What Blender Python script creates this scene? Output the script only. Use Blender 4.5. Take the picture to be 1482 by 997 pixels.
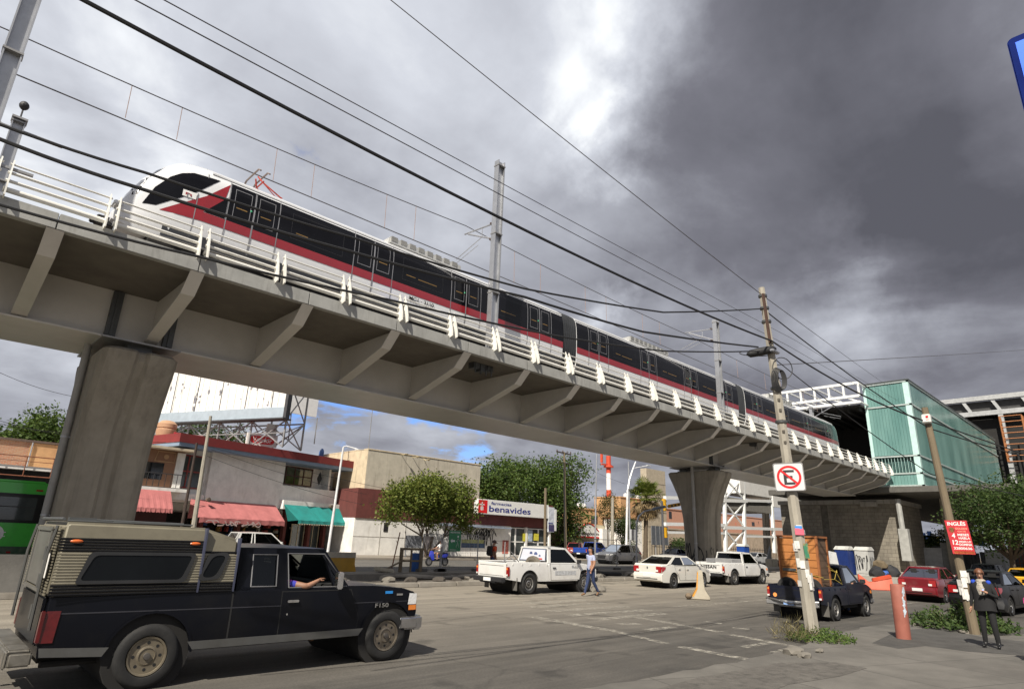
import bpy, bmesh, math, random
from mathutils import Vector, Matrix, noise
R_ = math.radians
random.seed(7)
S = bpy.context.scene
COL = S.collection
for o in list(bpy.data.objects): bpy.data.objects.remove(o)

# ---------------------------------------------------------------- camera
PITCH, ROLL, HEAD, FPX, W0, H0, CH = R_(17.5), R_(2.2), R_(46.25), 890.0, 1482.0, 997.0, 2.0
fh = Vector((math.cos(HEAD), math.sin(HEAD), 0)); rr = Vector((math.sin(HEAD), -math.cos(HEAD), 0)); zz = Vector((0, 0, 1))
CF = fh*math.cos(PITCH) + zz*math.sin(PITCH); cu = -fh*math.sin(PITCH) + zz*math.cos(PITCH)
CR = math.cos(ROLL)*rr + math.sin(ROLL)*cu; CU = -math.sin(ROLL)*rr + math.cos(ROLL)*cu
CP = Vector((0, 0, CH))
cd = bpy.data.cameras.new('camera'); cam = bpy.data.objects.new('camera', cd); COL.objects.link(cam); S.camera = cam
cd.sensor_width = 36; cd.sensor_fit = 'HORIZONTAL'; cd.lens = FPX/W0*36; cd.clip_start = .1; cd.clip_end = 3000
cam.matrix_world = Matrix(((CR.x, CU.x, -CF.x, CP.x), (CR.y, CU.y, -CF.y, CP.y), (CR.z, CU.z, -CF.z, CP.z), (0, 0, 0, 1)))
# measuring helpers: a point of the photograph at a known real distance
def ray(px, py): return CR*((px-W0/2)/FPX) - CU*((py-H0/2)/FPX) + CF
def PY(px, py, y): d = ray(px, py); return CP + d*(y/d.y)
def PX(px, py, x): d = ray(px, py); return CP + d*(x/d.x)
def PG(px, py, z=0.): d = ray(px, py); return CP + d*((z-CH)/d.z)

# ---------------------------------------------------------------- materials
MATS = {}
def M(name, base, rough=.7, metal=0., var=.18, scale=2., dirt=None, dscale=.8, damt=.5, bump=0., bscale=30., trans=0., spec=.5, coat=0., em=None, ems=0., stretch=None, alpha=1., sub=None):
    if name in MATS: return MATS[name]
    m = bpy.data.materials.new(name); m.use_nodes = True; MATS[name] = m
    nt = m.node_tree; N = nt.nodes; L = nt.links; b = N['Principled BSDF']
    b.inputs['Roughness'].default_value = rough; b.inputs['Metallic'].default_value = metal
    b.inputs['Specular IOR Level'].default_value = spec; b.inputs['Coat Weight'].default_value = coat; b.inputs['Coat Roughness'].default_value = .08
    b.inputs['Transmission Weight'].default_value = trans; b.inputs['Alpha'].default_value = alpha
    c = (*base, 1)
    tc = N.new('ShaderNodeTexCoord'); vec = tc.outputs['Object']
    if stretch:
        mp = N.new('ShaderNodeMapping'); mp.inputs['Scale'].default_value = stretch; L.new(vec, mp.inputs['Vector']); vec = mp.outputs['Vector']
    n = N.new('ShaderNodeTexNoise'); n.inputs['Scale'].default_value = scale; n.inputs['Detail'].default_value = 6; n.inputs['Roughness'].default_value = .65
    L.new(vec, n.inputs['Vector'])
    mr = N.new('ShaderNodeMapRange'); mr.inputs[1].default_value = .3; mr.inputs[2].default_value = .7; mr.inputs[3].default_value = 1-var; mr.inputs[4].default_value = 1+var
    L.new(n.outputs['Fac'], mr.inputs[0])
    mx = N.new('ShaderNodeMix'); mx.data_type = 'RGBA'; mx.blend_type = 'MULTIPLY'; mx.inputs[0].default_value = 1; mx.inputs[6].default_value = c
    L.new(mr.outputs[0], mx.inputs[7]); out = mx.outputs[2]
    if dirt:
        d = N.new('ShaderNodeTexNoise'); d.inputs['Scale'].default_value = dscale; d.inputs['Detail'].default_value = 8; d.inputs['Roughness'].default_value = .7
        L.new(vec, d.inputs['Vector'])
        r = N.new('ShaderNodeMapRange'); r.inputs[1].default_value = .48; r.inputs[2].default_value = .68; r.inputs[4].default_value = damt; L.new(d.outputs['Fac'], r.inputs[0])
        m2 = N.new('ShaderNodeMix'); m2.data_type = 'RGBA'; m2.inputs[7].default_value = (*dirt, 1); L.new(r.outputs[0], m2.inputs[0]); L.new(out, m2.inputs[6]); out = m2.outputs[2]
    L.new(out, b.inputs['Base Color'])
    if em: b.inputs['Emission Color'].default_value = (*em, 1); b.inputs['Emission Strength'].default_value = ems
    if bump:
        bn = N.new('ShaderNodeTexNoise'); bn.inputs['Scale'].default_value = bscale; bn.inputs['Detail'].default_value = 5; L.new(vec, bn.inputs['Vector'])
        bp = N.new('ShaderNodeBump'); bp.inputs['Strength'].default_value = bump; bp.inputs['Distance'].default_value = .02; L.new(bn.outputs['Fac'], bp.inputs['Height']); L.new(bp.outputs['Normal'], b.inputs['Normal'])
    return m
def nodes(m): return m.node_tree.nodes, m.node_tree.links, m.node_tree.nodes['Principled BSDF']
def brickmat(name, c1, c2, mortar, bw, bh, axis='XZ', ms=.015, dirt=(.12, .1, .08), rough=.9, worn=None):
    if name in MATS: return MATS[name]
    m = bpy.data.materials.new(name); m.use_nodes = True; MATS[name] = m
    N, L, b = nodes(m); b.inputs['Roughness'].default_value = rough
    tc = N.new('ShaderNodeTexCoord'); sp = N.new('ShaderNodeSeparateXYZ'); L.new(tc.outputs['Object'], sp.inputs[0])
    ad = N.new('ShaderNodeMath'); ad.operation = 'ADD'; L.new(sp.outputs['X'], ad.inputs[0]); L.new(sp.outputs['Y'], ad.inputs[1])
    cb = N.new('ShaderNodeCombineXYZ'); L.new(ad.outputs[0], cb.inputs[0]); L.new(sp.outputs['Z'], cb.inputs[1])
    br = N.new('ShaderNodeTexBrick'); br.inputs['Scale'].default_value = 1; br.inputs['Brick Width'].default_value = bw; br.inputs['Row Height'].default_value = bh; br.inputs['Mortar Size'].default_value = ms
    br.inputs['Color1'].default_value = (*c1, 1); br.inputs['Color2'].default_value = (*c2, 1); br.inputs['Mortar'].default_value = (*mortar, 1)
    L.new(cb.outputs[0], br.inputs['Vector'])
    n = N.new('ShaderNodeTexNoise'); n.inputs['Scale'].default_value = .7; n.inputs['Detail'].default_value = 8; n.inputs['Roughness'].default_value = .7; L.new(tc.outputs['Object'], n.inputs['Vector'])
    r = N.new('ShaderNodeMapRange'); r.inputs[1].default_value = .45; r.inputs[2].default_value = .7; r.inputs[4].default_value = .75; L.new(n.outputs['Fac'], r.inputs[0])
    mx = N.new('ShaderNodeMix'); mx.data_type = 'RGBA'; mx.inputs[7].default_value = (*(worn or dirt), 1); L.new(r.outputs[0], mx.inputs[0]); L.new(br.outputs['Color'], mx.inputs[6]); L.new(mx.outputs[2], b.inputs['Base Color'])
    bp = N.new('ShaderNodeBump'); bp.inputs['Strength'].default_value = .4; bp.inputs['Distance'].default_value = .01; bp.invert = True; L.new(br.outputs['Fac'], bp.inputs['Height']); L.new(bp.outputs['Normal'], b.inputs['Normal'])
    return m
def streakmat(name, base, streak, rough=.85, sx=1.2, sz=.12, amt=.7, lo=.5, hi=.66, var=.15):
    """walls and concrete with rain streaks running down"""
    m = M(name, base, rough, var=var, scale=1.3, bump=.15, bscale=25)
    N, L, b = nodes(m); src = b.inputs['Base Color'].links[0].from_socket
    tc = N.new('ShaderNodeTexCoord'); mp = N.new('ShaderNodeMapping'); mp.inputs['Scale'].default_value = (sx, sx, sz); L.new(tc.outputs['Object'], mp.inputs['Vector'])
    n = N.new('ShaderNodeTexNoise'); n.inputs['Scale'].default_value = 2.2; n.inputs['Detail'].default_value = 7; n.inputs['Roughness'].default_value = .7; L.new(mp.outputs[0], n.inputs['Vector'])
    r = N.new('ShaderNodeMapRange'); r.inputs[1].default_value = lo; r.inputs[2].default_value = hi; r.inputs[4].default_value = amt; L.new(n.outputs['Fac'], r.inputs[0])
    mx = N.new('ShaderNodeMix'); mx.data_type = 'RGBA'; mx.inputs[7].default_value = (*streak, 1); L.new(r.outputs[0], mx.inputs[0]); L.new(src, mx.inputs[6]); L.new(mx.outputs[2], b.inputs['Base Color'])
    return m
def leafmat(name, c1, c2, c3):
    if name in MATS: return MATS[name]
    m = bpy.data.materials.new(name); m.use_nodes = True; MATS[name] = m
    N, L, b = nodes(m); b.inputs['Roughness'].default_value = .6; b.inputs['Specular IOR Level'].default_value = .3
    g = N.new('ShaderNodeNewGeometry'); cr = N.new('ShaderNodeValToRGB'); L.new(g.outputs['Random Per Island'], cr.inputs[0])
    e = cr.color_ramp.elements; e[0].color = (*c1, 1); e[1].color = (*c3, 1); k = cr.color_ramp.elements.new(.5); k.color = (*c2, 1)
    L.new(cr.outputs[0], b.inputs['Base Color'])
    t = N.new('ShaderNodeBsdfTranslucent'); L.new(cr.outputs[0], t.inputs['Color']); ms = N.new('ShaderNodeMixShader'); ms.inputs[0].default_value = .3
    L.new(b.outputs[0], ms.inputs[1]); L.new(t.outputs[0], ms.inputs[2]); L.new(ms.outputs[0], N['Material Output'].inputs['Surface'])
    return m
def glassmat(name, tint, trans=.5, rough=.05):
    """thin window glass: tinted see-through plus mirror reflection"""
    if name in MATS: return MATS[name]
    m = bpy.data.materials.new(name); m.use_nodes = True; MATS[name] = m
    nt = m.node_tree; N = nt.nodes; L = nt.links; N.remove(N['Principled BSDF'])
    t = N.new('ShaderNodeBsdfTransparent'); t.inputs[0].default_value = (tint[0]*trans, tint[1]*trans, tint[2]*trans, 1)
    g = N.new('ShaderNodeBsdfGlossy'); g.inputs['Roughness'].default_value = rough; g.inputs[0].default_value = (.62, .66, .7, 1)
    f = N.new('ShaderNodeFresnel'); f.inputs[0].default_value = 1.5
    ms = N.new('ShaderNodeMixShader'); L.new(f.outputs[0], ms.inputs[0]); L.new(t.outputs[0], ms.inputs[1]); L.new(g.outputs[0], ms.inputs[2]); L.new(ms.outputs[0], N['Material Output'].inputs['Surface'])
    return m

# ---------------------------------------------------------------- mesh builder
WM = {}   # object name -> world matrix
def wm(o): return WM.get(o.name, Matrix()) if o else Matrix()
class B:
    def __init__(s, T=None): s.v = []; s.f = []; s.T = T; s.mi = []; s.cur = 0
    def add(s, vs, fs):
        k = len(s.v); s.v += [Vector(v) if s.T is None else s.T @ Vector(v) for v in vs]
        for f in fs: s.f.append([k+i for i in f]); s.mi.append(s.cur)
        return s
    def box(s, x0, x1, y0, y1, z0, z1):
        return s.add([(x, y, z) for x in (x0, x1) for y in (y0, y1) for z in (z0, z1)], [(0, 1, 3, 2), (4, 6, 7, 5), (0, 4, 5, 1), (2, 3, 7, 6), (0, 2, 6, 4), (1, 5, 7, 3)])
    def cbox(s, c, d, rot=None):
        c = Vector(c); rot = rot or Matrix.Identity(3); h = Vector(d)/2
        return s.add([c + rot @ Vector((sx*h.x, sy*h.y, sz*h.z)) for sx in (-1, 1) for sy in (-1, 1) for sz in (-1, 1)], [(0, 1, 3, 2), (4, 6, 7, 5), (0, 4, 5, 1), (2, 3, 7, 6), (0, 2, 6, 4), (1, 5, 7, 3)])
    def bar(s, a, b, w, h=None):
        a = Vector(a); b = Vector(b); d = (b-a); q = d.to_track_quat('X', 'Z').to_matrix(); return s.cbox((a+b)/2, (d.length, w, h or w), q)
    def tube(s, pts, r, n=8, caps=True):
        pts = [Vector(p) for p in pts]; rs = r if isinstance(r, (list, tuple)) else [r]*len(pts); vs = []; fs = []; up = None
        for i, p in enumerate(pts):
            d = (pts[min(i+1, len(pts)-1)] - pts[max(i-1, 0)]).normalized()
            if up is None: up = d.orthogonal().normalized()
            up = (up - d*up.dot(d)); up = up.normalized() if up.length > 1e-6 else d.orthogonal().normalized(); w = d.cross(up)
            for k in range(n): a = 2*math.pi*k/n; vs.append(p + (up*math.cos(a) + w*math.sin(a))*rs[i])
        for i in range(len(pts)-1):
            for k in range(n): fs.append((i*n+k, i*n+(k+1) % n, (i+1)*n+(k+1) % n, (i+1)*n+k))
        if caps: fs.append(tuple(reversed(range(n)))); fs.append(tuple(range((len(pts)-1)*n, len(pts)*n)))
        return s.add(vs, fs)
    def lathe(s, prof, c=(0, 0, 0), axis='Z', n=20):
        c = Vector(c); vs = []; fs = []
        for (r, h) in prof:
            for k in range(n):
                a = 2*math.pi*k/n; u, w = r*math.cos(a), r*math.sin(a)
                vs.append(c + (Vector((u, w, h)) if axis == 'Z' else Vector((w, h, u)) if axis == 'Y' else Vector((h, u, w))))
        for i in range(len(prof)-1):
            for k in range(n): fs.append((i*n+k, i*n+(k+1) % n, (i+1)*n+(k+1) % n, (i+1)*n+k))
        if prof[0][0] > 1e-4: fs.append(tuple(reversed(range(n))))
        if prof[-1][0] > 1e-4: fs.append(tuple(range((len(prof)-1)*n, len(prof)*n)))
        return s.add(vs, fs)
    def ball(s, c, r, sc=(1, 1, 1), n=10, m=6):
        vs = [Vector(c) + Vector((0, 0, r*sc[2]))]; fs = []
        for i in range(1, m):
            t = math.pi*i/m
            for k in range(n): a = 2*math.pi*k/n; vs.append(Vector(c) + Vector((r*sc[0]*math.sin(t)*math.cos(a), r*sc[1]*math.sin(t)*math.sin(a), r*sc[2]*math.cos(t))))
        vs.append(Vector(c) - Vector((0, 0, r*sc[2])))
        for k in range(n): fs.append((0, 1+k, 1+(k+1) % n))
        for i in range(m-2):
            for k in range(n): fs.append((1+i*n+k, 1+(i+1)*n+k, 1+(i+1)*n+(k+1) % n, 1+i*n+(k+1) % n))
        q = 1+(m-2)*n
        for k in range(n): fs.append((q+k, len(vs)-1, q+(k+1) % n))
        return s.add(vs, fs)
    def prism(s, poly, plane, a, b):
        def P(u, w, t): return {'XZ': (u, t, w), 'YZ': (t, u, w), 'XY': (u, w, t)}[plane]
        n = len(poly)
        return s.add([P(u, w, a) for u, w in poly] + [P(u, w, b) for u, w in poly], [tuple(reversed(range(n))), tuple(range(n, 2*n))] + [(i, (i+1) % n, n+(i+1) % n, n+i) for i in range(n)])
    def face(s, *pts): return s.add(pts, [tuple(range(len(pts)))])
    def loft(s, rings, caps=True, closed=True):
        n = len(rings[0]); vs = [p for r in rings for p in r]; fs = []
        for i in range(len(rings)-1):
            for k in range(n if closed else n-1): fs.append((i*n+k, i*n+(k+1) % n, (i+1)*n+(k+1) % n, (i+1)*n+k))
        if caps: fs.append(tuple(reversed(range(n)))); fs.append(tuple(range((len(rings)-1)*n, len(rings)*n)))
        return s.add(vs, fs)
    def build(s, name, mat, parent=None, smooth=35, bevel=0, world=False, seg=2):
        me = bpy.data.meshes.new(name); vs = s.v
        if world and parent: inv = wm(parent).inverted(); vs = [inv @ v for v in vs]
        me.from_pydata([tuple(v) for v in vs], [], s.f)
        for m in (mat if isinstance(mat, (list, tuple)) else [mat]): me.materials.append(m)
        if any(s.mi): me.polygons.foreach_set('material_index', s.mi)
        return finish(me, name, parent, smooth, bevel, seg)
def finish(me, name, parent=None, smooth=35, bevel=0, seg=2):
    bm = bmesh.new(); bm.from_mesh(me); bmesh.ops.recalc_face_normals(bm, faces=bm.faces)
    if bevel:
        es = [e for e in bm.edges if len(e.link_faces) == 2 and e.calc_face_angle(0) > .6]
        bmesh.ops.bevel(bm, geom=es, offset=bevel, segments=seg, affect='EDGES', clamp_overlap=True)
    if smooth:
        for f in bm.faces: f.smooth = True
        th = math.radians(smooth)
        for e in bm.edges:
            if len(e.link_faces) == 2 and e.calc_face_angle(0) > th: e.smooth = False
    bm.to_mesh(me); bm.free()
    o = bpy.data.objects.new(name, me); COL.objects.link(o)
    if parent: o.parent = parent
    WM[o.name] = wm(parent).copy()
    return o
def tag(o, label=None, cat=None, group=None, kind=None):
    if label: o['label'] = label
    if cat: o['category'] = cat
    if group: o['group'] = group
    if kind: o['kind'] = kind
    return o
def thing(name, label, cat, loc=(0, 0, 0), yaw=0, group=None, scale=1):
    o = bpy.data.objects.new(name, None); COL.objects.link(o); o.location = loc; o.rotation_euler = (0, 0, yaw); o.scale = (scale,)*3; o.empty_display_size = .3
    WM[o.name] = Matrix.Translation(loc) @ Matrix.Rotation(yaw, 4, 'Z') @ Matrix.Scale(scale, 4)
    return tag(o, label, cat, group)
def struct(o): o['kind'] = 'structure'; return o
def copy_tree(o, parent=None):
    c = o.copy(); COL.objects.link(c)
    WM[c.name] = wm(o).copy()
    if parent: c.parent = parent
    for ch in [x for x in bpy.data.objects if x.parent == o]: copy_tree(ch, c)
    return c
def move(o, loc, yaw=0): o.location = loc; o.rotation_euler = (0, 0, yaw)
TEXTS = []
def text(body, c, u, v, h, mat, parent, width=None, name='lettering', bold=.0, ext=.004, shear=0, spacing=1.):
    """flat lettering centred on world point c, running along u, upright along v, cap height h"""
    cu_ = bpy.data.curves.new(name, 'FONT'); cu_.body = body; cu_.align_x = 'CENTER'; cu_.align_y = 'CENTER'; cu_.size = h/.7; cu_.extrude = ext; cu_.offset = bold*h; cu_.shear = shear; cu_.space_character = spacing
    cu_.materials.append(mat); o = bpy.data.objects.new(name, cu_); COL.objects.link(o); o.parent = parent
    u = Vector(u).normalized(); v = Vector(v); v = (v-u*u.dot(v)).normalized(); n = u.cross(v)
    m = Matrix(((u.x, v.x, n.x, c[0]), (u.y, v.y, n.y, c[1]), (u.z, v.z, n.z, c[2]), (0, 0, 0, 1)))
    o.matrix_basis = wm(parent).inverted() @ m
    if width: TEXTS.append((o, width))
    return o
def ngrid(poly, xs, zs):
    """a flat polygon in (x,z) cut into a grid; returns verts, faces"""
    bm = bmesh.new(); f = bm.faces.new([bm.verts.new((x, 0, z)) for x, z in poly]); bmesh.ops.triangulate(bm, faces=[f])
    for x in xs: bmesh.ops.bisect_plane(bm, geom=bm.verts[:]+bm.edges[:]+bm.faces[:], plane_co=(x, 0, 0), plane_no=(1, 0, 0))
    for z in zs: bmesh.ops.bisect_plane(bm, geom=bm.verts[:]+bm.edges[:]+bm.faces[:], plane_co=(0, 0, z), plane_no=(0, 0, 1))
    bm.verts.index_update(); r = ([tuple(v.co) for v in bm.verts], [[v.index for v in f.verts] for f in bm.faces]); bm.free(); return r
def panel(b, poly, yf, side, off, step=.25, ez=()):
    """a panel that follows a curved side y = side*(yf(x,z)+off)"""
    x0, x1 = min(p[0] for p in poly), max(p[0] for p in poly); z0, z1 = min(p[1] for p in poly), max(p[1] for p in poly)
    if len(poly) == 4 and all(p[0] in (x0, x1) and p[1] in (z0, z1) for p in poly):
        n_ = max(1, int((x1-x0)/step)); X = [x0+(x1-x0)*i/n_ for i in range(n_+1)]; m_ = max(1, int((z1-z0)/step)); Z = sorted({z0, z1} | {z0+(z1-z0)*i/m_ for i in range(1, m_)} | {z for z in ez if z0 < z < z1}); k = len(Z)
        return b.add([(x, side*(yf(x, z)+off), z) for x in X for z in Z], [(i*k+j, (i+1)*k+j, (i+1)*k+j+1, i*k+j+1) for i in range(n_) for j in range(k-1)])
    xs = [x0+step*i for i in range(1, int((x1-x0)/step)+1)]; zs = [z0+step*i for i in range(1, int((z1-z0)/step)+1)]
    vs, fs = ngrid(poly, xs if len(xs) < 70 else [], sorted(set(zs) | {z for z in ez if z0 < z < z1}))
    return b.add([(x, side*(yf(x, z)+off), z) for x, _, z in vs], fs)
def lerp(t, pts):
    if t <= pts[0][0]: return pts[0][1]
    for (a, va), (b_, vb) in zip(pts, pts[1:]):
        if t <= b_: return va + (vb-va)*(t-a)/(b_-a)
    return pts[-1][1]
def scribble(b, o, u, v, w, h, n, wd=.03, seed=1, off=.004):
    """spray-paint loops on a wall: ribbons in the plane (u, v) at origin o"""
    rnd = random.Random(seed); u = Vector(u); v = Vector(v); nn = u.cross(v).normalized(); o = Vector(o)
    for i in range(n):
        cx = w*(i+.5)/n; pts = []; a0 = rnd.uniform(0, 6); ph = rnd.uniform(0, 6); rx = w/n*rnd.uniform(.45, .75); ry = h*rnd.uniform(.28, .5); sw = rnd.uniform(2.5, 6.5); hz = rnd.uniform(.5, 2)
        for k in range(15): t = k/14; a = a0+sw*t; pts.append((cx+rx*math.cos(a)+.1*w/n*math.sin(3*a), h/2+ry*math.sin(a*hz+ph)))
        L = []; Rr = []
        for k, (x, y) in enumerate(pts):
            x2, y2 = pts[min(k+1, 14)]; x1, y1 = pts[max(k-1, 0)]; dx, dy = x2-x1, y2-y1; l = math.hypot(dx, dy) or 1; px, py = -dy/l*wd/2, dx/l*wd/2
            L.append(o+u*(x+px)+v*(y+py)+nn*(off+.0005*i)); Rr.append(o+u*(x-px)+v*(y-py)+nn*(off+.0005*i))
        vs = L+Rr; b.add(vs, [(k, k+1, 15+k+1, 15+k) for k in range(14)])

# ---------------------------------------------------------------- common materials
CONC = streakmat('concrete', (.30, .285, .255), (.13, .12, .105), amt=.6)
CONCD = streakmat('pier_concrete', (.275, .25, .205), (.15, .13, .105), amt=.5, lo=.48)
STEEL = M('grey_steel', (.33, .33, .33), .5, .5, dirt=(.2, .18, .16), damt=.3)
GALV = M('galvanised', (.42, .43, .45), .45, .7, var=.12)
WHITE = M('white_paint', (.78, .77, .74), .4, var=.06, dirt=(.5, .47, .42), dscale=1.5, damt=.35)
WSTEEL = M('white_steel', (.8, .8, .78), .35, var=.05)
BLACK = M('black_rubber', (.013, .013, .013), .85, var=.2, dirt=(.04, .037, .033), dscale=4, damt=.4)
BLKP = M('black_plastic', (.02, .02, .022), .55)
DARK = M('dark_void', (.012, .011, .01), .95)
CHROME = M('chrome', (.75, .75, .76), .18, 1., var=.08, dirt=(.3, .28, .25), dscale=6, damt=.4)
RIM = M('steel_rim', (.45, .44, .42), .45, .8, dirt=(.12, .1, .08), dscale=8, damt=.5)
REDL = M('red_lens', (.30, .010, .012), .2, coat=1, var=.2, scale=20)
AMB = M('amber_lens', (.75, .22, .03), .2, coat=1)
CLRL = M('clear_lens', (.7, .7, .68), .12, coat=1, var=.15, scale=25)
PLATE = M('number_plate_white', (.7, .7, .68), .5)
SKIN = M('skin', (.36, .19, .12), .55, var=.1)
SKIN2 = M('skin_brown', (.25, .13, .08), .55, var=.1)
WOODP = streakmat('weathered_wood', (.16, .125, .08), (.07, .055, .04), sx=3, sz=.2)
PAPER = M('paper', (.68, .66, .62), .8, var=.1, scale=8, dirt=(.35, .34, .33), dscale=9, damt=.6)
CABLE = M('black_cable', (.015, .015, .016), .6)
WIRE = M('grey_wire', (.10, .095, .10), .5, .3)
GLASSD = M('dark_glass', (.012, .014, .016), .06, spec=.7, var=.1)
GLASSB = M('building_glass', (.05, .06, .06), .08, spec=.8, var=.3, scale=.8)
RUSTD = M('dark_rust', (.075, .04, .028), .85, var=.3, scale=6)
RUST = M('rusty_steel', (.2, .07, .035), .8, var=.3, scale=6)
# ---------------------------------------------------------------- sky, sun
SUN_EL, SUN_AZ = R_(46), math.atan2(-.42, -.90)      # direction towards the sun
SUN = Vector((math.cos(SUN_EL)*math.cos(SUN_AZ), math.cos(SUN_EL)*math.sin(SUN_AZ), math.sin(SUN_EL)))
w = bpy.data.worlds.new('World'); S.world = w; w.use_nodes = True
N = w.node_tree.nodes; L = w.node_tree.links; bg = N['Background']; bg.inputs['Strength'].default_value = .1
sky = N.new('ShaderNodeTexSky'); sky.sky_type = 'NISHITA'; sky.sun_disc = False; sky.sun_elevation = SUN_EL; sky.sun_rotation = math.atan2(SUN.x, SUN.y); sky.air_density = 1.2; sky.ozone_density = 2.5
tc = N.new('ShaderNodeTexCoord'); D_ = tc.outputs['Generated']
def mth(op, a, b=None, c=None, clamp=False):
    n = N.new('ShaderNodeMath'); n.operation = op; n.use_clamp = clamp
    for i, x in enumerate((a, b, c)):
        if x is None: continue
        if isinstance(x, (int, float)): n.inputs[i].default_value = x
        else: L.new(x, n.inputs[i])
    return n.outputs[0]
sp = N.new('ShaderNodeSeparateXYZ'); L.new(D_, sp.inputs[0])
den = mth('ADD', mth('MAXIMUM', sp.outputs['Z'], 0), .22)
cb = N.new('ShaderNodeCombineXYZ'); L.new(mth('DIVIDE', sp.outputs['X'], den), cb.inputs[0]); L.new(mth('DIVIDE', sp.outputs['Y'], den), cb.inputs[1])
def nz(scale, detail=8, rough=.58, dist=.3, off=0, src=None):
    n = N.new('ShaderNodeTexNoise'); n.inputs['Scale'].default_value = scale; n.inputs['Detail'].default_value = detail; n.inputs['Roughness'].default_value = rough; n.inputs['Distortion'].default_value = dist
    mp = N.new('ShaderNodeMapping'); mp.inputs['Location'].default_value = (off, off*.7, off*.3); L.new(src or cb.outputs[0], mp.inputs['Vector']); L.new(mp.outputs[0], n.inputs['Vector']); return n.outputs['Fac']
nA, nB, nC = nz(.85, off=3.1), nz(1.9, 7, .52, .5, 8.4), nz(2.6, off=5.2, rough=.62)
# warp the direction a little so that the cloud banks have ragged edges
wn = N.new('ShaderNodeTexNoise'); wn.inputs['Scale'].default_value = 2.6; wn.inputs['Detail'].default_value = 7; wn.inputs['Roughness'].default_value = .6; L.new(D_, wn.inputs['Vector'])
wv = N.new('ShaderNodeVectorMath'); wv.operation = 'MULTIPLY_ADD'; L.new(wn.outputs['Color'], wv.inputs[0]); wv.inputs[1].default_value = (.5, .5, .5)
sb = N.new('ShaderNodeVectorMath'); sb.operation = 'SUBTRACT'; L.new(D_, sb.inputs[0]); sb.inputs[1].default_value = (.25, .25, .25); L.new(sb.outputs[0], wv.inputs[2])
def bank(px, py, r0, r1, wgt):
    c = ray(px, py).normalized(); d = N.new('ShaderNodeVectorMath'); d.operation = 'DISTANCE'; L.new(wv.outputs[0], d.inputs[0]); d.inputs[1].default_value = c
    m = N.new('ShaderNodeMapRange'); m.interpolation_type = 'SMOOTHSTEP'; m.inputs[1].default_value = r1; m.inputs[2].default_value = r0; m.inputs[3].default_value = 0; m.inputs[4].default_value = wgt; L.new(d.outputs['Value'], m.inputs[0]); return m.outputs[0]
t = .40
for a in [(1330, 150, .05, .72, -.27), (1180, 300, .05, .45, -.10), (1500, 450, .1, .35, -.10), (845, 50, .02, .21, .25), (872, 170, .01, .12, .16), (200, 60, .2, .8, .09), (330, 150, .1, .6, .07), (130, 190, .05, .3, .10), (1235, 470, .03, .16, .20), (1400, 480, .03, .17, .10), (560, 330, .05, .35, -.10), (870, 415, .01, .07, .22), (60, 560, .05, .3, -.03), (620, 60, .1, .3, .08), (900, 700, .05, .25, -.08)]: t = mth('ADD', bank(*a), t) if a[4] < .1 else mth('MULTIPLY_ADD', bank(*a), mth('MULTIPLY_ADD', nB, 2.4, -.2), t)
t = mth('ADD', t, mth('MULTIPLY', mth('SUBTRACT', nA, .5), .55)); t = mth('ADD', t, mth('MULTIPLY', mth('SUBTRACT', nB, .5), .54)); t = mth('ADD', t, mth('MULTIPLY', mth('SUBTRACT', nz(4.2, 6, .5, .5, 1.7), .5), .17))
cr = N.new('ShaderNodeValToRGB'); L.new(t, cr.inputs[0]); e = cr.color_ramp.elements
e[0].position = .02; e[0].color = (.082, .083, .100, 1); e[1].position = .86; e[1].color = (.98, 1, 1, 1)
for p_, c_ in ((.2, (.145, .146, .172)), (.4, (.30, .31, .35)), (.6, (.50, .52, .57))): k = e.new(p_); k.color = (*c_, 1)
sc = N.new('ShaderNodeVectorMath'); sc.operation = 'SCALE'; L.new(cr.outputs[0], sc.inputs[0]); sc.inputs['Scale'].default_value = 10
# holes of blue low in the sky
hole = bank(610, 600, .02, .13, .55)
for a in [(475, 608, .01, .10, .42), (690, 630, .02, .10, .25), (520, 640, .02, .1, .2), (300, 640, .02, .12, .25)]: hole = mth('ADD', hole, bank(*a))
hole = mth('ADD', hole, mth('MULTIPLY', mth('SUBTRACT', nC, .5), 2.2)); hm = N.new('ShaderNodeMapRange'); hm.interpolation_type = 'SMOOTHSTEP'; hm.inputs[1].default_value = .40; hm.inputs[2].default_value = .75; L.new(hole, hm.inputs[0])
bl = N.new('ShaderNodeMix'); bl.data_type = 'RGBA'; bl.blend_type = 'MULTIPLY'; bl.inputs[0].default_value = 1; L.new(sky.outputs[0], bl.inputs[6]); bl.inputs[7].default_value = (.62, .8, 1.3, 1)
mx = N.new('ShaderNodeMix'); mx.data_type = 'RGBA'; L.new(hm.outputs[0], mx.inputs[0]); L.new(sc.outputs[0], mx.inputs[6]); L.new(bl.outputs[2], mx.inputs[7]); L.new(mx.outputs[2], bg.inputs['Color'])
sd = bpy.data.lights.new('sun', 'SUN'); sd.energy = 5; sd.angle = R_(.6); sd.color = (1, .93, .82); so = bpy.data.objects.new('sun', sd); COL.objects.link(so); so.rotation_euler = (-SUN).to_track_quat('-Z', 'Y').to_euler(); so.location = (0, 0, 60)
S.view_settings.view_transform = 'Standard'; S.view_settings.look = 'None'; S.view_settings.exposure = .45; S.view_settings.gamma = 1; S.view_settings.use_curve_mapping = False

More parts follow.
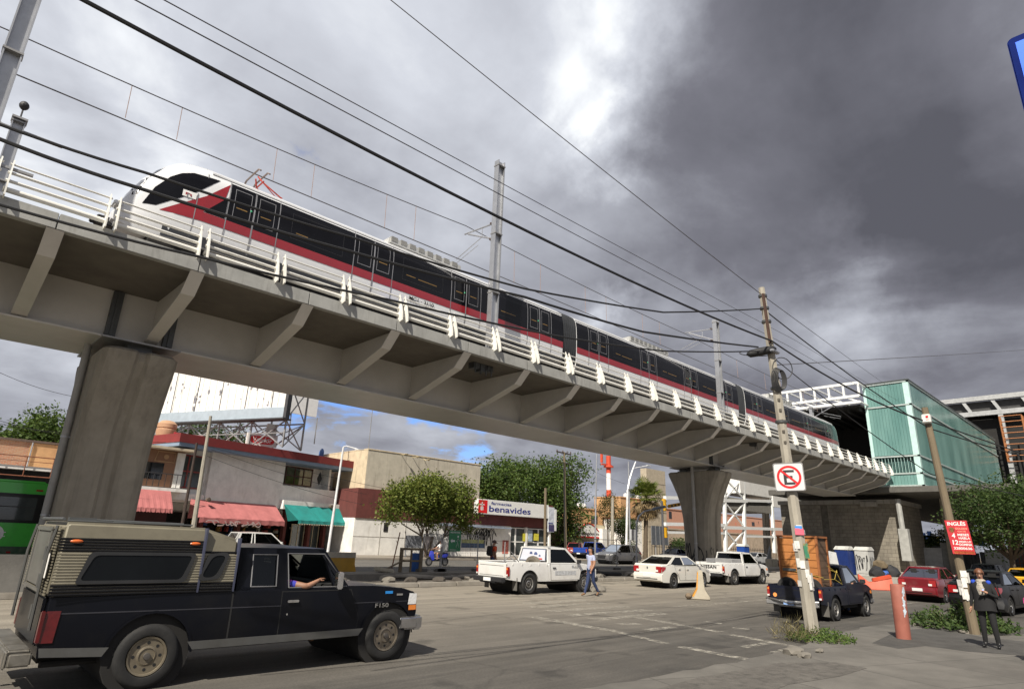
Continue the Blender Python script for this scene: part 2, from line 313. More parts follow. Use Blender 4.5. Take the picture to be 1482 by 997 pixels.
# ---------------------------------------------------------------- ground
def flat(name, poly, z, mat, thick=0):
    b = B()
    if thick: b.prism(poly, 'XY', z-thick, z)
    else: b.face(*[(x, y, z) for x, y in poly])
    return struct(b.build(name, mat, smooth=0))
def rect(x0, x1, y0, y1): return [(x0, y0), (x1, y0), (x1, y1), (x0, y1)]
EARTH = M('dusty_earth', (.20, .165, .125), .95, var=.3, scale=1.2, dirt=(.11, .095, .075), damt=.6, bump=.5, bscale=8)
# asphalt: worn, with tyre-darkened lanes running along the road, tar lines and a paler tone towards the median
ASPH = M('asphalt', (.072, .066, .057), .88, var=.22, scale=.55, dirt=(.04, .038, .035), dscale=.35, damt=.5, bump=.35, bscale=70)
N2, L2, b2 = nodes(ASPH); src = b2.inputs['Base Color'].links[0].from_socket
tc2 = N2.new('ShaderNodeTexCoord'); sp2 = N2.new('ShaderNodeSeparateXYZ'); L2.new(tc2.outputs['Object'], sp2.inputs[0])
nn = N2.new('ShaderNodeTexNoise'); nn.inputs['Scale'].default_value = .22; nn.inputs['Detail'].default_value = 6; L2.new(tc2.outputs['Object'], nn.inputs['Vector'])
a1 = N2.new('ShaderNodeMath'); a1.operation = 'MULTIPLY_ADD'; L2.new(nn.outputs['Fac'], a1.inputs[0]); a1.inputs[1].default_value = 5; L2.new(sp2.outputs['Y'], a1.inputs[2])
r1 = N2.new('ShaderNodeMapRange'); r1.interpolation_type = 'SMOOTHSTEP'; r1.inputs[1].default_value = 9; r1.inputs[2].default_value = 21; r1.inputs[4].default_value = .85; L2.new(a1.outputs[0], r1.inputs[0])
m1 = N2.new('ShaderNodeMix'); m1.data_type = 'RGBA'; m1.inputs[7].default_value = (.25, .222, .178, 1); L2.new(r1.outputs[0], m1.inputs[0]); L2.new(src, m1.inputs[6])
mp2 = N2.new('ShaderNodeMapping'); mp2.inputs['Scale'].default_value = (.05, 1.1, 1); L2.new(tc2.outputs['Object'], mp2.inputs['Vector'])
st = N2.new('ShaderNodeTexNoise'); st.inputs['Scale'].default_value = 1.3; st.inputs['Detail'].default_value = 9; st.inputs['Roughness'].default_value = .75; L2.new(mp2.outputs[0], st.inputs['Vector'])
r2 = N2.new('ShaderNodeMapRange'); r2.inputs[1].default_value = .35; r2.inputs[2].default_value = .65; r2.inputs[3].default_value = .72; r2.inputs[4].default_value = 1.28; L2.new(st.outputs['Fac'], r2.inputs[0])
m3 = N2.new('ShaderNodeMix'); m3.data_type = 'RGBA'; m3.blend_type = 'MULTIPLY'; m3.inputs[0].default_value = 1; L2.new(m1.outputs[2], m3.inputs[6]); L2.new(r2.outputs[0], m3.inputs[7])
mpv = N2.new('ShaderNodeTexVoronoi'); mpv.feature = 'DISTANCE_TO_EDGE'; mpv.inputs['Scale'].default_value = .16; wv2 = N2.new('ShaderNodeVectorMath'); wv2.operation = 'MULTIPLY_ADD'; L2.new(nn.outputs['Color'], wv2.inputs[0]); wv2.inputs[1].default_value = (6, 6, 0); L2.new(tc2.outputs['Object'], wv2.inputs[2]); L2.new(wv2.outputs[0], mpv.inputs['Vector'])
r3 = N2.new('ShaderNodeMapRange'); r3.inputs[1].default_value = .002; r3.inputs[2].default_value = .012; r3.inputs[3].default_value = .78; r3.inputs[4].default_value = 1; L2.new(mpv.outputs['Distance'], r3.inputs[0])
m4 = N2.new('ShaderNodeMix'); m4.data_type = 'RGBA'; m4.blend_type = 'MULTIPLY'; m4.inputs[0].default_value = 1; L2.new(m3.outputs[2], m4.inputs[6]); L2.new(r3.outputs[0], m4.inputs[7]); gr = N2.new('ShaderNodeTexNoise'); gr.inputs['Scale'].default_value = 28; gr.inputs['Detail'].default_value = 4; gr.inputs['Roughness'].default_value = .8; L2.new(tc2.outputs['Object'], gr.inputs['Vector']); r5 = N2.new('ShaderNodeMapRange'); r5.inputs[1].default_value = .3; r5.inputs[2].default_value = .7; r5.inputs[3].default_value = .62; r5.inputs[4].default_value = 1.38; L2.new(gr.outputs['Fac'], r5.inputs[0])
m5 = N2.new('ShaderNodeMix'); m5.data_type = 'RGBA'; m5.blend_type = 'MULTIPLY'; m5.inputs[0].default_value = 1; L2.new(m4.outputs[2], m5.inputs[6]); L2.new(r5.outputs[0], m5.inputs[7])
oi = N2.new('ShaderNodeTexNoise'); oi.inputs['Scale'].default_value = .9; oi.inputs['Detail'].default_value = 5; L2.new(tc2.outputs['Object'], oi.inputs['Vector']); r6 = N2.new('ShaderNodeMapRange'); r6.inputs[1].default_value = .60; r6.inputs[2].default_value = .68; r6.inputs[3].default_value = 1; r6.inputs[4].default_value = .62; L2.new(oi.outputs['Fac'], r6.inputs[0])
m6 = N2.new('ShaderNodeMix'); m6.data_type = 'RGBA'; m6.blend_type = 'MULTIPLY'; m6.inputs[0].default_value = 1; L2.new(m5.outputs[2], m6.inputs[6]); L2.new(r6.outputs[0], m6.inputs[7]); L2.new(m6.outputs[2], b2.inputs['Base Color'])
flat('ground', rect(-700, 1500, -900, 1500), -.03, EARTH)
flat('near_road', [(-120, 4.5), (10, 4.5), (22, 3), (30, -60), (260, -60), (260, 21.6), (-120, 21.6)], 0, ASPH)
FARASPH = M('far_road_asphalt', (.105, .10, .09), .9, var=.2, scale=.5, dirt=(.16, .14, .115), dscale=.3, damt=.5, bump=.2)
flat('far_road', rect(-120, 260, 26.9, 44.6), .002, FARASPH)
PAVE = M('pavement_concrete', (.135, .126, .11), .92, var=.2, scale=1.1, dirt=(.08, .074, .065), dscale=.7, damt=.6, bump=.4, bscale=45)
def slabs(m, w_, h_, ang, dark=.45):
    Nn, Ll, bb = nodes(m); s_ = bb.inputs['Base Color'].links[0].from_socket; t_ = Nn.new('ShaderNodeTexCoord'); mp = Nn.new('ShaderNodeMapping'); mp.inputs['Rotation'].default_value = (0, 0, ang); Ll.new(t_.outputs['Object'], mp.inputs[0])
    br = Nn.new('ShaderNodeTexBrick'); br.offset = 0; br.inputs['Scale'].default_value = 1; br.inputs['Brick Width'].default_value = w_; br.inputs['Row Height'].default_value = h_; br.inputs['Mortar Size'].default_value = .012; br.inputs['Color1'].default_value = (1, 1, 1, 1); br.inputs['Color2'].default_value = (.82, .82, .82, 1); br.inputs['Mortar'].default_value = (dark,)*3+(1,); Ll.new(mp.outputs[0], br.inputs['Vector'])
    m_ = Nn.new('ShaderNodeMix'); m_.data_type = 'RGBA'; m_.blend_type = 'MULTIPLY'; m_.inputs[0].default_value = 1; Ll.new(s_, m_.inputs[6]); Ll.new(br.outputs['Color'], m_.inputs[7]); Ll.new(m_.outputs[2], bb.inputs['Base Color'])
slabs(PAVE, 2.1, 1.7, R_(20))
edge = [PG(*q)[:2] for q in [(560, 1030), (760, 1012), (914, 992), (1010, 973), (1128, 949), (1172, 933), (1225, 917), (1262, 908), (1300, 905), (1350, 899), (1372, 903), (1425, 913), (1475, 921)]]
rag = []
for (xa, ya), (xb, yb) in zip(edge, edge[1:]):
    for k in range(5): t_ = k/5; x, y = xa+(xb-xa)*t_, ya+(yb-ya)*t_; n_ = noise.noise(Vector((x*1.7, y*1.7, 3)))*.14; rag.append((x+n_*.4, y+n_))
rag.append(edge[-1])
flat('near_sidewalk', rag + [(30, 1.5), (40, -60), (-60, -60), (-60, rag[0][1])], .06, PAVE, .12)
PATCH = M('dark_asphalt_patch', (.06, .057, .052), .95, var=.3, scale=2, bump=.6, bscale=40)
flat('asphalt_patch', [PG(*q, .064)[:2] for q in [(1262, 930), (1300, 912), (1352, 908), (1420, 921), (1482, 928), (1482, 948), (1400, 942), (1340, 934), (1300, 938)]], .064, PATCH)
flat('gravel_patch', [PG(*q, .064)[:2] for q in [(900, 1010), (1010, 980), (1130, 958), (1210, 958), (1255, 966), (1215, 978), (1140, 990), (1090, 1012)]], .0635, M('broken_concrete', (.10, .092, .08), .95, var=.45, scale=6, dirt=(.07, .062, .055), dscale=3, damt=.7, bump=1, bscale=30))
KERB = M('kerb_concrete', (.30, .275, .235), .9, var=.15, dirt=(.15, .13, .1), damt=.6)
b = B()
x = -60.
while x < 150: b.box(x, x+1.985, 21.6, 21.86, -.02, .17); x += 2
struct(b.build('median_kerb', KERB, bevel=.03))
# median soil, uneven
b = B(); nx, ny = 260, 9
def medz(x, y): return .08 + .09*noise.noise(Vector((x*.8, y*.8, 0))) + .05*noise.noise(Vector((x*2.7, y*2.7, 5)))
b.add([(-60+i*.8, 21.86+j*(3.4/8), medz(-60+i*.8, 21.86+j*.42) if 0 < j < 8 else .03) for i in range(nx) for j in range(ny)], [(i*ny+j, (i+1)*ny+j, (i+1)*ny+j+1, i*ny+j+1) for i in range(nx-1) for j in range(ny-1)])
struct(b.build('median_soil', M('dark_rubble_soil', (.10, .088, .072), .97, var=.45, scale=3, dirt=(.05, .045, .04), dscale=2, damt=.7, bump=1, bscale=14)))
b = B(); b.box(-60, 150, 25.25, 26.9, -.02, .27); struct(b.build('median_platform', M('platform_concrete', (.20, .18, .15), .93, var=.2, dirt=(.12, .105, .085), damt=.6, bump=.3), bevel=.02))
FARPAVE = M('far_pavement', (.26, .23, .19), .92, var=.15, scale=.8, dirt=(.17, .145, .115), damt=.6)
b = B(); b.box(-60, 62, 44.6, 52, -.02, .15); struct(b.build('far_sidewalk', FARPAVE, bevel=.03))

# painted markings, worn
PAINT = bpy.data.materials.new('worn_road_paint'); PAINT.use_nodes = True; N3, L3, b3 = nodes(PAINT); b3.inputs['Roughness'].default_value = .85
tc3 = N3.new('ShaderNodeTexCoord'); n3 = N3.new('ShaderNodeTexNoise'); n3.inputs['Scale'].default_value = 5; n3.inputs['Detail'].default_value = 8; n3.inputs['Roughness'].default_value = .75; L3.new(tc3.outputs['Object'], n3.inputs['Vector'])
r = N3.new('ShaderNodeMapRange'); r.inputs[1].default_value = .41; r.inputs[2].default_value = .62; r.inputs[3].default_value = 0; r.inputs[4].default_value = .85; L3.new(n3.outputs['Fac'], r.inputs[0]); L3.new(r.outputs[0], b3.inputs['Alpha']); b3.inputs['Base Color'].default_value = (.38, .355, .30, 1)
def stripe(pts, wd=None, z=.005, name='road_marking'):
    """a painted strip between two ground points of the photo"""
    a, b_ = PG(*pts[0], z), PG(*pts[1], z); d = (b_-a).normalized(); n_ = Vector((-d.y, d.x, 0))*wd/2
    q = B(); q.face(a-n_, b_-n_, b_+n_, a+n_); struct(q.build(name, PAINT, smooth=0))
for p_ in [((757, 873), (846, 868)), ((766, 878), (874, 872)), ((795, 884), (906, 877)), ((822, 890), (938, 882)), ((858, 896), (962, 887))]: stripe(p_, .42, name='crosswalk_stripe')
for p_, w_ in [(((770, 892), (885, 912)), .34), (((885, 912), (966, 931)), .22), (((905, 890), (1043, 914)), .28), (((1053, 917), (1150, 935)), .26), (((984, 935), (1100, 957)), .26), (((976, 877.5), (1119, 867)), .13), (((1230, 862), (1262, 860)), .13), (((1286, 875), (1330, 871)), .13), (((1350, 885), (1372, 888)), .12), (((935, 911), (975, 907)), .3), (((895, 903), (925, 902)), .3), (((1020, 899), (1045, 902)), .25), (((1060, 908), (1085, 910)), .25), (((1122, 945), (1150, 938)), .3), (((1075, 936), (1110, 930)), .2), (((1100, 868), (1126, 866)), .14)]: stripe(p_, w_)

# ---------------------------------------------------------------- viaduct
YF, ZB, ZT, D0, DD = 19.94, 9.70, 10.18, 1.46, 3.75
STEELP = M('girder_paint', (.55, .53, .49), .38, var=.08, scale=.5, dirt=(.40, .38, .33), dscale=.3, damt=.5)
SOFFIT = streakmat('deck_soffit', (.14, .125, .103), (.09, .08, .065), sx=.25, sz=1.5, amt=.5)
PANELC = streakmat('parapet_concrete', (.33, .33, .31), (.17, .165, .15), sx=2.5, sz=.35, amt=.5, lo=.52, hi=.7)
via = thing('viaduct', 'long elevated metro viaduct of grey steel girder and concrete deck on tall piers', 'viaduct', (4.9, 25.6, 0))
XA, XB = -20, 77.3
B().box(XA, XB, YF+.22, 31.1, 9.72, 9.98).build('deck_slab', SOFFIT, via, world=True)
k0, k1 = -5, 20
for k in range(k0, k1):
    xa = D0+DD*k+.012; xb = xa+DD-.024
    if xb > XB: xb = XB
    if xb-xa > .1: B().box(xa, xb, YF, YF+.24, ZB, ZT).build('edge_panel', PANELC, via, world=True, bevel=.015)
B().box(XA, XB, 31.08, 31.3, ZB, ZT).build('far_edge_panel', PANELC, via, world=True)
b = B(); b.box(XA, XB, 24.1, 27.1, 8.06, 9.72); b.box(XA, XB, 23.86, 27.34, 8.0, 8.055)
x = XA+1
b.build('box_girder', STEELP, via, world=True)
rib = [(YF+.03, 9.695), (20.6, 9.08), (23.95, 8.12), (24.1, 8.1), (24.1, 9.71), (YF+.2, 9.71)]
for k in range(k0, k1+1):
    xc = D0+DD*k
    if xc < XA or xc > XB-.2: continue
    b = B(); b.prism([(y-.0, z) for y, z in rib], 'YZ', xc-.02, xc+.02)
    fl = [(YF+.02, 9.69), (20.6, 9.07), (24.0, 8.1)]; up = [(24.02, 8.15), (20.63, 9.12), (YF+.07, 9.69)]
    b.prism(fl+up, 'YZ', xc-.21, xc+.21)
    b.build('rib', STEELP, via, world=True, smooth=0)
for xc, nm in ((4.9, 0), (46.0, 1)):
    for dx in (-.95, .85):
        b = B(); b.box(xc+dx-.16, xc+dx+.16, 23.93, 24.1, 8.1, 9.68); b.box(xc+dx-.03, xc+dx+.03, 23.88, 23.95, 8.1, 9.68); b.build('stiffener', M('dark_steel', (.09, .095, .095), .5, .4), via, world=True)
    b = B(); b.box(xc-1.2, xc+1.25, 23.6, 27.6, 7.94, 7.998); b.build('bearing_flange', STEEL, via, world=True)
# small drain boxes under the deck
for xc in (18.2, 46.6):
    b = B()
    for i in range(3): b.box(xc-.55+i*.42, xc-.2+i*.42, 20.9, 21.3, 9.45-.08*(i % 2), 9.71)
    for i in range(4): b.box(xc-.5+.33*i, xc-.46+.33*i, 20.86, 20.9, 9.2, 9.71)
    b.build('drain_box', M('dark_steel', ()), via, world=True)
# railing panels
RAILC = M('railing_white', (.74, .73, .68), .4, var=.06, dirt=(.45, .42, .36), dscale=2, damt=.4)
fin = [(20.16, 10.13), (20.14, 11.22), (20.10, 11.34), (20.0, 11.1), (19.86, 10.75), (19.76, 10.4), (19.74, 10.15), (19.93, 10.10)]
def rail_panel(x0, x1):
    r_ = B(); r_.tube([(x0-.06, 20.06, 10.42), (x1+.06, 20.06, 10.42)], .075, 10); rp = r_.build('railing_panel', RAILC, via, world=True)
    for z, rad, y in ((10.68, .05, 20.05), (10.93, .045, 20.07), (11.2, .03, 20.1)): B().tube([(x0-.06, y, z), (x1+.06, y, z)], rad, 8).build('rail', RAILC, rp, world=True)
    for x in (x0, x1): B().prism(fin, 'YZ', x-.018, x+.018).build('post', RAILC, rp, world=True, smooth=0)
for j in range(-4, 28):
    x0 = 5.22+2.575*j+.13; x1 = x0+2.575-.26
    rail_panel(x0, x1)
# track bed and rails
b = B(); b.box(XA, XB, 21.8, 24.1, 9.98, 10.16); b.box(XA, XB, 26.4, 28.8, 9.98, 10.16); b.build('track_plinth', M('ballast_concrete', (.09, .085, .08), .95, var=.3, scale=4), via, world=True)
for y in (22.18, 23.62, 26.85, 28.3): B().box(XA, XB, y-.035, y+.035, 10.16, 10.32).build('track_rail', RUST, via, world=True)
# piers
def pier(xc, label):
    t = thing('bridge_pier', label, 'pier', (xc, 25.6, 0), group='concrete piers carrying the viaduct')
    b = B(); rings = []
    for z, wy in ((0, 1.08), (3.0, 1.1), (4.0, 1.16), (5.0, 1.32), (5.9, 1.62), (6.7, 1.98), (7.3, 2.28), (7.55, 2.34), (7.64, 2.24)):
        hx = 1.16 if z < 7.56 else 1.08; c_ = .28; g = .13 if z < 7.4 else .2
        r_ = [(-hx, -wy+c_*1.2), (-hx+c_*.5, -wy+.1), (-hx+c_*1.2, -wy), (-.22, -wy), (-.1, -wy+g), (.1, -wy+g), (.22, -wy), (hx-c_*1.2, -wy), (hx-c_*.5, -wy+.1), (hx, -wy+c_*1.2)]
        rings.append([(x, y, z) for x, y in r_] + [(-x, -y, z) for x, y in r_])
    b.loft(rings).build('shaft', CONCD, t, smooth=25)
    for y in (-1.3, 1.3):
        b = B(); b.box(-.5, .5, y-.4, y+.4, 7.63, 7.78); b.box(-.38, .38, y-.3, y+.3, 7.78, 7.95); b.build('bearing', M('dark_steel', ()), t, bevel=.01)
    b = B(); b.tube([(-1.29, -.1, 0), (-1.29, -.1, 5.0), (-1.29, -.1, 8.0)], .12, 12)
    pp = b.build('drain_pipe', M('pipe_grey', (.34, .335, .32), .6, var=.1, dirt=(.2, .19, .17), damt=.4), t)
    b = B()
    for z in (2.15, 4.7): b.lathe([(.135, z), (.135, z+.06)], (-1.29, -.1, 0), n=14); b.box(-1.3, -1.12, -.2, 0, z, z+.05)
    b.build('pipe_clamp', GALV, pp)
    return t
p1 = pier(4.95, 'nearest tall concrete pier with drain pipe, behind the black pickup')
p2_ = pier(46.0, 'flared concrete pier with graffiti at its foot, behind the white sedan')
b = B(); scribble(b, (44.83, 26.4, .75), (0, -1, 0), (0, 0, 1), 1.7, 1.5, 5, .07, 5); scribble(b, (45.1, 24.5, .8), (1, 0, 0), (0, 0, 1), 1.9, 1.2, 4, .06, 8); b.build('graffiti', M('spray_black', (.02, .02, .022), .7), p2_, world=True, smooth=0)

# ---------------------------------------------------------------- train
TY = 22.9
SEC = [(11.25, 1.20), (11.6, 1.29), (12.2, 1.33), (13.1, 1.33), (13.7, 1.30), (14.05, 1.23), (14.3, 1.07), (14.52, .76), (14.66, .38), (14.72, .0)]
NOSE_T = [(2.95, 11.95), (3.1, 12.4), (3.3, 12.95), (3.55, 13.45), (3.9, 13.95), (4.3, 14.42), (4.7, 14.62), (5.3, 14.71), (5.8, 14.72)]
NOSE_W = [(2.95, .62), (3.1, .82), (3.35, .97), (3.8, 1.12), (4.5, 1.26), (5.4, 1.32), (6.0, 1.33)]
NOSE_B = [(2.95, 11.55), (3.3, 11.35), (3.8, 11.27), (4.4, 11.25)]
XE = 68.3
EZ = [12.2, 13.1, 13.7, 14.05]
def tr(x, tab, dflt, flip): 
    q = (XE-x+2.95) if x > 40 else x
    return lerp(q, tab) if q < 6 else dflt
def sec_y(z):
    return lerp(z, [(a, c) for a, c in SEC])
def train_y(x, z):
    zt = tr(x, NOSE_T, 14.72, 0); zb = tr(x, NOSE_B, 11.25, 0); w_ = tr(x, NOSE_W, 1.33, 0)/1.33
    z0 = 11.25+(z-zb)/(zt-zb)*(14.72-11.25); return sec_y(min(max(z0, 11.25), 14.72))*w_
TWHITE = M('train_white', (.72, .73, .74), .22, var=.03, coat=.6, dirt=(.55, .54, .52), damt=.25)
TRED = M('train_red', (.27, .009, .016), .3, var=.06, coat=.5)
TBLK = M('train_black_glass', (.006, .006, .008), .1, spec=.2, var=.3, scale=.6)
TSKIRT = M('train_skirt', (.05, .055, .065), .5, var=.15, dirt=(.1, .09, .08), damt=.4)
TLINE = M('train_grey_line', (.26, .26, .27), .4, .3)
train = thing('metro_train', 'white, red and black three-car metro train on the viaduct, nose at left', 'train', (5, TY, 10.32))
def trainshell(x0, x1):
    xs = [x0]; b = B()
    for e_ in [2.95, 3.02, 3.1, 3.2, 3.35, 3.55, 3.8, 4.1, 4.5, 4.9, 5.4, 6.0]:
        for q in (e_, XE+2.95-e_):
            if x0 < q < x1: xs.append(q)
    xs.append(x1); xs = sorted(set(xs)); rings = []
    for x in xs:
        zt = tr(x, NOSE_T, 14.72, 0); zb = tr(x, NOSE_B, 11.25, 0); w_ = tr(x, NOSE_W, 1.33, 0)/1.33; r_ = []
        for z, y in SEC: r_.append((x, TY-y*w_, zb+(z-11.25)/3.47*(zt-zb)))
        for z, y in SEC[-2::-1]: r_.append((x, TY+y*w_, zb+(z-11.25)/3.47*(zt-zb)))
        rings.append(r_)
    return b.loft(rings)
class TB(B):
    pass
def tpanel(name, polys, mat, parent, off, step=.35):
    b = B(Matrix.Translation((0, TY, 0)))
    for p_ in polys: panel(b, p_, train_y, -1, off+.004, step, EZ); panel(b, p_, train_y, 1, off+.004, step, EZ)
    return b.build(name, mat, parent, world=True, smooth=50)
def R4(x0, x1, z0, z1): return [(x0, z0), (x1, z0), (x1, z1), (x0, z1)]
cars = [(2.95, 24.55, [(6.15, 8.07), (11.31, 13.27), (16.52, 18.42), (21.7, 23.59)], 'front_car'), (25.75, 45.3, [(26.82, 28.73), (32.05, 33.94), (37.29, 39.2), (42.5, 44.4)], 'middle_car'), (46.5, XE, [(47.7, 49.6), (52.9, 54.8), (58.1, 60.0), (63.3, 64.9)], 'rear_car')]
for ci, (xa, xb, drs, nm) in enumerate(cars):
    car = trainshell(xa, xb).build(nm, TWHITE, train, smooth=40, world=True)
    b0, b1 = (6.15, xb) if ci == 0 else (xa, xb) if ci == 1 else (xa, XE-2.9)
    band = [R4(b0, b1, 12.53, 14.06)]
    tpanel('window_band', band, TBLK, car, .006)
    if ci == 0:
        tpanel('cab_window', [[(3.60, 12.2), (3.98, 12.25), (4.64, 12.78), (5.1, 13.2), (5.78, 13.98), (4.9, 13.9), (4.53, 13.72), (4.22, 13.45), (3.85, 12.9)]], TBLK, car, .008, .2)
        tpanel('red_stripe', [[(4.1, 12.12), (5.4, 12.17), (5.4, 13.15)], [(5.39, 12.525), (6.02, 13.25), (6.14, 13.98), (5.39, 13.14)], R4(5.39, b1, 12.17, 12.525)], TRED, car, .008, .25)
        tpanel('window_band', [[(5.42, 12.54), (6.13, 12.54), (6.13, 13.42)]], TBLK, car, .009, .2)
        tpanel('panel_seam', [R4(5.13, 5.16, 11.5, 13.15), R4(5.36, 5.385, 13.9, 14.45)], TLINE, car, .012)
        tpanel('windshield', [[(3.14, 12.35), (3.42, 12.5), (3.62, 13.2), (4.1, 13.95), (4.0, 14.02), (3.5, 13.35)]], TBLK, car, .004, .15)
        o_ = B().box(2.86, 3.12, TY-.9, TY-.45, 11.95, 12.1).build('headlight', CLRL, car, world=True, bevel=.03)
        o_ = B().box(2.86, 3.12, TY+.45, TY+.9, 11.95, 12.1).build('headlight', CLRL, car, world=True, bevel=.03)
        tpanel('emblem_plate', [R4(4.66, 5.1, 12.88, 13.12)], WSTEEL, car, .018, .1); text('rr', (4.88, TY-train_y(4.88, 13.0)-.03, 13.0), (1, .09, 0), (0, .2, 1), .14, TRED, car, .3, 'emblem', .03)
        b = B(); b.box(2.6, 3.2, TY-.25, TY+.25, 11.4, 11.7); b.tube([(2.62, TY, 11.55), (2.45, TY, 11.55)], .14, 10); b.build('coupler', BLKP, car, world=True, bevel=.03)
    elif ci == 1: tpanel('red_stripe', [R4(b0, b1, 12.17, 12.525)], TRED, car, .008)
    else:
        tpanel('red_stripe', [R4(b0, XE-1.5, 12.17, 12.525)], TRED, car, .008)
        tpanel('window_band', [[(b1+.02, 12.54), (XE-.9, 12.54), (XE-1.75, 14.0), (b1+.02, 14.05)]], M('cab_glass', (.05, .07, .075), .06, spec=.8), car, .008, .25)
        tpanel('red_stripe', [[(XE-.85, 12.2), (XE-.75, 12.2), (XE-1.6, 14.0), (XE-1.7, 14.0)]], TRED, car, .01, .2)
        tpanel('panel_seam', [R4(b1-.02, b1+.02, 12.53, 14.06), R4(b1+1.0, b1+1.03, 12.53, 14.0)], TLINE, car, .014)
    s0, s1 = (4.3, xb) if ci == 0 else (xa, xb) if ci == 1 else (xa, XE-1.4)
    tpanel('skirt', [R4(s0, s1, 11.27, 11.62)], TSKIRT, car, .012)
    b = B(); b.box(max(xa, 4), min(xb, XE-1), TY-1.05, TY+1.05, 10.95, 11.3)
    for bx in (xa+3.4, xb-3.4): b.box(bx-1.3, bx+1.3, TY-1.1, TY+1.1, 10.55, 11.0)
    b.build('underframe', DARK, car, world=True)
    for bx in (xa+3.4, xb-3.4):
        for dx in (-.95, .95): B().lathe([(.0, -.78), (.40, -.78), (.42, -.70), (.42, .70), (.40, .78), (0, .78)], (bx+dx, TY, 10.74), 'Y', 18).build('wheelset', RUST, car, world=True)
    for i, (d0, d1) in enumerate(drs):
        m_ = (d0+d1)/2
        seam = tpanel('door', [R4(d0, d0+.035, 11.55, 14.1), R4(d1-.035, d1, 11.55, 14.1), R4(m_-.03, m_+.03, 11.5, 14.0)], TLINE, car, .014)
        for w0, w1 in ((d0+.2, m_-.14), (m_+.14, d1-.2)):
            fr = tpanel('door_window', [R4(w0, w1, 12.72, 12.745), R4(w0, w1, 13.86, 13.885), R4(w0, w0+.022, 12.745, 13.86), R4(w1-.022, w1, 12.745, 13.86)], TLINE, seam, .016)
            tpanel('lamp_glint', [R4(w0+.1, w1-.12, 13.12, 13.16)], M('amber_reflection', (.22, .13, .035), .4), seam, .010)  # flat amber strips paint the inside lamps' light onto the glass
        b = B(); b.ball((m_-.12, TY-1.345, 13.2), .04); b.build('door_lamp', M('green_lens', (.05, .4, .2), .3), seam, world=True)
    for (d0, d1), (e0, e1) in zip(drs, drs[1:]):
        tpanel('passenger_window', [R4(d1+.5, e0-.5, 12.75, 12.762), R4(d1+.5, e0-.5, 13.8, 13.812), R4(d1+.5, d1+.512, 12.762, 13.8), R4(e0-.512, e0-.5, 12.762, 13.8)], M('black_gasket', (.03, .03, .033), .5), car, .010)
        tpanel('lamp_glint', [R4(d1+.7, d1+1.2, 13.0, 13.035), R4(d1+1.35, d1+2.4, 12.98, 13.015)], M('amber_reflection', ()), car, .010)  # same painted amber light on the passenger windows
    # roof equipment
    if ci != 1 or True:
        ax = (13.2, 17.4, 'x') if ci == 0 else (31.6, 36.2, 'x') if ci == 1 else (52, 57, 'x')
        ac = B().box(ax[0], ax[1], TY-.9, TY+.9, 14.45, 14.79).build('roof_unit', M('roof_unit_grey', (.5, .5, .48), .5, .3), car, world=True, bevel=.05)
        b = B(); n_ = int((ax[1]-ax[0])/.5)
        for i in range(n_): b.box(ax[0]+.1+i*.5, ax[0]+.42+i*.5, TY-.92, TY-.6, 14.6, 14.82)
        b.build('vent_louvre', M('louvre_dark', (.22, .22, .21), .6), ac, world=True)
    b = B(); b.box(max(xa, 5.5), min(xb, XE-2.5), TY-1.2, TY-1.12, 14.16, 14.22); b.box(max(xa, 5.5), min(xb, XE-2.5), TY+1.12, TY+1.2, 14.16, 14.22); b.build('gutter', TWHITE, car, world=True)
    if ci == 0: text('MC1 - 3110', (14.9, TY-1.352, 12.0), (1, 0, 0), (0, 0, 1), .17, BLKP, car, 1.35, 'train_number', .006)
for x0, x1 in ((24.5, 25.8), (45.25, 46.55)):
    b = B(); n_ = 15
    for i in range(n_):
        xa = x0+(x1-x0)*i/n_; s_ = .93 if i % 2 else .98
        rings = []
        for x in (xa, xa+(x1-x0)/n_): rings.append([(x, TY-y*s_, 11.4+(z-11.25)*.955) for z, y in SEC]+[(x, TY+y*s_, 11.4+(z-11.25)*.955) for z, y in SEC[-2::-1]])
        b.loft(rings)
    b.build('gangway_bellows', M('bellows', (.03, .033, .038), .7, var=.2), train, world=True)
b = B(); PRD = M('pantograph_red', (.45, .05, .03), .5)
ph = PY(366, 250, TY); pb = 14.75
for s_ in (-.38, .38):
    b.tube([(8.35, TY+s_, pb), (7.55, TY+s_*.8, 15.15), ], .03, 6); b.tube([(7.55, TY+s_*.8, 15.15), (8.2, TY+s_*.6, pb+.02)], .02, 6); b.tube([(7.55, TY+s_*.8, 15.15), (7.4, TY+s_*.3, 15.42)], .03, 6)
b.tube([(8.35, TY-.4, pb), (8.35, TY+.4, pb)], .04, 6); b.tube([(7.55, TY-.4, 15.15), (7.55, TY+.4, 15.15)], .03, 6)
pan = b.build('pantograph', PRD, train, world=True)
b = B()
for dx in (-.18, .18): b.tube([(7.4+dx, TY-.85, 15.3), (7.4+dx, TY-.6, 15.46), (7.4+dx, TY+.6, 15.46), (7.4+dx, TY+.85, 15.3)], .035, 6)
b.build('collector_head', M('brown_grey', (.2, .16, .14), .6), pan, world=True)

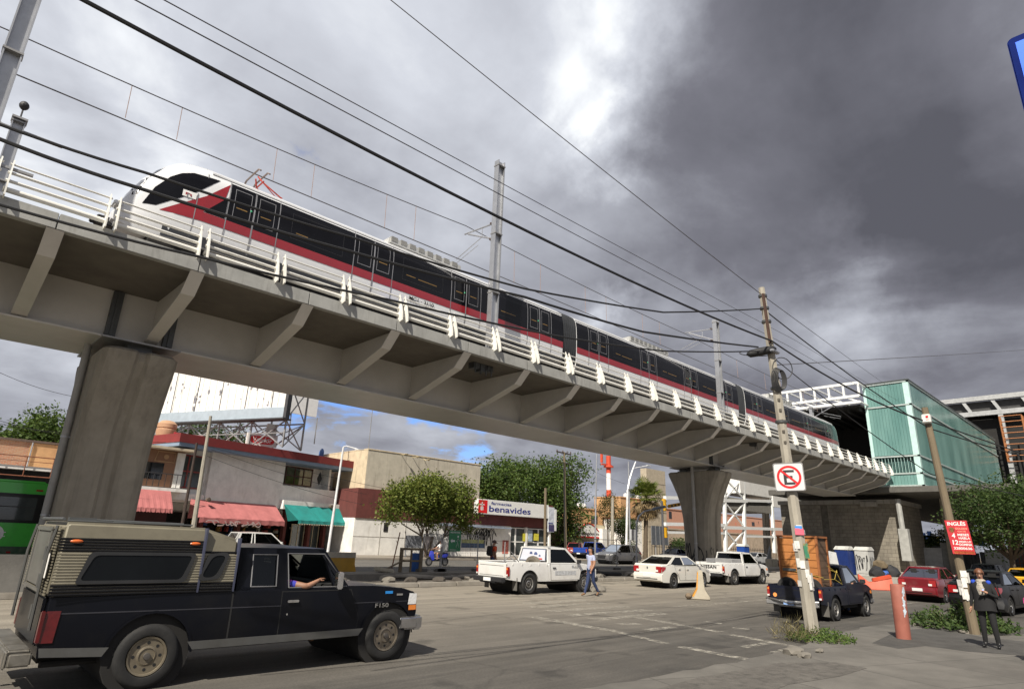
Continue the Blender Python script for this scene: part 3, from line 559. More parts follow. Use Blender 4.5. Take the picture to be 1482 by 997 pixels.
# ---------------------------------------------------------------- catenary masts and wires
def mast(x, y, top, label, z0=10.0, w_=.2, arm=True, side=1, armz=None, ball=False):
    t = thing('catenary_mast', label, 'mast', (x, y, z0), group='catenary masts along the viaduct')
    b = B(); h_ = top-z0
    for sx in (-1, 1): b.box(sx*w_-.02, sx*w_+.02, -w_*.8, w_*.8, 0, h_)
    b.box(-w_, w_, -.02, .02, 0, h_); b.box(-.3, .3, -.3, .3, 0, .04)
    b.build('column', GALV, t, smooth=0)
    b = B()
    for z in (h_*.97, h_*.6, h_*.3): b.box(-w_-.04, w_+.04, -w_*.8-.03, w_*.8+.03, z, z+.06)
    b.build('clamp', STEEL, t)
    if arm:
        az_ = armz-z0
        b = B(); b.tube([(0, 0, az_+.95), (0, side*2.5, az_+1.15)], .04, 8); b.tube([(0, 0, az_), (0, side*2.2, az_+1.05)], .045, 8); b.tube([(0, side*1.1, az_+.5), (-.05, side*3.0, az_-.15)], .025, 6); b.tube([(-.05, side*1.3, az_+.1), (-.05, side*2.9, az_-.35)], .02, 6); b.tube([(0, side*1.1, az_+1.03), (0, side*1.1, az_+.5)], .02, 6)
        c_ = b.build('cantilever_arm', GALV, t)
        b = B()
        for q in ((0, side*.25, az_+.96), (0, side*.25, az_+.1)):
            for i in range(4): b.lathe([(.03, 0), (.085, .02), (.03, .045)], (q[0], q[1]+side*.06*i, q[2]+.02*i), 'Y', 10)
        b.build('insulator', M('brown_insulator', (.12, .09, .08), .3), c_)
    if ball:
        b = B(); b.tube([(0, 0, h_), (0, 0, h_+.5)], .03, 6); b.ball((0, 0, h_+.62), .17, (1, 1, 1.1)); b.build('beacon', BLKP, t)
        b = B(); b.box(-.25, .25, -.25, .25, h_-.1, h_-.02); b.box(-1.2, 1.5, -.06, .06, h_-.55, h_-.45); b.box(-.9, .9, -.06, .06, h_-2.2, h_-2.1); b.build('bracket', STEEL, t)
    return t
mast(-.55, 20.35, 17.6, 'catenary mast with arm at the upper left corner of the photo', armz=15.9)
mast(.05, 28.5, 17.0, 'catenary mast topped by a dark ball, at the left edge', arm=False, ball=True, w_=.19)
mast(18.2, 20.42, 20.4, 'catenary mast in front of the train, tallest one, above the middle of the deck', armz=16.0)
mast(40.2, 20.42, 17.9, 'catenary mast just left of the leaning concrete pole', armz=16.3)
mast(70.5, 25.2, 17.2, 'grey catenary mast in the dark station mouth beyond the train tail', armz=15.9, side=-1)
def wire(name, label, pts, r, mat=CABLE, sag=0, n=14, cat='cable', group=None):
    P_ = [Vector(p) for p in pts]; out = []
    for a, b_ in zip(P_, P_[1:]):
        for k in range(n):
            t_ = k/n; q = a.lerp(b_, t_); q.z -= 4*sag*t_*(1-t_); out.append(q)
    out.append(P_[-1]); c_ = (P_[0]+P_[-1])/2
    b = B(Matrix.Translation(-P_[0])); b.tube(out, r, 6)
    o = b.build(name, mat); o.location = P_[0]; WM[o.name] = Matrix.Translation(P_[0])
    return tag(o, label, cat, group)
cx = [(-14, 17.0), (-.55, 16.9), (18.2, 17.65), (40.2, 17.35), (70.5, 17.1)]
mw = wire('messenger_wire', 'thin grey catenary messenger wire strung above the train', [(x, TY, z) for x, z in cx], .022, WIRE, sag=.15, cat='wire')
cw = wire('contact_wire', 'grey contact wire running just over the train roof', [(-14, TY, 15.5), (-.55, TY, 15.5), (18.2, TY, 15.62), (40.2, TY, 15.6), (70.5, TY, 15.55)], .024, WIRE, cat='wire')
for (xa, za), (xb, zb) in zip(cx[1:], cx[2:]):
    for i in range(1, 7):
        t_ = i/7; x = xa+(xb-xa)*t_+(.5 if i % 2 else -.5); zt_ = za+(zb-za)*((x-xa)/(xb-xa))-.6*((x-xa)/(xb-xa))*(1-(x-xa)/(xb-xa))
        B().tube([(x, TY, zt_), (x+.05, TY, 15.6)], .012, 5).build('dropper', M('dropper_brown', (.3, .2, .16), .6), mw, world=True)
# ---------------------------------------------------------------- vehicles
def paint(name, c, rough=.25, dirt=(.25, .22, .18), damt=.25, coat=.7, spec=.5): return M(name, c, rough, var=.04, coat=coat, dirt=dirt, dscale=1.6, damt=damt, spec=spec)
SEAM = M('panel_gap', (.012, .012, .012), .9)
UNDER = M('underbody', (.015, .014, .013), .95)
INT = M('cabin_interior', (.012, .012, .012), .9)
GLS = glassmat('car_glass', (.75, .8, .78), .75)
GLSD = glassmat('tinted_car_glass', (.3, .32, .33), .22)
def wheel(p, x, y, r, wd, side, style='steel', cap=RIM, n=28):
    T = Matrix.Translation((x, y, r)) @ Matrix.Scale(side, 4, (0, 1, 0))
    b = B(T); rr_ = r*.62
    b.lathe([(rr_, -wd/2+.02), (r*.86, -wd/2), (r*.97, -wd/2+.03), (r, -wd/4), (r, wd/4), (r*.97, wd/2-.03), (r*.86, wd/2), (rr_+.01, wd/2-.02), (rr_, wd/2-.05), (rr_, -wd/2+.02)], (0, 0, 0), 'Y', n)
    w_ = b.build('wheel', BLACK, p, smooth=50)
    b = B(T); o = wd/2-.03
    b.lathe([(rr_, o-.02), (rr_*.97, o), (rr_*.88, o-.005), (rr_*.82, o-.06), (rr_*.62, o-.03), (rr_*.40, o-.01), (rr_*.34, o-.045), (.0, o-.045)], (0, 0, 0), 'Y', n)
    b.cur = 1
    if style == 'steel':
        for k in range(8):
            a = 2*math.pi*k/8; b.lathe([(0, .0), (rr_*.085, 0), (rr_*.085, .004), (0, .004)], (rr_*.66*math.cos(a), o-.022, rr_*.66*math.sin(a)), 'Y', 10)
    else:
        for k in range(5):
            a = 2*math.pi*(k+.5)/5; ca, sa = math.cos(a), math.sin(a); q = []
            for u, v in ((.42, -.10), (.85, -.24), (.85, .24), (.42, .10)): q.append((rr_*(u*ca-v*sa), o-.004-.03*(u < .5), rr_*(u*sa+v*ca)))
            b.add(q, [(0, 1, 2, 3)])
    b.build('rim', [cap, SEAM], w_, smooth=40)
    b = B(T); b.lathe([(0, o+.015), (rr_*.16, o+.012), (rr_*.2, o-.05)], (0, 0, 0), 'Y', 14); b.build('hub', M('hub_dark', (.12, .11, .10), .5, .5) if style == 'steel' else cap, w_)
    return w_
def profile(top, xr, xf, ra, zb, zc):
    """closed outline: top is given from the rear bottom over the roof to the front bottom; arches cut along the bottom"""
    out = list(top); h = math.sqrt(max(ra*ra-(zb-zc)**2, 0.01)); a0 = math.asin((zb-zc)/ra)
    for xc in (xf, xr):
        for k in range(13): a = a0 + (math.pi-2*a0)*k/12; out.append((xc+ra*math.cos(a), zc+ra*math.sin(a)))
    return out
class Car:
    def __init__(s, name, label, cat, loc, yaw, group, scale, W, L0, L1, zbelt, plan=.08, bulge=.035):
        s.t = thing(name, label, cat, loc, yaw, group, scale); s.W = W; s.L0 = L0; s.L1 = L1; s.zb = zbelt; s.plan = plan; s.bulge = bulge; s.xc = (L0+L1)/2; s.hl = (L1-L0)/2
    def y(s, x, z):
        u = abs(x-s.xc)/s.hl; h = 1 - s.plan*u**4; v = (z-.55*s.zb)/(.5*s.zb); g = 1 - s.bulge*min(v*v, 2.2); return s.W/2*h*g
    def body(s, outline, mat, name='body', bevel=.045, cuts=12):
        bm = bmesh.new(); vs = [bm.verts.new((x, -1, z)) for x, z in outline]; f = bm.faces.new(vs); r = bmesh.ops.extrude_face_region(bm, geom=[f]); ev = [g for g in r['geom'] if isinstance(g, bmesh.types.BMVert)]
        for v in ev: v.co.y = 1
        bmesh.ops.recalc_face_normals(bm, faces=bm.faces); zlow = min(z for x, z in outline)+.12
        bm.verts.ensure_lookup_table()
        # y unit is half width: bevel in scaled space
        for v in bm.verts: v.co.y *= s.W/2
        es = [e for e in bm.edges if len(e.link_faces) == 2 and abs(e.verts[0].co.y-e.verts[1].co.y) < 1e-6 and min(v.co.z for v in e.verts) > zlow and e.calc_face_angle(0) > 1 and not s.inarch(e)]
        if es and bevel: bmesh.ops.bevel(bm, geom=es, offset=bevel, segments=3, affect='EDGES', clamp_overlap=True)
        for i in range(1, cuts): bmesh.ops.bisect_plane(bm, geom=bm.verts[:]+bm.edges[:]+bm.faces[:], plane_co=(s.L0+(s.L1-s.L0)*i/cuts, 0, 0), plane_no=(1, 0, 0))
        for i in range(1, 7): bmesh.ops.bisect_plane(bm, geom=bm.verts[:]+bm.edges[:]+bm.faces[:], plane_co=(0, 0, .2+i*.16), plane_no=(0, 0, 1))
        for v in bm.verts: v.co.y *= s.y(v.co.x, v.co.z)/(s.W/2)
        me = bpy.data.meshes.new(name); bm.to_mesh(me); bm.free(); me.materials.append(mat)
        s.b = finish(me, name, s.t, 32); return s.b
    def inarch(s, e):
        m = (e.verts[0].co+e.verts[1].co)/2
        return any(math.hypot(m.x-xc, m.z-zc) < ra*1.03 for xc, zc, ra in s.arches)
    def wells(s, r):
        b = B()
        for xc, zc, ra in s.arches: b.lathe([(ra*1.02, -s.W/2+.06), (ra*1.02, s.W/2-.06)], (xc, 0, zc), 'Y', 20)
        b.build('wheel_well', UNDER, s.t)
    def side(s, name, poly, mat, parent=None, off=.004, both=True, step=.3, sides=(-1, 1)):
        b = B()
        for sd in (sides if both else (-1,)): panel(b, poly, s.y, sd, off, step)
        return b.build(name, mat, parent or s.t, smooth=60)
    def door(s, poly, mat, handle=None, side=-1, name='door'):
        cx = sum(p[0] for p in poly)/len(poly); cz = sum(p[1] for p in poly)/len(poly)
        b = B(); panel(b, [(cx+(x-cx)*1.0+math.copysign(.012, x-cx), cz+(z-cz)+math.copysign(.012, z-cz)) for x, z in poly], s.y, side, .003, .3); b.cur = 1
        panel(b, poly, s.y, side, .007, .3); d = b.build(name, [SEAM, mat], s.t, smooth=60)
        if handle:
            hx, hz = handle; yy = s.y(hx, hz)
            B().box(hx-.09, hx+.09, side*(yy+.03)-.012, side*(yy+.03)+.012, hz-.018, hz+.018).build('handle', s.hmat, d, bevel=.008)
        return d
    hmat = BLKP; darkrear = False
def greenhouse(c, pts, Wb, Wt, mat, glass, side_windows, pil=.055, interior=True, roofname='roof', open_side=None, rear_glass=True):
    """pts: A rear bottom, B rear top, C front top, D front bottom (x,z); frame of pillars, roof and panes"""
    A, Bq, Cq, Dq = pts; zb, zt = A[1], Bq[1]
    def yy(z): return Wb + (Wt-Wb)*(z-zb)/(zt-zb)
    b = B(); r_ = []
    # roof: slightly domed
    n = 7; rings = []
    for i in range(n):
        t_ = i/(n-1); x = Bq[0]+(Cq[0]-Bq[0])*t_; z = Bq[1]+(Cq[1]-Bq[1])*t_; dome = .045*math.sin(math.pi*min(max(t_, .06), .94)); ring = []
        for k in range(9): u = -1+2*k/8; ring.append((x, Wt*u*(1.0 if abs(u) < .9 else 1.0), z+dome*(1-u**4)))
        for k in range(9): u = 1-2*k/8; ring.append((x, (Wt-.02)*u, z-.05))
        rings.append(ring)
    b.loft(rings)
    roof = b.build(roofname, mat, c.t, smooth=50)
    b = B()
    def pillar(p, q, w_):
        for sd in (-1, 1):
            y0, y1 = yy(p[1]), yy(q[1]); b.add([(p[0]-w_/2, sd*y0, p[1]), (p[0]+w_/2, sd*y0, p[1]), (p[0]+w_/2, sd*(y0-.06), p[1]), (p[0]-w_/2, sd*(y0-.06), p[1]), (q[0]-w_/2, sd*y1, q[1]), (q[0]+w_/2, sd*y1, q[1]), (q[0]+w_/2, sd*(y1-.06), q[1]), (q[0]-w_/2, sd*(y1-.06), q[1])], [(0, 1, 2, 3), (4, 5, 6, 7), (0, 1, 5, 4), (1, 2, 6, 5), (2, 3, 7, 6), (3, 0, 4, 7)])
    pillar((A[0]+pil/2, A[1]), (Bq[0]+pil/2, Bq[1]), pil); pillar((Dq[0]-pil/2, Dq[1]), (Cq[0]-pil/2, Cq[1]), pil)
    for px, pw in c.pillars:
        t_ = .5
        def xat(z, px=px): return px[0]+(px[1]-px[0])*(z-zb)/(zt-zb)
        pillar((xat(zb), zb), (xat(zt), zt), pw)
    b.build('pillar', mat, c.t, smooth=30)
    # panes
    for poly in side_windows:
        for sd in (-1, 1):
            if open_side and sd == -1 and poly in open_side: continue
            q = B(); q.add([(x, sd*(yy(z)-.012), z) for x, z in poly], [tuple(range(len(poly)))]); q.build('side_window', GLSD if c.darkrear and poly is side_windows[1] else glass, c.t, smooth=0)
    q = B(); q.add([(Dq[0]-.02, -Wb+.07, Dq[1]), (Dq[0]-.02, Wb-.07, Dq[1]), (Cq[0]-.01, Wt-.07, Cq[1]-.03), (Cq[0]-.01, -Wt+.07, Cq[1]-.03)], [(0, 1, 2, 3)]); q.build('windshield', glass, c.t, smooth=0)
    if rear_glass:
        q = B(); q.add([(A[0]+.02, -Wb+.07, A[1]+.03), (A[0]+.02, Wb-.07, A[1]+.03), (Bq[0]+.01, Wt-.09, Bq[1]-.05), (Bq[0]+.01, -Wt+.09, Bq[1]-.05)], [(0, 1, 2, 3)]); q.build('rear_window', glass, c.t, smooth=0)
    if interior:
        b = B(); x0, x1 = A[0]+.1, Dq[0]-.1
        for sx in c.seats:
            for y in (-.36, .36): hh_ = zt-zb; b.cbox((sx, y, zb-.12+hh_*.2), (.18, .46, .5+hh_*.3)); b.cbox((sx-.03, y, zb+hh_*.66), (.1, .24, .17))
        b.box(x1-.32, x1+.02, -Wb+.08, Wb-.08, zb-.1, zb+.06)
        for sx in c.seats[-1:]: b.lathe([(.16, -.012), (.185, 0), (.16, .012), (.16, -.012)], (sx+.42, .36, zb+.04), 'X', 16)
        b.build('seat', INT, c.t, bevel=.03)
    return yy
def mirrors(c, x, z, y, mat):
    for sd in (-1, 1):
        b = B(); b.cbox((x, sd*(y+.12), z+.06), (.1, .16, .13)); b.bar((x+.02, sd*y, z), (x, sd*(y+.1), z+.04), .03); b.build('mirror', mat, c.t, bevel=.03)
def lamp(c, x, y, z, dx, dy, dz, mat, name, bevel=.02): return B().cbox((x, y, z), (dx, dy, dz)).build(name, mat, c.t, bevel=bevel)

def pickup(name, label, loc, yaw=0, scale=1, mat=None, bed_h=.98, WB=2.95, r=.345, seed=0, plate_mat=PLATE, bump=BLKP, group=None, glass=GLSD):
    """compact single-cab pickup: cab and nose, hollow bed with tailgate"""
    W = 1.69; xr, xf = -WB/2, WB/2; L0, L1 = xr-1.05, xf+.78
    c = Car(name, label, 'pickup truck', loc, yaw, group, scale, W, L0, L1, .98, .07); c.arches = [(xr, r+.02, r+.09), (xf, r+.02, r+.09)]
    cabx = xr+.95; cowl = xf-.32; zb = .42
    top = [(cabx, zb), (cabx, 1.0), (cabx+.02, 1.04), (cowl-.02, 1.04), (cowl+.1, 1.035), (xf+.35, .965), (xf+.66, .88), (xf+.74, .80), (xf+.76, .6), (xf+.74, .48), (xf+.6, .36)]
    c.L0f = L0; full = c.L0, c.L1
    out = list(top)
    ra = r+.09; zc = r+.02; a0 = math.asin((zb-zc)/ra)
    for k in range(13): a = a0+(math.pi-2*a0)*k/12; out.append((xf+ra*math.cos(a), zc+ra*math.sin(a)))
    body = c.body(out, mat, 'body', .05, 14)
    # bed: two side panels, front wall, floor, tailgate
    prof = [(L0+.02, zb+.08), (L0+.02, bed_h), (cabx-.03, bed_h), (cabx-.03, zb)]
    for k in range(13): a = a0+(math.pi-2*a0)*k/12; prof.append((xr+ra*math.cos(a), zc+ra*math.sin(a)))
    for sd in (-1, 1):
        b = B(); panel(b, prof, c.y, sd, 0, .22); n_ = len(b.v); fs = list(b.f)
        bb_ = B(); panel(bb_, prof, c.y, sd, -.07, .22); bb_.v and b.add(bb_.v, bb_.f)
        o = b.build('bed_side', mat, c.t, smooth=50)
        q = B(); q.tube([(L0+.03, sd*(c.y(L0, bed_h)-.035), bed_h), (cabx-.04, sd*(c.y(cabx, bed_h)-.035), bed_h)], .036, 8); rl = q.build('bed_rail', mat, o, smooth=60)
        q = B()
        for i in range(5): x = L0+.25+i*.42; q.cbox((x, sd*(c.y(x, bed_h)+.005), bed_h-.045), (.04, .03, .05))
        q.build('rope_hook', mat, o)
    B().box(L0+.05, cabx-.03, -W/2+.1, W/2-.1, .52, .56).build('bed_floor', INT, c.t)
    B().box(cabx-.1, cabx-.03, -W/2+.1, W/2-.1, .5, bed_h+.01).build('bed_front_wall', mat, c.t)
    yt = c.y(L0, .8)
    tg = B().box(L0-.01, L0+.05, -yt+.06, yt-.06, .53, bed_h+.01).build('tailgate', mat, c.t, bevel=.025)
    q = B(); q.box(L0-.016, L0-.012, -yt+.16, yt-.16, .6, .61); q.box(L0-.016, L0-.012, -yt+.16, yt-.16, bed_h-.1, bed_h-.09); q.build('tailgate_groove', SEAM, tg)
    for sd in (-1, 1):
        l_ = B().box(L0-.02, L0+.09, sd*(yt-.0)-.055, sd*(yt-.0)+.02, .60, .90).build('taillight', REDL, c.t, bevel=.012)
        B().box(L0-.024, L0+.02, sd*yt-.05, sd*yt+.015, .80, .87).build('indicator', AMB, l_, bevel=.006); B().box(L0-.024, L0+.02, sd*yt-.05, sd*yt+.015, .61, .67).build('reversing_lamp', CLRL, l_, bevel=.006)
        q = B(); q.box(xr-.62, xr-.6, sd*(W/2-.12)-.11, sd*(W/2-.12)+.11, .14, .55); q.build('mud_flap', M('mud_flap_grey', (.10, .095, .085), .8), c.t)
    q = B(); q.box(L0-.2, L0-.02, -yt+.02, yt-.02, .40, .54); q.box(L0-.19, L0-.03, -.4, .4, .36, .40); bp = q.build('rear_bumper', bump, c.t, bevel=.03)
    pl = B().box(L0-.215, L0-.2, -.19, .17, .42, .53).build('number_plate', plate_mat, bp)
    q = B(); q.box(xf+.7, xf+.86, -W/2+.05, W/2-.05, .36, .56); q.box(xf+.42, xf+.78, -W/2+.02, -W/2+.1, .38, .56); q.box(xf+.42, xf+.78, W/2-.1, W/2-.02, .38, .56); q.build('front_bumper', bump, c.t, bevel=.04)
    for sd in (-1, 1): lamp(c, xf+.70, sd*.62, .74, .14, .3, .16, CLRL, 'headlight'); lamp(c, xf+.56, sd*(c.y(xf+.56, .74)+.0), .74, .14, .03, .12, AMB, 'turn_signal')
    q = B(); q.box(xf+.73, xf+.775, -.42, .42, .66, .82); q.build('grille', BLKP, c.t)
    # cab
    c.pillars = [((cabx+.42-.35, cabx+.42-.30), .05)][:0]; c.seats = [cabx+.35]
    Wb, Wt = W/2-.045, W/2-.16; zt = 1.56
    A, Bq, Cq, Dq = (cabx+.0, 1.03), (cabx+.10, zt), (cowl-.62, zt), (cowl+.02, 1.03)
    c.yy = greenhouse(c, (A, Bq, Cq, Dq), Wb, Wt, mat, glass, [[(A[0]+.16, 1.05), (cowl-.10, 1.05), (cowl-.62, 1.49), (A[0]+.2, 1.49)]], .13)
    q = B()
    for sd in (-1, 1): q.add([(A[0]+.02, sd*(c.yy(1.5)), 1.5), (Cq[0]-.0, sd*c.yy(1.5), 1.5), (Cq[0], sd*(Wt), zt), (Bq[0], sd*Wt, zt)], [(0, 1, 2, 3)])
    q.build('roof_rail', mat, c.t)
    for sd in (-1, 1): c.door([(cabx+.13, .46), (cowl-.02, .46), (cowl+.06, .7), (cowl+.06, 1.0), (cabx+.10, 1.0)], mat, (cabx+.28, .87), sd)
    mirrors(c, cowl-.12, 1.03, Wb, BLKP)
    B().box(cabx, xf+.5, -W/2+.16, W/2-.16, .30, .5).build('chassis', UNDER, c.t); q = B(); q.box(L0+.02, cabx, -.45, .45, .34, .5); q.tube([(xr, -W/2+.2, r), (xr, W/2-.2, r)], .06, 8); q.build('frame', UNDER, c.t)
    c.wells(r); 
    for x in (xr, xf):
        for sd in (-1, 1): wheel(c.t, x, sd*(W/2-.115), r, .21, sd)
    c.L0, c.cabx, c.cowl, c.xr, c.xf, c.bh, c.yt, c.tg, c.bp = L0, cabx, cowl, xr, xf, bed_h, yt, tg, bp
    return c

def sedan(name, label, loc, yaw=0, scale=1, mat=None, WB=2.6, r=.31, H=1.45, L=4.4, W=1.69, cat='car', glass=GLSD, group=None, tail='wrap', rimstyle='alloy', trunk=1.02, hood=.96, suv=False, ro=None):
    xr, xf = -WB/2, WB/2; ov = L-WB; ro = ro or ov*.54; L0, L1 = xr-ro, xf+ov-ro; zb = .24 if not suv else .32; belt = trunk-.06
    c = Car(name, label, cat, loc, yaw, group, scale, W, L0, L1, belt+.06, .13, .05); c.arches = [(xr, r+.01, r+.06), (xf, r+.01, r+.06)]; c.hmat = mat
    cowl = xf-.42 if not suv else xf-.35; dk = xr+.05 if not suv else L0+.12
    if suv: top = [(L0+.16, .34), (L0+.02, .45), (L0, .62), (L0+.06, .75), (L0+.07, belt), (L0+.16, belt+.06)]
    else: top = [(L0+.18, .26), (L0+.03, .34), (L0, .5), (L0+.02, .62), (L0+.10, .66), (L0+.08, trunk-.06), (L0+.14, trunk), (dk-.1, trunk+.02)]
    top += [(dk+.1, belt+.02), (cowl-.1, belt+.0), (cowl, hood+.03), (xf+.1, hood-.05), (L1-.28, hood-.15), (L1-.1, hood-.26), (L1-.02, .52), (L1, .4), (L1-.04, .3), (L1-.2, .2 if not suv else .28)]
    c.body(profile(top, xr, xf, r+.06, zb, r+.01), mat, 'body', .09, 16)
    Wb, Wt = W/2-.075, W/2-.24
    if suv: A, Bq, Cq, Dq = (L0+.14, belt), (L0+.48, H-.05), (cowl-.72, H-.04), (cowl+.12, belt+.02)
    else: A, Bq, Cq, Dq = (xr-.42, belt+.04), (xr+.42, H-.05), (cowl-.66, H-.03), (cowl+.14, belt)
    mid = (Bq[0]+Cq[0])/2-.02
    c.pillars = [((mid-.0, mid-.03), .07)] + ([((xr+.25, xr+.3), .07)] if suv else []); c.seats = [mid-.75, mid+.12]
    zt = H-.1
    def xa(z): return A[0]+(Bq[0]-A[0])*(z-A[1])/(Bq[1]-A[1])
    def xd(z): return Dq[0]+(Cq[0]-Dq[0])*(z-Dq[1])/(Cq[1]-Dq[1])
    z0 = belt+.05
    w1 = [(mid+.04, z0), (xd(z0)-.12, z0), (xd(zt)-.05, zt), (mid+.02, zt)]; w2 = [(xa(z0)+(.2 if not suv else .95), z0), (mid-.04, z0), (mid-.05, zt), (xa(zt)+(.13 if not suv else .72), zt)]
    sw = [w1, w2] + ([[(xa(z0)+.3, z0), (xa(z0)+.88, z0), (xa(zt)+.64, zt), (xa(zt)+.2, zt)]] if suv else [])
    c.yy = greenhouse(c, (A, Bq, Cq, Dq), Wb, Wt, mat, glass, sw, .1)
    q = B()
    for sd in (-1, 1):
        q.add([(xa(zt)+.02, sd*c.yy(zt), zt), (xd(zt)-.02, sd*c.yy(zt), zt), (Cq[0], sd*Wt, Cq[1]), (Bq[0], sd*Wt, Bq[1])], [(0, 1, 2, 3)])
        q.add([(A[0]+.02, sd*c.yy(z0), z0), (w2[0][0] if not suv else sw[2][0][0], sd*c.yy(z0), z0), (w2[3][0] if not suv else sw[2][3][0], sd*c.yy(zt), zt), (xa(zt)+.02, sd*c.yy(zt), zt)], [(0, 1, 2, 3)])
    q.build('quarter_panel', mat, c.t)
    for sd in (-1, 1):
        c.door([(mid+.01, zb+.1), (xf-.46, zb+.1), (xf-.40, .55), (xf-.42, belt-.04), (mid+.01, belt-.02)], mat, (mid+.16, belt-.14), sd)
        c.door([(xr+.46, zb+.1), (mid-.02, zb+.1), (mid-.02, belt-.02), (xr+.08, belt-.02), (xr+.12, .78), (xr+.32, .6)], mat, (xr+.42, belt-.13), sd)
    mirrors(c, cowl-.1, belt+.08, Wb, mat)
    for sd in (-1, 1):
        yl = c.y(L0+.1, .8); z = .80 if not suv else .95
        tl = B(); poly = [(L0-.02+.1, z-.12), (L0+.34, z+.02), (L0+.36, z+.11), (L0+.07, z+.12)]; panel(tl, poly, c.y, sd, .012, .1)
        tl.box(L0+.055, L0+.10, sd*(yl-.02)-(.0 if sd < 0 else .26), sd*(yl-.02)+(.26 if sd < 0 else .0), z-.13, z+.12); t_ = tl.build('taillight', REDL, c.t)
        q = B(); q.box(L0+.045, L0+.09, sd*(yl-.24)-.07, sd*(yl-.24)+.07, z-.10, z-.02); q.build('reversing_lamp', CLRL, t_)
        hl = B(); panel(hl, [(L1-.62, hood-.17), (L1-.24, hood-.31), (L1-.16, hood-.25), (L1-.28, hood-.155)], c.y, sd, .012, .1); hl.box(L1-.26, L1-.10, sd*.62-.14, sd*.62+.14, hood-.32, hood-.2); hl.build('headlight', CLRL, c.t, bevel=.01)
    q = B(); q.box(L1-.1, L1+.003, -.45, .45, .42, .56 if not suv else .72); q.box(L1-.1, L1+.004, -.55, .55, .3, .36); q.build('grille', BLKP, c.t, bevel=.02)
    q = B(); q.box(L0-.008, L0+.06, -.2, .2, .46 if not suv else .66, .58 if not suv else .78) if tail != 'trunk' else q.box(L0+.05, L0+.1, -.2, .2, .72, .84); q.build('number_plate', PLATE, c.t)
    q = B(); q.box(L0-.006, L0+.03, -.55, .55, .4, .415); q.build('bumper_line', SEAM, c.t)
    B().box(xr-.1, xf+.1, -W/2+.2, W/2-.2, .17, .5).build('chassis', UNDER, c.t); c.wells(r)
    for x in (xr, xf):
        for sd in (-1, 1): wheel(c.t, x, sd*(W/2-.115), r, .19, sd, rimstyle, M('alloy_rim', (.55, .55, .55), .3, .9))
    c.L0, c.L1, c.xr, c.xf, c.A, c.Bq = L0, L1, xr, xf, A, Bq
    return c
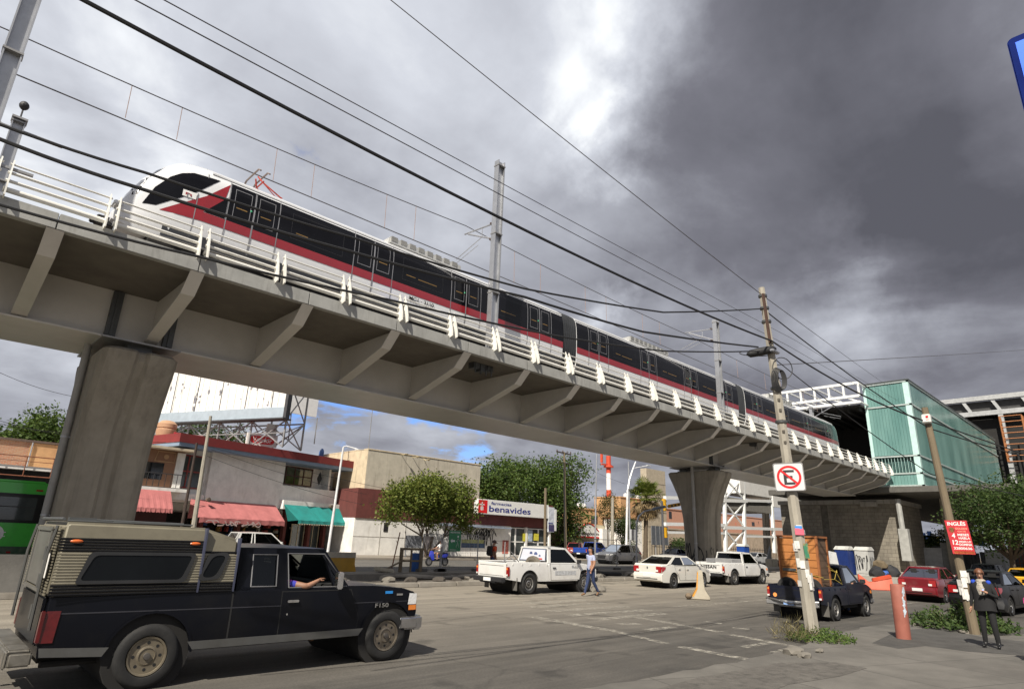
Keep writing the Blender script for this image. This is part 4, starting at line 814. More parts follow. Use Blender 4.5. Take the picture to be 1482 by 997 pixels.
# ---------------------------------------------------------------- people
EYE = M('eye_dark', (.02, .015, .012), .3)
def person(label, loc, yaw, h, J, cols, hair, cat='person', group=None, hairlong=False, cap=None, extra=None, skin=SKIN, bulk=1.15):
    """one continuous skinned body grown from a skeleton; J overrides joints (metres for a 1.70 m figure, facing +x)"""
    t = thing('person', label, cat, loc, yaw, group, h/1.70)
    j = dict(pel=(0, 0, .93), spi=(0, 0, 1.10), che=(.0, 0, 1.30), nk0=(-.01, 0, 1.42), nek=(.005, 0, 1.49), hd1=(.025, 0, 1.565), hd2=(.03, 0, 1.62), hd3=(.02, 0, 1.665),
             shL=(0, .165, 1.385), elL=(-.02, .21, 1.11), wrL=(.05, .21, .87), shR=(0, -.165, 1.385), elR=(-.02, -.21, 1.11), wrR=(.05, -.21, .87),
             hiL=(0, .09, .88), knL=(.02, .095, .49), anL=(-.02, .095, .085), toL=(.13, .11, .03), hiR=(0, -.09, .88), knR=(.02, -.095, .49), anR=(-.02, -.095, .085), toR=(.13, -.11, .03))
    j.update(J); V = {k: Vector(v) for k, v in j.items()}
    rad = dict(pel=(.15, .115), spi=(.13, .10), che=(.155, .11), nk0=(.085, .075), nek=(.05, .052), hd1=(.066, .078), hd2=(.072, .092), hd3=(.055, .07), shL=.062, elL=.041, wrL=.027, shR=.062, elR=.041, wrR=.027, hiL=.088, knL=.058, anL=.04, toL=.03, hiR=.088, knR=.058, anR=.04, toR=.03)
    verts = []; edges = []; radii = []; idx = {}; labs = []
    def addv(k, p, r):
        if k[:2] in ('pe', 'sp', 'ch', 'sh', 'el', 'hi', 'kn', 'an'): r = tuple(q*bulk for q in r) if isinstance(r, tuple) else r*bulk
        idx[k] = len(verts); verts.append(Vector(p)); radii.append(r if isinstance(r, tuple) else (r, r)); return idx[k]
    for k in ('pel', 'spi', 'che', 'nk0', 'nek', 'hd1', 'hd2', 'hd3', 'shL', 'elL', 'wrL', 'shR', 'elR', 'wrR', 'hiL', 'knL', 'anL', 'toL', 'hiR', 'knR', 'anR', 'toR'): addv(k, V[k], rad[k])
    def seg(a, b_, lab): edges.append((idx[a], idx[b_])); labs.append(lab)
    for a, b_, l_ in [('pel', 'spi', 'top'), ('spi', 'che', 'top'), ('che', 'nk0', 'top'), ('nk0', 'nek', 'skin'), ('nek', 'hd1', 'skin'), ('hd1', 'hd2', 'skin'), ('hd2', 'hd3', 'skin')]: seg(a, b_, l_)
    for s_ in 'LR':
        seg('che', 'sh'+s_, 'top'); seg('sh'+s_, 'el'+s_, 'arm'); seg('el'+s_, 'wr'+s_, 'fore'); seg('pel', 'hi'+s_, 'leg'); seg('hi'+s_, 'kn'+s_, 'leg'); seg('kn'+s_, 'an'+s_, 'leg'); seg('an'+s_, 'to'+s_, 'shoe')
        d = (V['wr'+s_]-V['el'+s_]).normalized(); sd = 1 if s_ == 'L' else -1
        fwd = Vector((1, 0, .25)); fwd = (fwd-d*fwd.dot(d)).normalized(); nrm = d.cross(fwd)*(-sd)
        pm = V['wr'+s_]+d*.055; addv('pa'+s_, pm, (.030, .022)); edges.append((idx['wr'+s_], idx['pa'+s_])); labs.append('skin')
        for q, (off, ln) in enumerate(((.026, .068), (.009, .078), (-.009, .072), (-.026, .055))):
            b0 = addv('f%s%d' % (s_, q), pm+d*.03+fwd*off, .0095); edges.append((idx['pa'+s_], b0)); labs.append('skin')
            b1 = addv('g%s%d' % (s_, q), pm+d*(.03+ln*.6)+fwd*off*1.1+nrm*.008, .0085); edges.append((b0, b1)); labs.append('skin')
            b2 = addv('h%s%d' % (s_, q), pm+d*(.03+ln)+fwd*off+nrm*.028, .007); edges.append((b1, b2)); labs.append('skin')
        b0 = addv('t%s' % s_, pm-d*.015+fwd*.038+nrm*.01, .0105); edges.append((idx['pa'+s_], b0)); labs.append('skin')
        b1 = addv('u%s' % s_, pm+d*.025+fwd*.055+nrm*.02, .0085); edges.append((b0, b1)); labs.append('skin')
    me = bpy.data.meshes.new('body'); me.from_pydata([tuple(v) for v in verts], edges, []); o = bpy.data.objects.new('body_build', me); COL.objects.link(o)
    m = o.modifiers.new('skin', 'SKIN'); sk = me.skin_vertices[0].data
    for i, r_ in enumerate(radii): sk[i].radius = r_; sk[i].use_root = (i == 0)
    sb_ = o.modifiers.new('sub', 'SUBSURF'); sb_.levels = 2; sb_.render_levels = 2
    dg = bpy.context.evaluated_depsgraph_get(); dg.update(); m2 = bpy.data.meshes.new_from_object(o.evaluated_get(dg)); bpy.data.objects.remove(o)
    keys = ['top', 'arm', 'fore', 'leg', 'shoe', 'skin']
    m2.materials.clear()
    for k in keys: m2.materials.append(cols.get(k, skin))
    P0 = [verts[a] for a, _ in edges]; P1 = [verts[b_] for _, b_ in edges]
    for p in m2.polygons:
        c_ = p.center; best = 9; lab = 'top'
        for a, b_, l_ in zip(P0, P1, labs):
            ab = b_-a; t_ = max(0, min(1, (c_-a).dot(ab)/max(ab.length_squared, 1e-9))); d_ = (c_-(a+ab*t_)).length
            if d_ < best: best = d_; lab = l_; tt = t_
        if lab == 'arm' and cols.get('sleeve') and tt > cols['sleeve']: lab = 'skin'
        if lab == 'top' and c_.z < V['pel'].z+.0 and not cols.get('long'): lab = 'leg'
        if lab == 'leg' and cols.get('short') and c_.z < V['knL'].z+.05: lab = 'skin'
        p.material_index = keys.index(lab); p.use_smooth = True
    ob = bpy.data.objects.new('body', m2); COL.objects.link(ob); ob.parent = t; WM[ob.name] = wm(t).copy()
    # head details
    hc = (V['hd1']+V['hd3'])/2; fd = Vector(j.get('face', (1, 0, -.05))).normalized(); lf = Vector((0, 0, 1)).cross(fd).normalized(); upv = fd.cross(lf)
    b = B(); b.tube([hc+fd*.080+upv*.02, hc+fd*.103-upv*.012, hc+fd*.082-upv*.02], [.008, .014, .008], 6); b.build('nose', skin, ob)
    for sd in (-1, 1):
        B().ball(hc+fd*.079+lf*sd*.031+upv*.022, .011, (.8, 1, .7), 8, 5).build('eye', EYE, ob)
        B().ball(hc+lf*sd*.078-upv*.005, .022, (.8, .5, 1.3), 8, 5).build('ear', skin, ob)
    B().cbox(hc+fd*.082-upv*.045, (.012, .04, .01)).build('mouth', M('lips', (.3, .09, .08), .5), ob)
    # hair: cap of the skull
    b = B(); Tm = Matrix((( fd.x, lf.x, upv.x, hc.x-fd.x*.012), (fd.y, lf.y, upv.y, hc.y-fd.y*.012), (fd.z, lf.z, upv.z, hc.z), (0, 0, 0, 1))); vs = []; fs = []; n_, mm = 14, 7
    for i in range(mm+1):
        for k in range(n_):
            a = 2*math.pi*k/n_; ph = (math.pi*(.06+.54*i/mm)) if math.cos(a) < .3 else (math.pi*(.06+.30*i/mm)); r_ = .109+.006*math.sin(5*a+i)
            vs.append(Tm @ Vector((r_*1.02*math.sin(ph)*math.cos(a), r_*.88*math.sin(ph)*math.sin(a), .012+r_*1.03*math.cos(ph))))
    for i in range(mm):
        for k in range(n_): fs.append((i*n_+k, i*n_+(k+1) % n_, (i+1)*n_+(k+1) % n_, (i+1)*n_+k))
    fs.append(tuple(range(n_))); b.add(vs, fs)
    if hairlong: b.tube([hc-fd*.085+upv*.03, hc-fd*.135-upv*.02, hc-fd*.14-upv*.11, hc-fd*.12-upv*.2], [.03, .038, .032, .008], 8)
    hr = b.build('hair', hair, ob, smooth=60)
    if cap:
        b = B(Tm); b.lathe([(.0, .118), (.06, .112), (.1, .075), (.107, .03), (.10, .025)], (0, 0, 0), 'Z', 16); b.prism([(.07, -.07), (.175, -.05), (.19, 0), (.175, .05), (.07, .07)], 'XY', .028, .04); b.build('cap', cap, ob, smooth=50)
    if extra: extra(t, ob, V)
    return t
def cloth(name, c, rough=.85, **k): return M(name, c, rough, var=.12, scale=6, bump=.25, bscale=60, **k)
BLUSH = cloth('light_blue_shirt', (.36, .40, .55)); JEAN = cloth('dark_jeans', (.025, .04, .10)); BROWN = M('brown_leather', (.16, .085, .04), .6); CBLK = cloth('black_suit', (.010, .010, .011))
HAIRB = M('black_hair', (.012, .01, .009), .5); HAIRR = M('auburn_hair', (.13, .05, .022), .5)
ORNG = cloth('orange_shirt', (.55, .07, .02)); WHTS = cloth('white_shirt', (.62, .62, .62)); GREY = cloth('grey_trousers', (.07, .07, .075))
# woman crossing in front of the white pickup, walking towards the camera's right
fA = PG(838, 863); fB = PG(872, 862); mid_ = (fA+fB)/2
walk = dict(knL=(-.06, .07, .50), anL=(-.30, .07, .14), toL=(-.19, .08, .035), knR=(.10, -.07, .49), anR=(.24, -.075, .085), toR=(.39, -.085, .035), elL=(.01, .22, 1.13), wrL=(.12, .2, .93), elR=(-.08, -.2, 1.11), wrR=(-.03, -.21, .87), face=(.95, .25, .05))
person('woman in light blue shirt and jeans walking beside the white pickup with bed', (mid_.x, mid_.y, .004), R_(168), 1.78, walk, dict(top=BLUSH, arm=BLUSH, sleeve=.55, fore=SKIN, leg=JEAN, shoe=BROWN), HAIRB, hairlong=True)
# woman in black on the near pavement, looking down, facing the camera's left
fC = PG(1437, 938, .06)
def bagx(t, ob, V):
    b = B(); rings = []
    for x, w_, z0, z1 in ((-.14, .05, .86, 1.0), (-.02, .075, .80, 1.08), (.12, .08, .79, 1.10), (.24, .05, .84, 1.02)): rings.append([(x-.02, .26-w_, z1), (x-.02, .26+w_, z1), (x, .27+w_*1.4, (z0+z1)/2), (x, .26+w_, z0), (x, .26-w_, z0), (x, .25-w_*1.2, (z0+z1)/2)])
    T = Matrix.Translation((.0, .06, .0)) @ Matrix.Rotation(R_(-8), 4, 'Y')
    b.T = T; b.loft(rings); tt = tag(b.build('handbag', M('black_leather', (.013, .013, .014), .45), None, smooth=60), 'large black handbag hanging from the arm of the woman in black', 'handbag'); tt.matrix_basis = wm(t); WM[tt.name] = wm(t)
    s_ = B(T); s_.tube([(-.08, .26, 1.02), (.0, .2, 1.25), (.02, .17, 1.42), (-.05, .18, 1.3), (.1, .3, 1.05)], .014, 6); s_.build('strap', M('black_leather', ()), tt)
    b = B(); b.lathe([(.075, 1.385), (.10, 1.41), (.105, 1.45), (.075, 1.485)], (.015, 0, 0), 'Z', 16); b.loft([[(.10, -.07, 1.43), (.13, -.02, 1.43), (.13, .02, 1.43), (.10, .07, 1.43), (.05, 0, 1.43)], [(.15, -.085, 1.30), (.185, -.03, 1.30), (.185, .03, 1.30), (.15, .085, 1.30), (.06, 0, 1.3)], [(.15, -.05, 1.14), (.185, -.015, 1.13), (.185, .03, 1.13), (.15, .06, 1.14), (.1, 0, 1.14)]]); b.build('scarf', M('patterned_scarf', (.33, .30, .25), .9, var=.5, scale=30), ob, bevel=.008, smooth=60)
    b = B(); b.ball((.03, .145, 1.415), .075, (.95, .75, .75)); b.ball((.03, -.145, 1.415), .075, (.95, .75, .75)); b.build('shoulder_patch', cloth('royal_blue', (.015, .06, .42)), ob)
    b = B(); b.loft([[(.0+rx*math.cos(a), ry*math.sin(a), z+.012*math.sin(3*a)) for a in [2*math.pi*k/20 for k in range(20)]] for z, rx, ry in ((1.44, .10, .14), (1.40, .135, .20), (1.30, .165, .225), (1.15, .155, .20), (1.0, .165, .205), (.88, .18, .225), (.80, .185, .235))], caps=False); b.build('jacket', CBLK, ob, smooth=60)
    b = B(); b.cbox((.24, .06, 1.245), (.012, .035, .07), Matrix.Rotation(R_(-20), 3, 'Y')); tag_ = b.build('phone', M('pale_phone', (.35, .42, .75), .3), None); tag(tag_, 'small pale phone in the raised hand of the woman in black', 'phone'); tag_.matrix_basis = wm(t); WM[tag_.name] = wm(t)
person('woman in black suit and patterned scarf standing on the near pavement looking at her phone', fC, R_(178), 1.66, dict(wrL=(.215, .12, 1.20), elL=(.05, .27, 1.10), elR=(-.01, -.23, 1.12), wrR=(.02, -.27, .87), knL=(.03, .11, .49), anL=(-.01, .13, .085), toL=(.13, .15, .03), knR=(.02, -.10, .49), anR=(-.02, -.12, .085), toR=(.12, -.15, .03), hd1=(.04, 0, 1.56), hd2=(.05, 0, 1.61), hd3=(.04, 0, 1.655), face=(.9, .25, -.45)), dict(top=CBLK, arm=CBLK, fore=CBLK, leg=CBLK, shoe=M('black_shoe', (.01, .01, .01), .3)), HAIRR, extra=bagx, skin=M('skin_warm', (.38, .20, .13), .5), bulk=1.2)
# man with backpack on the median
def pack(t, ob, V):
    b = B(); b.cbox((-.2, 0, 1.22), (.19, .3, .46)); b.cbox((-.3, 0, 1.14), (.08, .24, .24)); tt = tag(b.build('backpack', cloth('black_nylon', (.015, .015, .016)), None, bevel=.05, seg=3), 'black backpack worn by the man in the orange shirt', 'backpack'); tt.matrix_basis = wm(t); WM[tt.name] = wm(t)
    s_ = B()
    for y in (-.12, .12): s_.tube([(-.12, y, 1.42), (.02, y, 1.46), (.12, y, 1.36), (.1, y, 1.15), (-.1, y, 1.05)], .018, 6)
    s_.build('strap', cloth('black_nylon', ()), tt)
pm_ = PY(713, 815, 24.1)
person('man in orange shirt and cap walking on the median behind the white pickup', (pm_.x, 24.1, .1), R_(-8), 1.78, dict(knL=(.1, .07, .50), anL=(.16, .07, .085), toL=(.3, .08, .03), knR=(-.04, -.07, .49), anR=(-.22, -.07, .12), toR=(-.1, -.08, .03), face=(.9, -.1, -.35), hd1=(.05, 0, 1.56), hd2=(.07, 0, 1.61), hd3=(.06, 0, 1.65)), dict(top=ORNG, arm=ORNG, sleeve=.6, fore=SKIN2, leg=JEAN, shoe=BROWN, long=True), HAIRB, cap=M('dark_cap', (.09, .06, .05), .8), extra=pack, skin=SKIN2)
# woman in pink at the right edge, only her shoulder shows
pk = PG(1517, 965, .06)
PINK = cloth('pink_top', (.75, .06, .28))
person('person in a pink top cut off by the right edge of the photo', pk, R_(150), 1.42, {}, dict(top=PINK, arm=PINK, sleeve=.35, fore=SKIN, leg=JEAN, shoe=BROWN), HAIRB)

# ---------------------------------------------------------------- black pickup with camper shell
TB_ = paint('truck_black', (.003, .0035, .006), .3, dirt=(.014, .013, .011), damt=.3, coat=.03, spec=.2)
TSIL = M('truck_silver', (.10, .10, .096), .5, .3, dirt=(.06, .055, .045), damt=.5)
REDD = M('dark_red_lens', (.085, .004, .005), .3, coat=.4, var=.3, scale=12)
CREAM = M('camper_cream', (.175, .158, .113), .5, var=.1, dirt=(.12, .105, .075), dscale=3, damt=.5)
CBLK2 = M('camper_black', (.006, .006, .007), .7, var=.2, spec=.15)
tk = Car('camper_pickup', 'black extended-cab pickup with cream and black camper shell, nearest vehicle on the road', 'pickup truck', (4.62, 10.47, .002), R_(-.6), None, 1, 2.02, -3.0, 2.42, 1.14, .05, .03)
xr, xf, rw = -1.8, 1.8, .385; tk.arches = [(xr, .40, .50), (xf, .40, .50)]
top = [(-2.98, .46), (-3.0, .62), (-2.98, 1.13), (-.86, 1.145), (.9, 1.15), (1.02, 1.175), (1.5, 1.165), (2.1, 1.11), (2.32, 1.05), (2.39, .98), (2.40, .72), (2.36, .6), (2.3, .46)]
tk.body(profile(top, xr, xf, .50, .42, .40), TB_, 'body', .05, 16); tk.wells(rw)
tk.side('silver_rocker', [(-1.27, .425), (1.25, .425), (1.33, .53), (-1.35, .53)], TSIL, off=.013); tk.side('silver_rocker', [(-2.96, .47), (-2.32, .43), (-2.26, .53), (-2.98, .57)], TSIL, off=.013)
tk.side('body_crease', [(-2.95, .93), (2.2, .90), (2.2, .912), (-2.95, .945)], M('crease_black', (.03, .03, .036), .25), off=.004)
tk.side('bed_gap', [(-.845, .44), (-.82, .44), (-.82, 1.14), (-.845, 1.14)], SEAM, off=.006)
tk.side('wheel_lip', [(xr+.50*math.cos(a), .40+.50*math.sin(a)) for a in [math.pi*k/14 for k in range(15)]]+[(xr+.53*math.cos(a), .40+.53*math.sin(a)) for a in [math.pi*(14-k)/14 for k in range(15)]], TB_, off=.012, step=.1)
tk.side('wheel_lip', [(xf+.50*math.cos(a), .40+.50*math.sin(a)) for a in [math.pi*k/14 for k in range(15)]]+[(xf+.53*math.cos(a), .40+.53*math.sin(a)) for a in [math.pi*(14-k)/14 for k in range(15)]], TB_, off=.012, step=.1)
tk.hmat = CHROME
for sd in (-1, 1):
    d = tk.door([(-.10, .45), (1.18, .45), (1.22, .7), (1.05, 1.11), (-.10, 1.11)], TB_, (.07, .98), sd)
    yk = tk.y(-.04, .78); B().lathe([(0, 0), (.014, 0), (.014, .012), (0, .012)], (-.0, sd*(yk+.012), .80), 'Y', 10).build('lock', CHROME, d)
    tk.side('cab_seam', [(-.80, .45), (-.12, .45), (-.12, .46), (-.80, .46)], SEAM, off=.006) if sd == 1 else None
tk.pillars = [((-.12, -.10), .14), ((.78, .585), .035)]; tk.seats = [-.42, .05]; tk.darkrear = True
Wb, Wt = .965, .80
DW = [(.02, 1.17), (.75, 1.17), (.60, 1.64), (.0, 1.64)]
tk.yy = greenhouse(tk, ((-.79, 1.14), (-.76, 1.72), (.60, 1.73), (1.03, 1.15)), Wb, Wt, TB_, GLS, [DW, [(-.58, 1.19), (-.2, 1.19), (-.18, 1.63), (-.56, 1.63)], [(.80, 1.18), (.96, 1.18), (.62, 1.62)]], .12, open_side=[DW])
q = B()
for sd in (-1, 1):
    for x0, x1, z0, z1 in ((-.79, .62, 1.64, 1.73), (-.79, -.19, 1.14, 1.19)): q.add([(x0, sd*tk.yy(z0), z0), (x1, sd*tk.yy(z0), z0), (x1-.04*(z1 > 1.6), sd*tk.yy(z1), z1), (x0, sd*tk.yy(z1), z1)], [(0, 1, 2, 3)])
    q.add([(-.79, sd*tk.yy(1.14), 1.14), (-.58, sd*tk.yy(1.14), 1.14), (-.56, sd*tk.yy(1.72), 1.72), (-.76, sd*tk.yy(1.72), 1.72)], [(0, 1, 2, 3)])
    q.add([(-.22, sd*tk.yy(1.14), 1.14), (-.02, sd*tk.yy(1.14), 1.14), (-.03, sd*tk.yy(1.72), 1.72), (-.2, sd*tk.yy(1.72), 1.72)], [(0, 1, 2, 3)])
q.build('cab_frame', TB_, tk.t)
for (w0, w1) in (((-.58, 1.19), (-.2, 1.63)), ):
    q = B(); yk = tk.yy
    for sd in (-1, 1):
        pts = [(-.58, 1.19), (-.2, 1.19), (-.18, 1.63), (-.56, 1.63), (-.58, 1.19)]; q.tube([(x, sd*(yk(z)+.004), z) for x, z in pts], .011, 6)
        pts = [(.0, 1.165), (.98, 1.165), (.60, 1.65), (-.02, 1.65), (.0, 1.165)]; q.tube([(x, sd*(yk(z)+.004), z) for x, z in pts], .011, 6)
    q.build('window_trim', M('trim_grey', (.12, .12, .125), .5), tk.t)
for sd in (-1, 1):
    b = B(); b.cbox((.74, sd*1.13, 1.27), (.09, .17, .25), Matrix.Rotation(R_(sd*10), 3, 'Z')); b.bar((.78, sd*.97, 1.2), (.76, sd*1.1, 1.2), .03); mm_ = b.build('mirror', CHROME, tk.t, bevel=.035)
    hl = lamp(tk, 2.35, sd*.78, .93, .12, .34, .17, CLRL, 'headlight', .03); lamp(tk, 2.33, sd*.80, .79, .12, .32, .09, AMB, 'turn_signal', .02)
    tk.side('headlight_corner', [(2.19, .85), (2.37, .85), (2.38, 1.02), (2.22, 1.03)], CLRL, off=.012, both=True) if sd == 1 else None
    tk.side('turn_signal', [(2.21, .76), (2.37, .76), (2.37, .84), (2.21, .84)], AMB, off=.012) if sd == 1 else None
q = B(); q.box(2.36, 2.42, -.6, .6, .72, 1.0)
for i in range(5): q.box(2.42, 2.43, -.58, .58, .75+.05*i, .77+.05*i)
q.build('grille', M('dark_steel', ()), tk.t)
q = B(); q.box(2.36, 2.54, -.98, .98, .43, .66); q.box(2.02, 2.40, -1.03, -.96, .45, .66); q.box(2.02, 2.40, .96, 1.03, .45, .66); q.build('front_bumper', CHROME, tk.t, bevel=.05, seg=3)
# rear
tg = B().box(-3.03, -2.98, -.86, .86, .58, 1.12).build('tailgate', TB_, tk.t, bevel=.02)
tk.side('taillight', [(-2.99, .62), (-2.86, .62), (-2.84, .97), (-2.98, .97)], REDD, off=.012); q = B(); q.box(-3.03, -2.985, -.985, -.88, .62, .97); q.box(-3.03, -2.985, .88, .985, .62, .97); q.build('taillight', REDD, tk.t, bevel=.01)
q = B(); q.box(-3.27, -3.04, -.95, .95, .52, .57); q.box(-3.29, -3.24, -.95, -.35, .36, .56); q.box(-3.29, -3.24, .35, .95, .36, .56); q.box(-3.25, -3.02, -.97, -.80, .38, .53); q.box(-3.25, -3.02, .8, .97, .38, .53); q.box(-3.26, -3.22, -.35, .35, .36, .5); rb = q.build('rear_bumper', M('dirty_bumper', (.22, .205, .175), .4, .6, var=.3, scale=6, dirt=(.09, .075, .05), dscale=5, damt=.8), tk.t, bevel=.035, seg=3)
B().box(-3.30, -3.285, -.16, .16, .37, .49).build('number_plate', PLATE, rb)
q = B(); q.tube([(-3.3, -.0, .42), (-3.45, 0, .42)], .03, 8); q.ball((-3.46, 0, .47), .045); q.build('tow_ball', CHROME, rb)
q = B(); q.box(-2.9, 2.2, -.55, .55, .34, .52); q.tube([(-1.8, -.85, .40), (-1.8, .85, .40)], .07, 8); q.tube([(1.8, -.85, .40), (1.8, .85, .40)], .06, 8); q.tube([(-1.2, -.6, .33), (-2.4, -.7, .35), (-2.9, -.75, .36)], .04, 8); q.build('chassis', UNDER, tk.t)
for x in (xr, xf):
    for sd in (-1, 1): wheel(tk.t, x, sd*.885, rw, .26, sd, 'steel', M('beige_rim', (.20, .17, .12), .5, .4, dirt=(.1, .08, .06), dscale=7, damt=.6) if x < 0 else M('grime_rim', (.2, .17, .13), .5, .5, dirt=(.05, .04, .03), dscale=6, damt=.6), 32)
text('F150', (5.85+.40, 9.435, .86), (1, 0, 0), (0, 0, 1), .06, CHROME, tk.t, .26, 'badge', .02)
q = B(); q.box(1.72, 1.86, -tk.y(1.8, 1.05)-.012, -tk.y(1.8, 1.05)+.01, 1.035, 1.075); q.build('blue_sticker', M('sky_blue', (.02, .22, .6), .4), tk.t)
q = B(); q.box(1.95, 2.07, -tk.y(2, 1.03)-.012, -tk.y(2, 1.03)+.01, 1.0, 1.03); q.build('badge', CHROME, tk.t)
# camper shell
def camp_y(z): return 1.0-.07*(z-1.13)/.87
CX0, CX1 = -3.03, -.85
b = B(); out = [(CX0, 1.13), (CX1, 1.13), (CX1, 1.84), (-1.3, 1.97), (-1.34, 1.985), (-2.95, 2.0), (CX0+.03, 1.97)]
n_ = len(out); b.add([(x, -camp_y(z), z) for x, z in out]+[(x, camp_y(z), z) for x, z in out], [tuple(reversed(range(n_))), tuple(range(n_, 2*n_))]+[(i, (i+1) % n_, n_+(i+1) % n_, n_+i) for i in range(n_)])
cs = b.build('camper_shell', CREAM, tk.t, bevel=.04, seg=3)
def ribs(name, x0, x1, z0, z1, mat, step=.034, par=None):
    b = B(); z = z0
    while z < z1-.01:
        for sd in (-1, 1):
            y = camp_y(z); b.add([(x0, sd*(y+.003), z), (x1, sd*(y+.003), z), (x1, sd*(y+.0065), z+step*.4), (x0, sd*(y+.0065), z+step*.4), (x1, sd*(y+.003-.002), z+step*.85), (x0, sd*(y+.003-.002), z+step*.85)], [(0, 1, 2, 3), (3, 2, 4, 5)])
        z += step
    return b.build(name, mat, par or cs, smooth=0)
ribs('black_siding', CX0+.01, CX1-.0, 1.135, 1.26, CBLK2); ribs('cream_siding', CX0+.01, CX1, 1.265, 1.64, CREAM); ribs('black_siding', CX0+.01, -1.32, 1.645, 1.82, CBLK2); ribs('black_siding', -1.32, CX1, 1.645, 1.68, CBLK2)
b = B()
for z in [1.14+.034*i for i in range(24)]: b.box(CX0-.018, CX0-.004, -.92, .92, z, z+.02)
rearp = b.build('rear_siding', CREAM, cs, smooth=0)
b = B(); b.box(CX0-.034, CX0-.02, -.55, .55, 1.22, 1.86); b.box(CX0-.05, CX0-.034, -.60, -.54, 1.18, 1.9); b.box(CX0-.05, CX0-.034, .54, .60, 1.18, 1.9); b.box(CX0-.05, CX0-.034, -.6, .6, 1.88, 1.93); b.box(CX0-.05, CX0-.034, -.6, .6, 1.16, 1.2); b.build('rear_hatch', M('hatch_grey', (.17, .165, .15), .4, .3, dirt=(.08, .07, .05), damt=.5), rearp)  # hatch grey taken darker so its colour carries the shade at the rear
b = B()
for y in (-.8, .8): b.tube([(CX0-.06, y, .75), (CX0-.07, y, 1.6), (CX0-.03, y, 1.95)], .018, 6)
for z in (.95, 1.3, 1.62): b.cbox((CX0-.07, -.72, z), (.03, .12, .16))
b.build('hatch_strut', M('strut_grey', (.10, .10, .095), .5, .5), rearp); B().box(CX0-.052, CX0-.05, -.9, -.7, 1.34, 1.62).build('sticker', PAPER, rearp)  # struts dark grey, rear shade put into their colour too
def camp_pane(poly, nm):
    q = B(); q.cur = 0
    for sd in (-1, 1):
        cx_ = sum(p[0] for p in poly)/len(poly); cz_ = sum(p[1] for p in poly)/len(poly)
        o_ = [(cx_+(x-cx_)*1.0+.05*(1 if x > cx_ else -1), cz_+(z-cz_)+.04*(1 if z > cz_ else -1)) for x, z in poly]
        k = len(poly); q.add([(x, sd*(camp_y(z)+.003), z) for x, z in o_]+[(x, sd*(camp_y(z)+.03), z) for x, z in o_]+[(x, sd*(camp_y(z)+.03), z) for x, z in poly]+[(x, sd*(camp_y(z)+.018), z) for x, z in poly], [(i, (i+1) % k, k+(i+1) % k, k+i) for i in range(k)]+[(k+i, k+(i+1) % k, 2*k+(i+1) % k, 2*k+i) for i in range(k)]+[(2*k+i, 2*k+(i+1) % k, 3*k+(i+1) % k, 3*k+i) for i in range(k)])
    fr = q.build('window_frame', M('frame_black', (.02, .02, .02), .35), cs)
    q = B()
    for sd in (-1, 1): q.add([(x, sd*(camp_y(z)+.020), z) for x, z in poly], [tuple(range(len(poly)))])
    q.build('pane', M('camper_pane', (.006, .007, .008), .15, spec=.12), fr, smooth=0)
def rnd(poly, r_=.06, n=4):
    out = []
    for i, p in enumerate(poly):
        a = Vector(poly[i-1]).to_2d() if False else Vector((poly[i-1][0], poly[i-1][1])); c_ = Vector((poly[(i+1) % len(poly)][0], poly[(i+1) % len(poly)][1])); p = Vector(p); u = p+(a-p).normalized()*r_; v = p+(c_-p).normalized()*r_
        for k in range(n+1): t_ = k/n; out.append(tuple((u*(1-t_)+p*t_)*(1-t_)+(p*(1-t_)+v*t_)*t_))
    return out
camp_pane(rnd([(-2.74, 1.31), (-1.57, 1.31), (-1.46, 1.61), (-2.62, 1.61)]), 'w'); camp_pane(rnd([(-1.32, 1.33), (-1.13, 1.33), (-1.0, 1.62), (-1.19, 1.62)], .085), 'o')
for x in (-2.85, -1.45):
    q = B()
    for sd in (-1, 1): q.ball((x, sd*(camp_y(1.77)+.012), 1.77), .05, (1.4, .4, .45), 10, 6)
    q.build('marker_lamp', M('orange_lens', (.6, .13, .03), .3), cs)
q = B(); q.tube([(CX0+.05, -.85, 2.01), (-1.5, -.85, 2.01)], .012, 6); q.tube([(CX0+.02, -.8, 2.03), (CX0+.02, .8, 2.03)], .02, 6); q.cbox((-2.8, -.7, 2.03), (.3, .1, .05)); q.cbox((-2.3, -.4, 2.015), (.2, .3, .03)); q.tube([(-2.9, -.5, 2.03), (-1.5, -.45, 2.02)], .018, 6); q.build('roof_bar', M('dark_steel', ()), cs)
q = B()
for x in (CX1-.0, -1.33): 
    for sd in (-1, 1): q.box(x-.012, x+.012, sd*.97-.04, sd*.97+.05, 1.14, 1.86 if x > -1 else 1.98)
q.build('corner_trim', M('camper_trim', (.05, .055, .09), .4), cs)
# front passenger with an arm on the sill
sit = dict(pel=(0, 0, .93), hiL=(.05, .1, .92), knL=(.45, .1, .95), anL=(.55, .1, .55), toL=(.67, .1, .5), hiR=(.05, -.1, .92), knR=(.45, -.1, .95), anR=(.55, -.1, .55), toR=(.67, -.1, .5), spi=(-.03, 0, 1.08), che=(-.05, 0, 1.26), nk0=(-.05, 0, 1.40), nek=(-.03, 0, 1.47), hd1=(.0, 0, 1.55), hd2=(.01, 0, 1.60), hd3=(.0, 0, 1.65), shL=(-.04, .165, 1.34), elL=(.1, .2, 1.1), wrL=(.3, .1, 1.08))
RB = cloth('blue_red_shirt', (.025, .03, .28), dirt=(.45, .02, .05), dscale=8, damt=.9)
pz = person('front passenger of the black pickup resting a bare arm on the window sill', (4.62+.0, 9.93, -.15), 0, 1.72, dict(sit, shR=(-.02, -.2, 1.36), elR=(.27, -.44, 1.315), wrR=(.50, -.33, 1.39)), dict(top=M('maroon_cloth', (.045, .008, .012), .9), arm=RB, sleeve=.55, fore=SKIN, leg=JEAN, shoe=BROWN), HAIRB, skin=SKIN2)
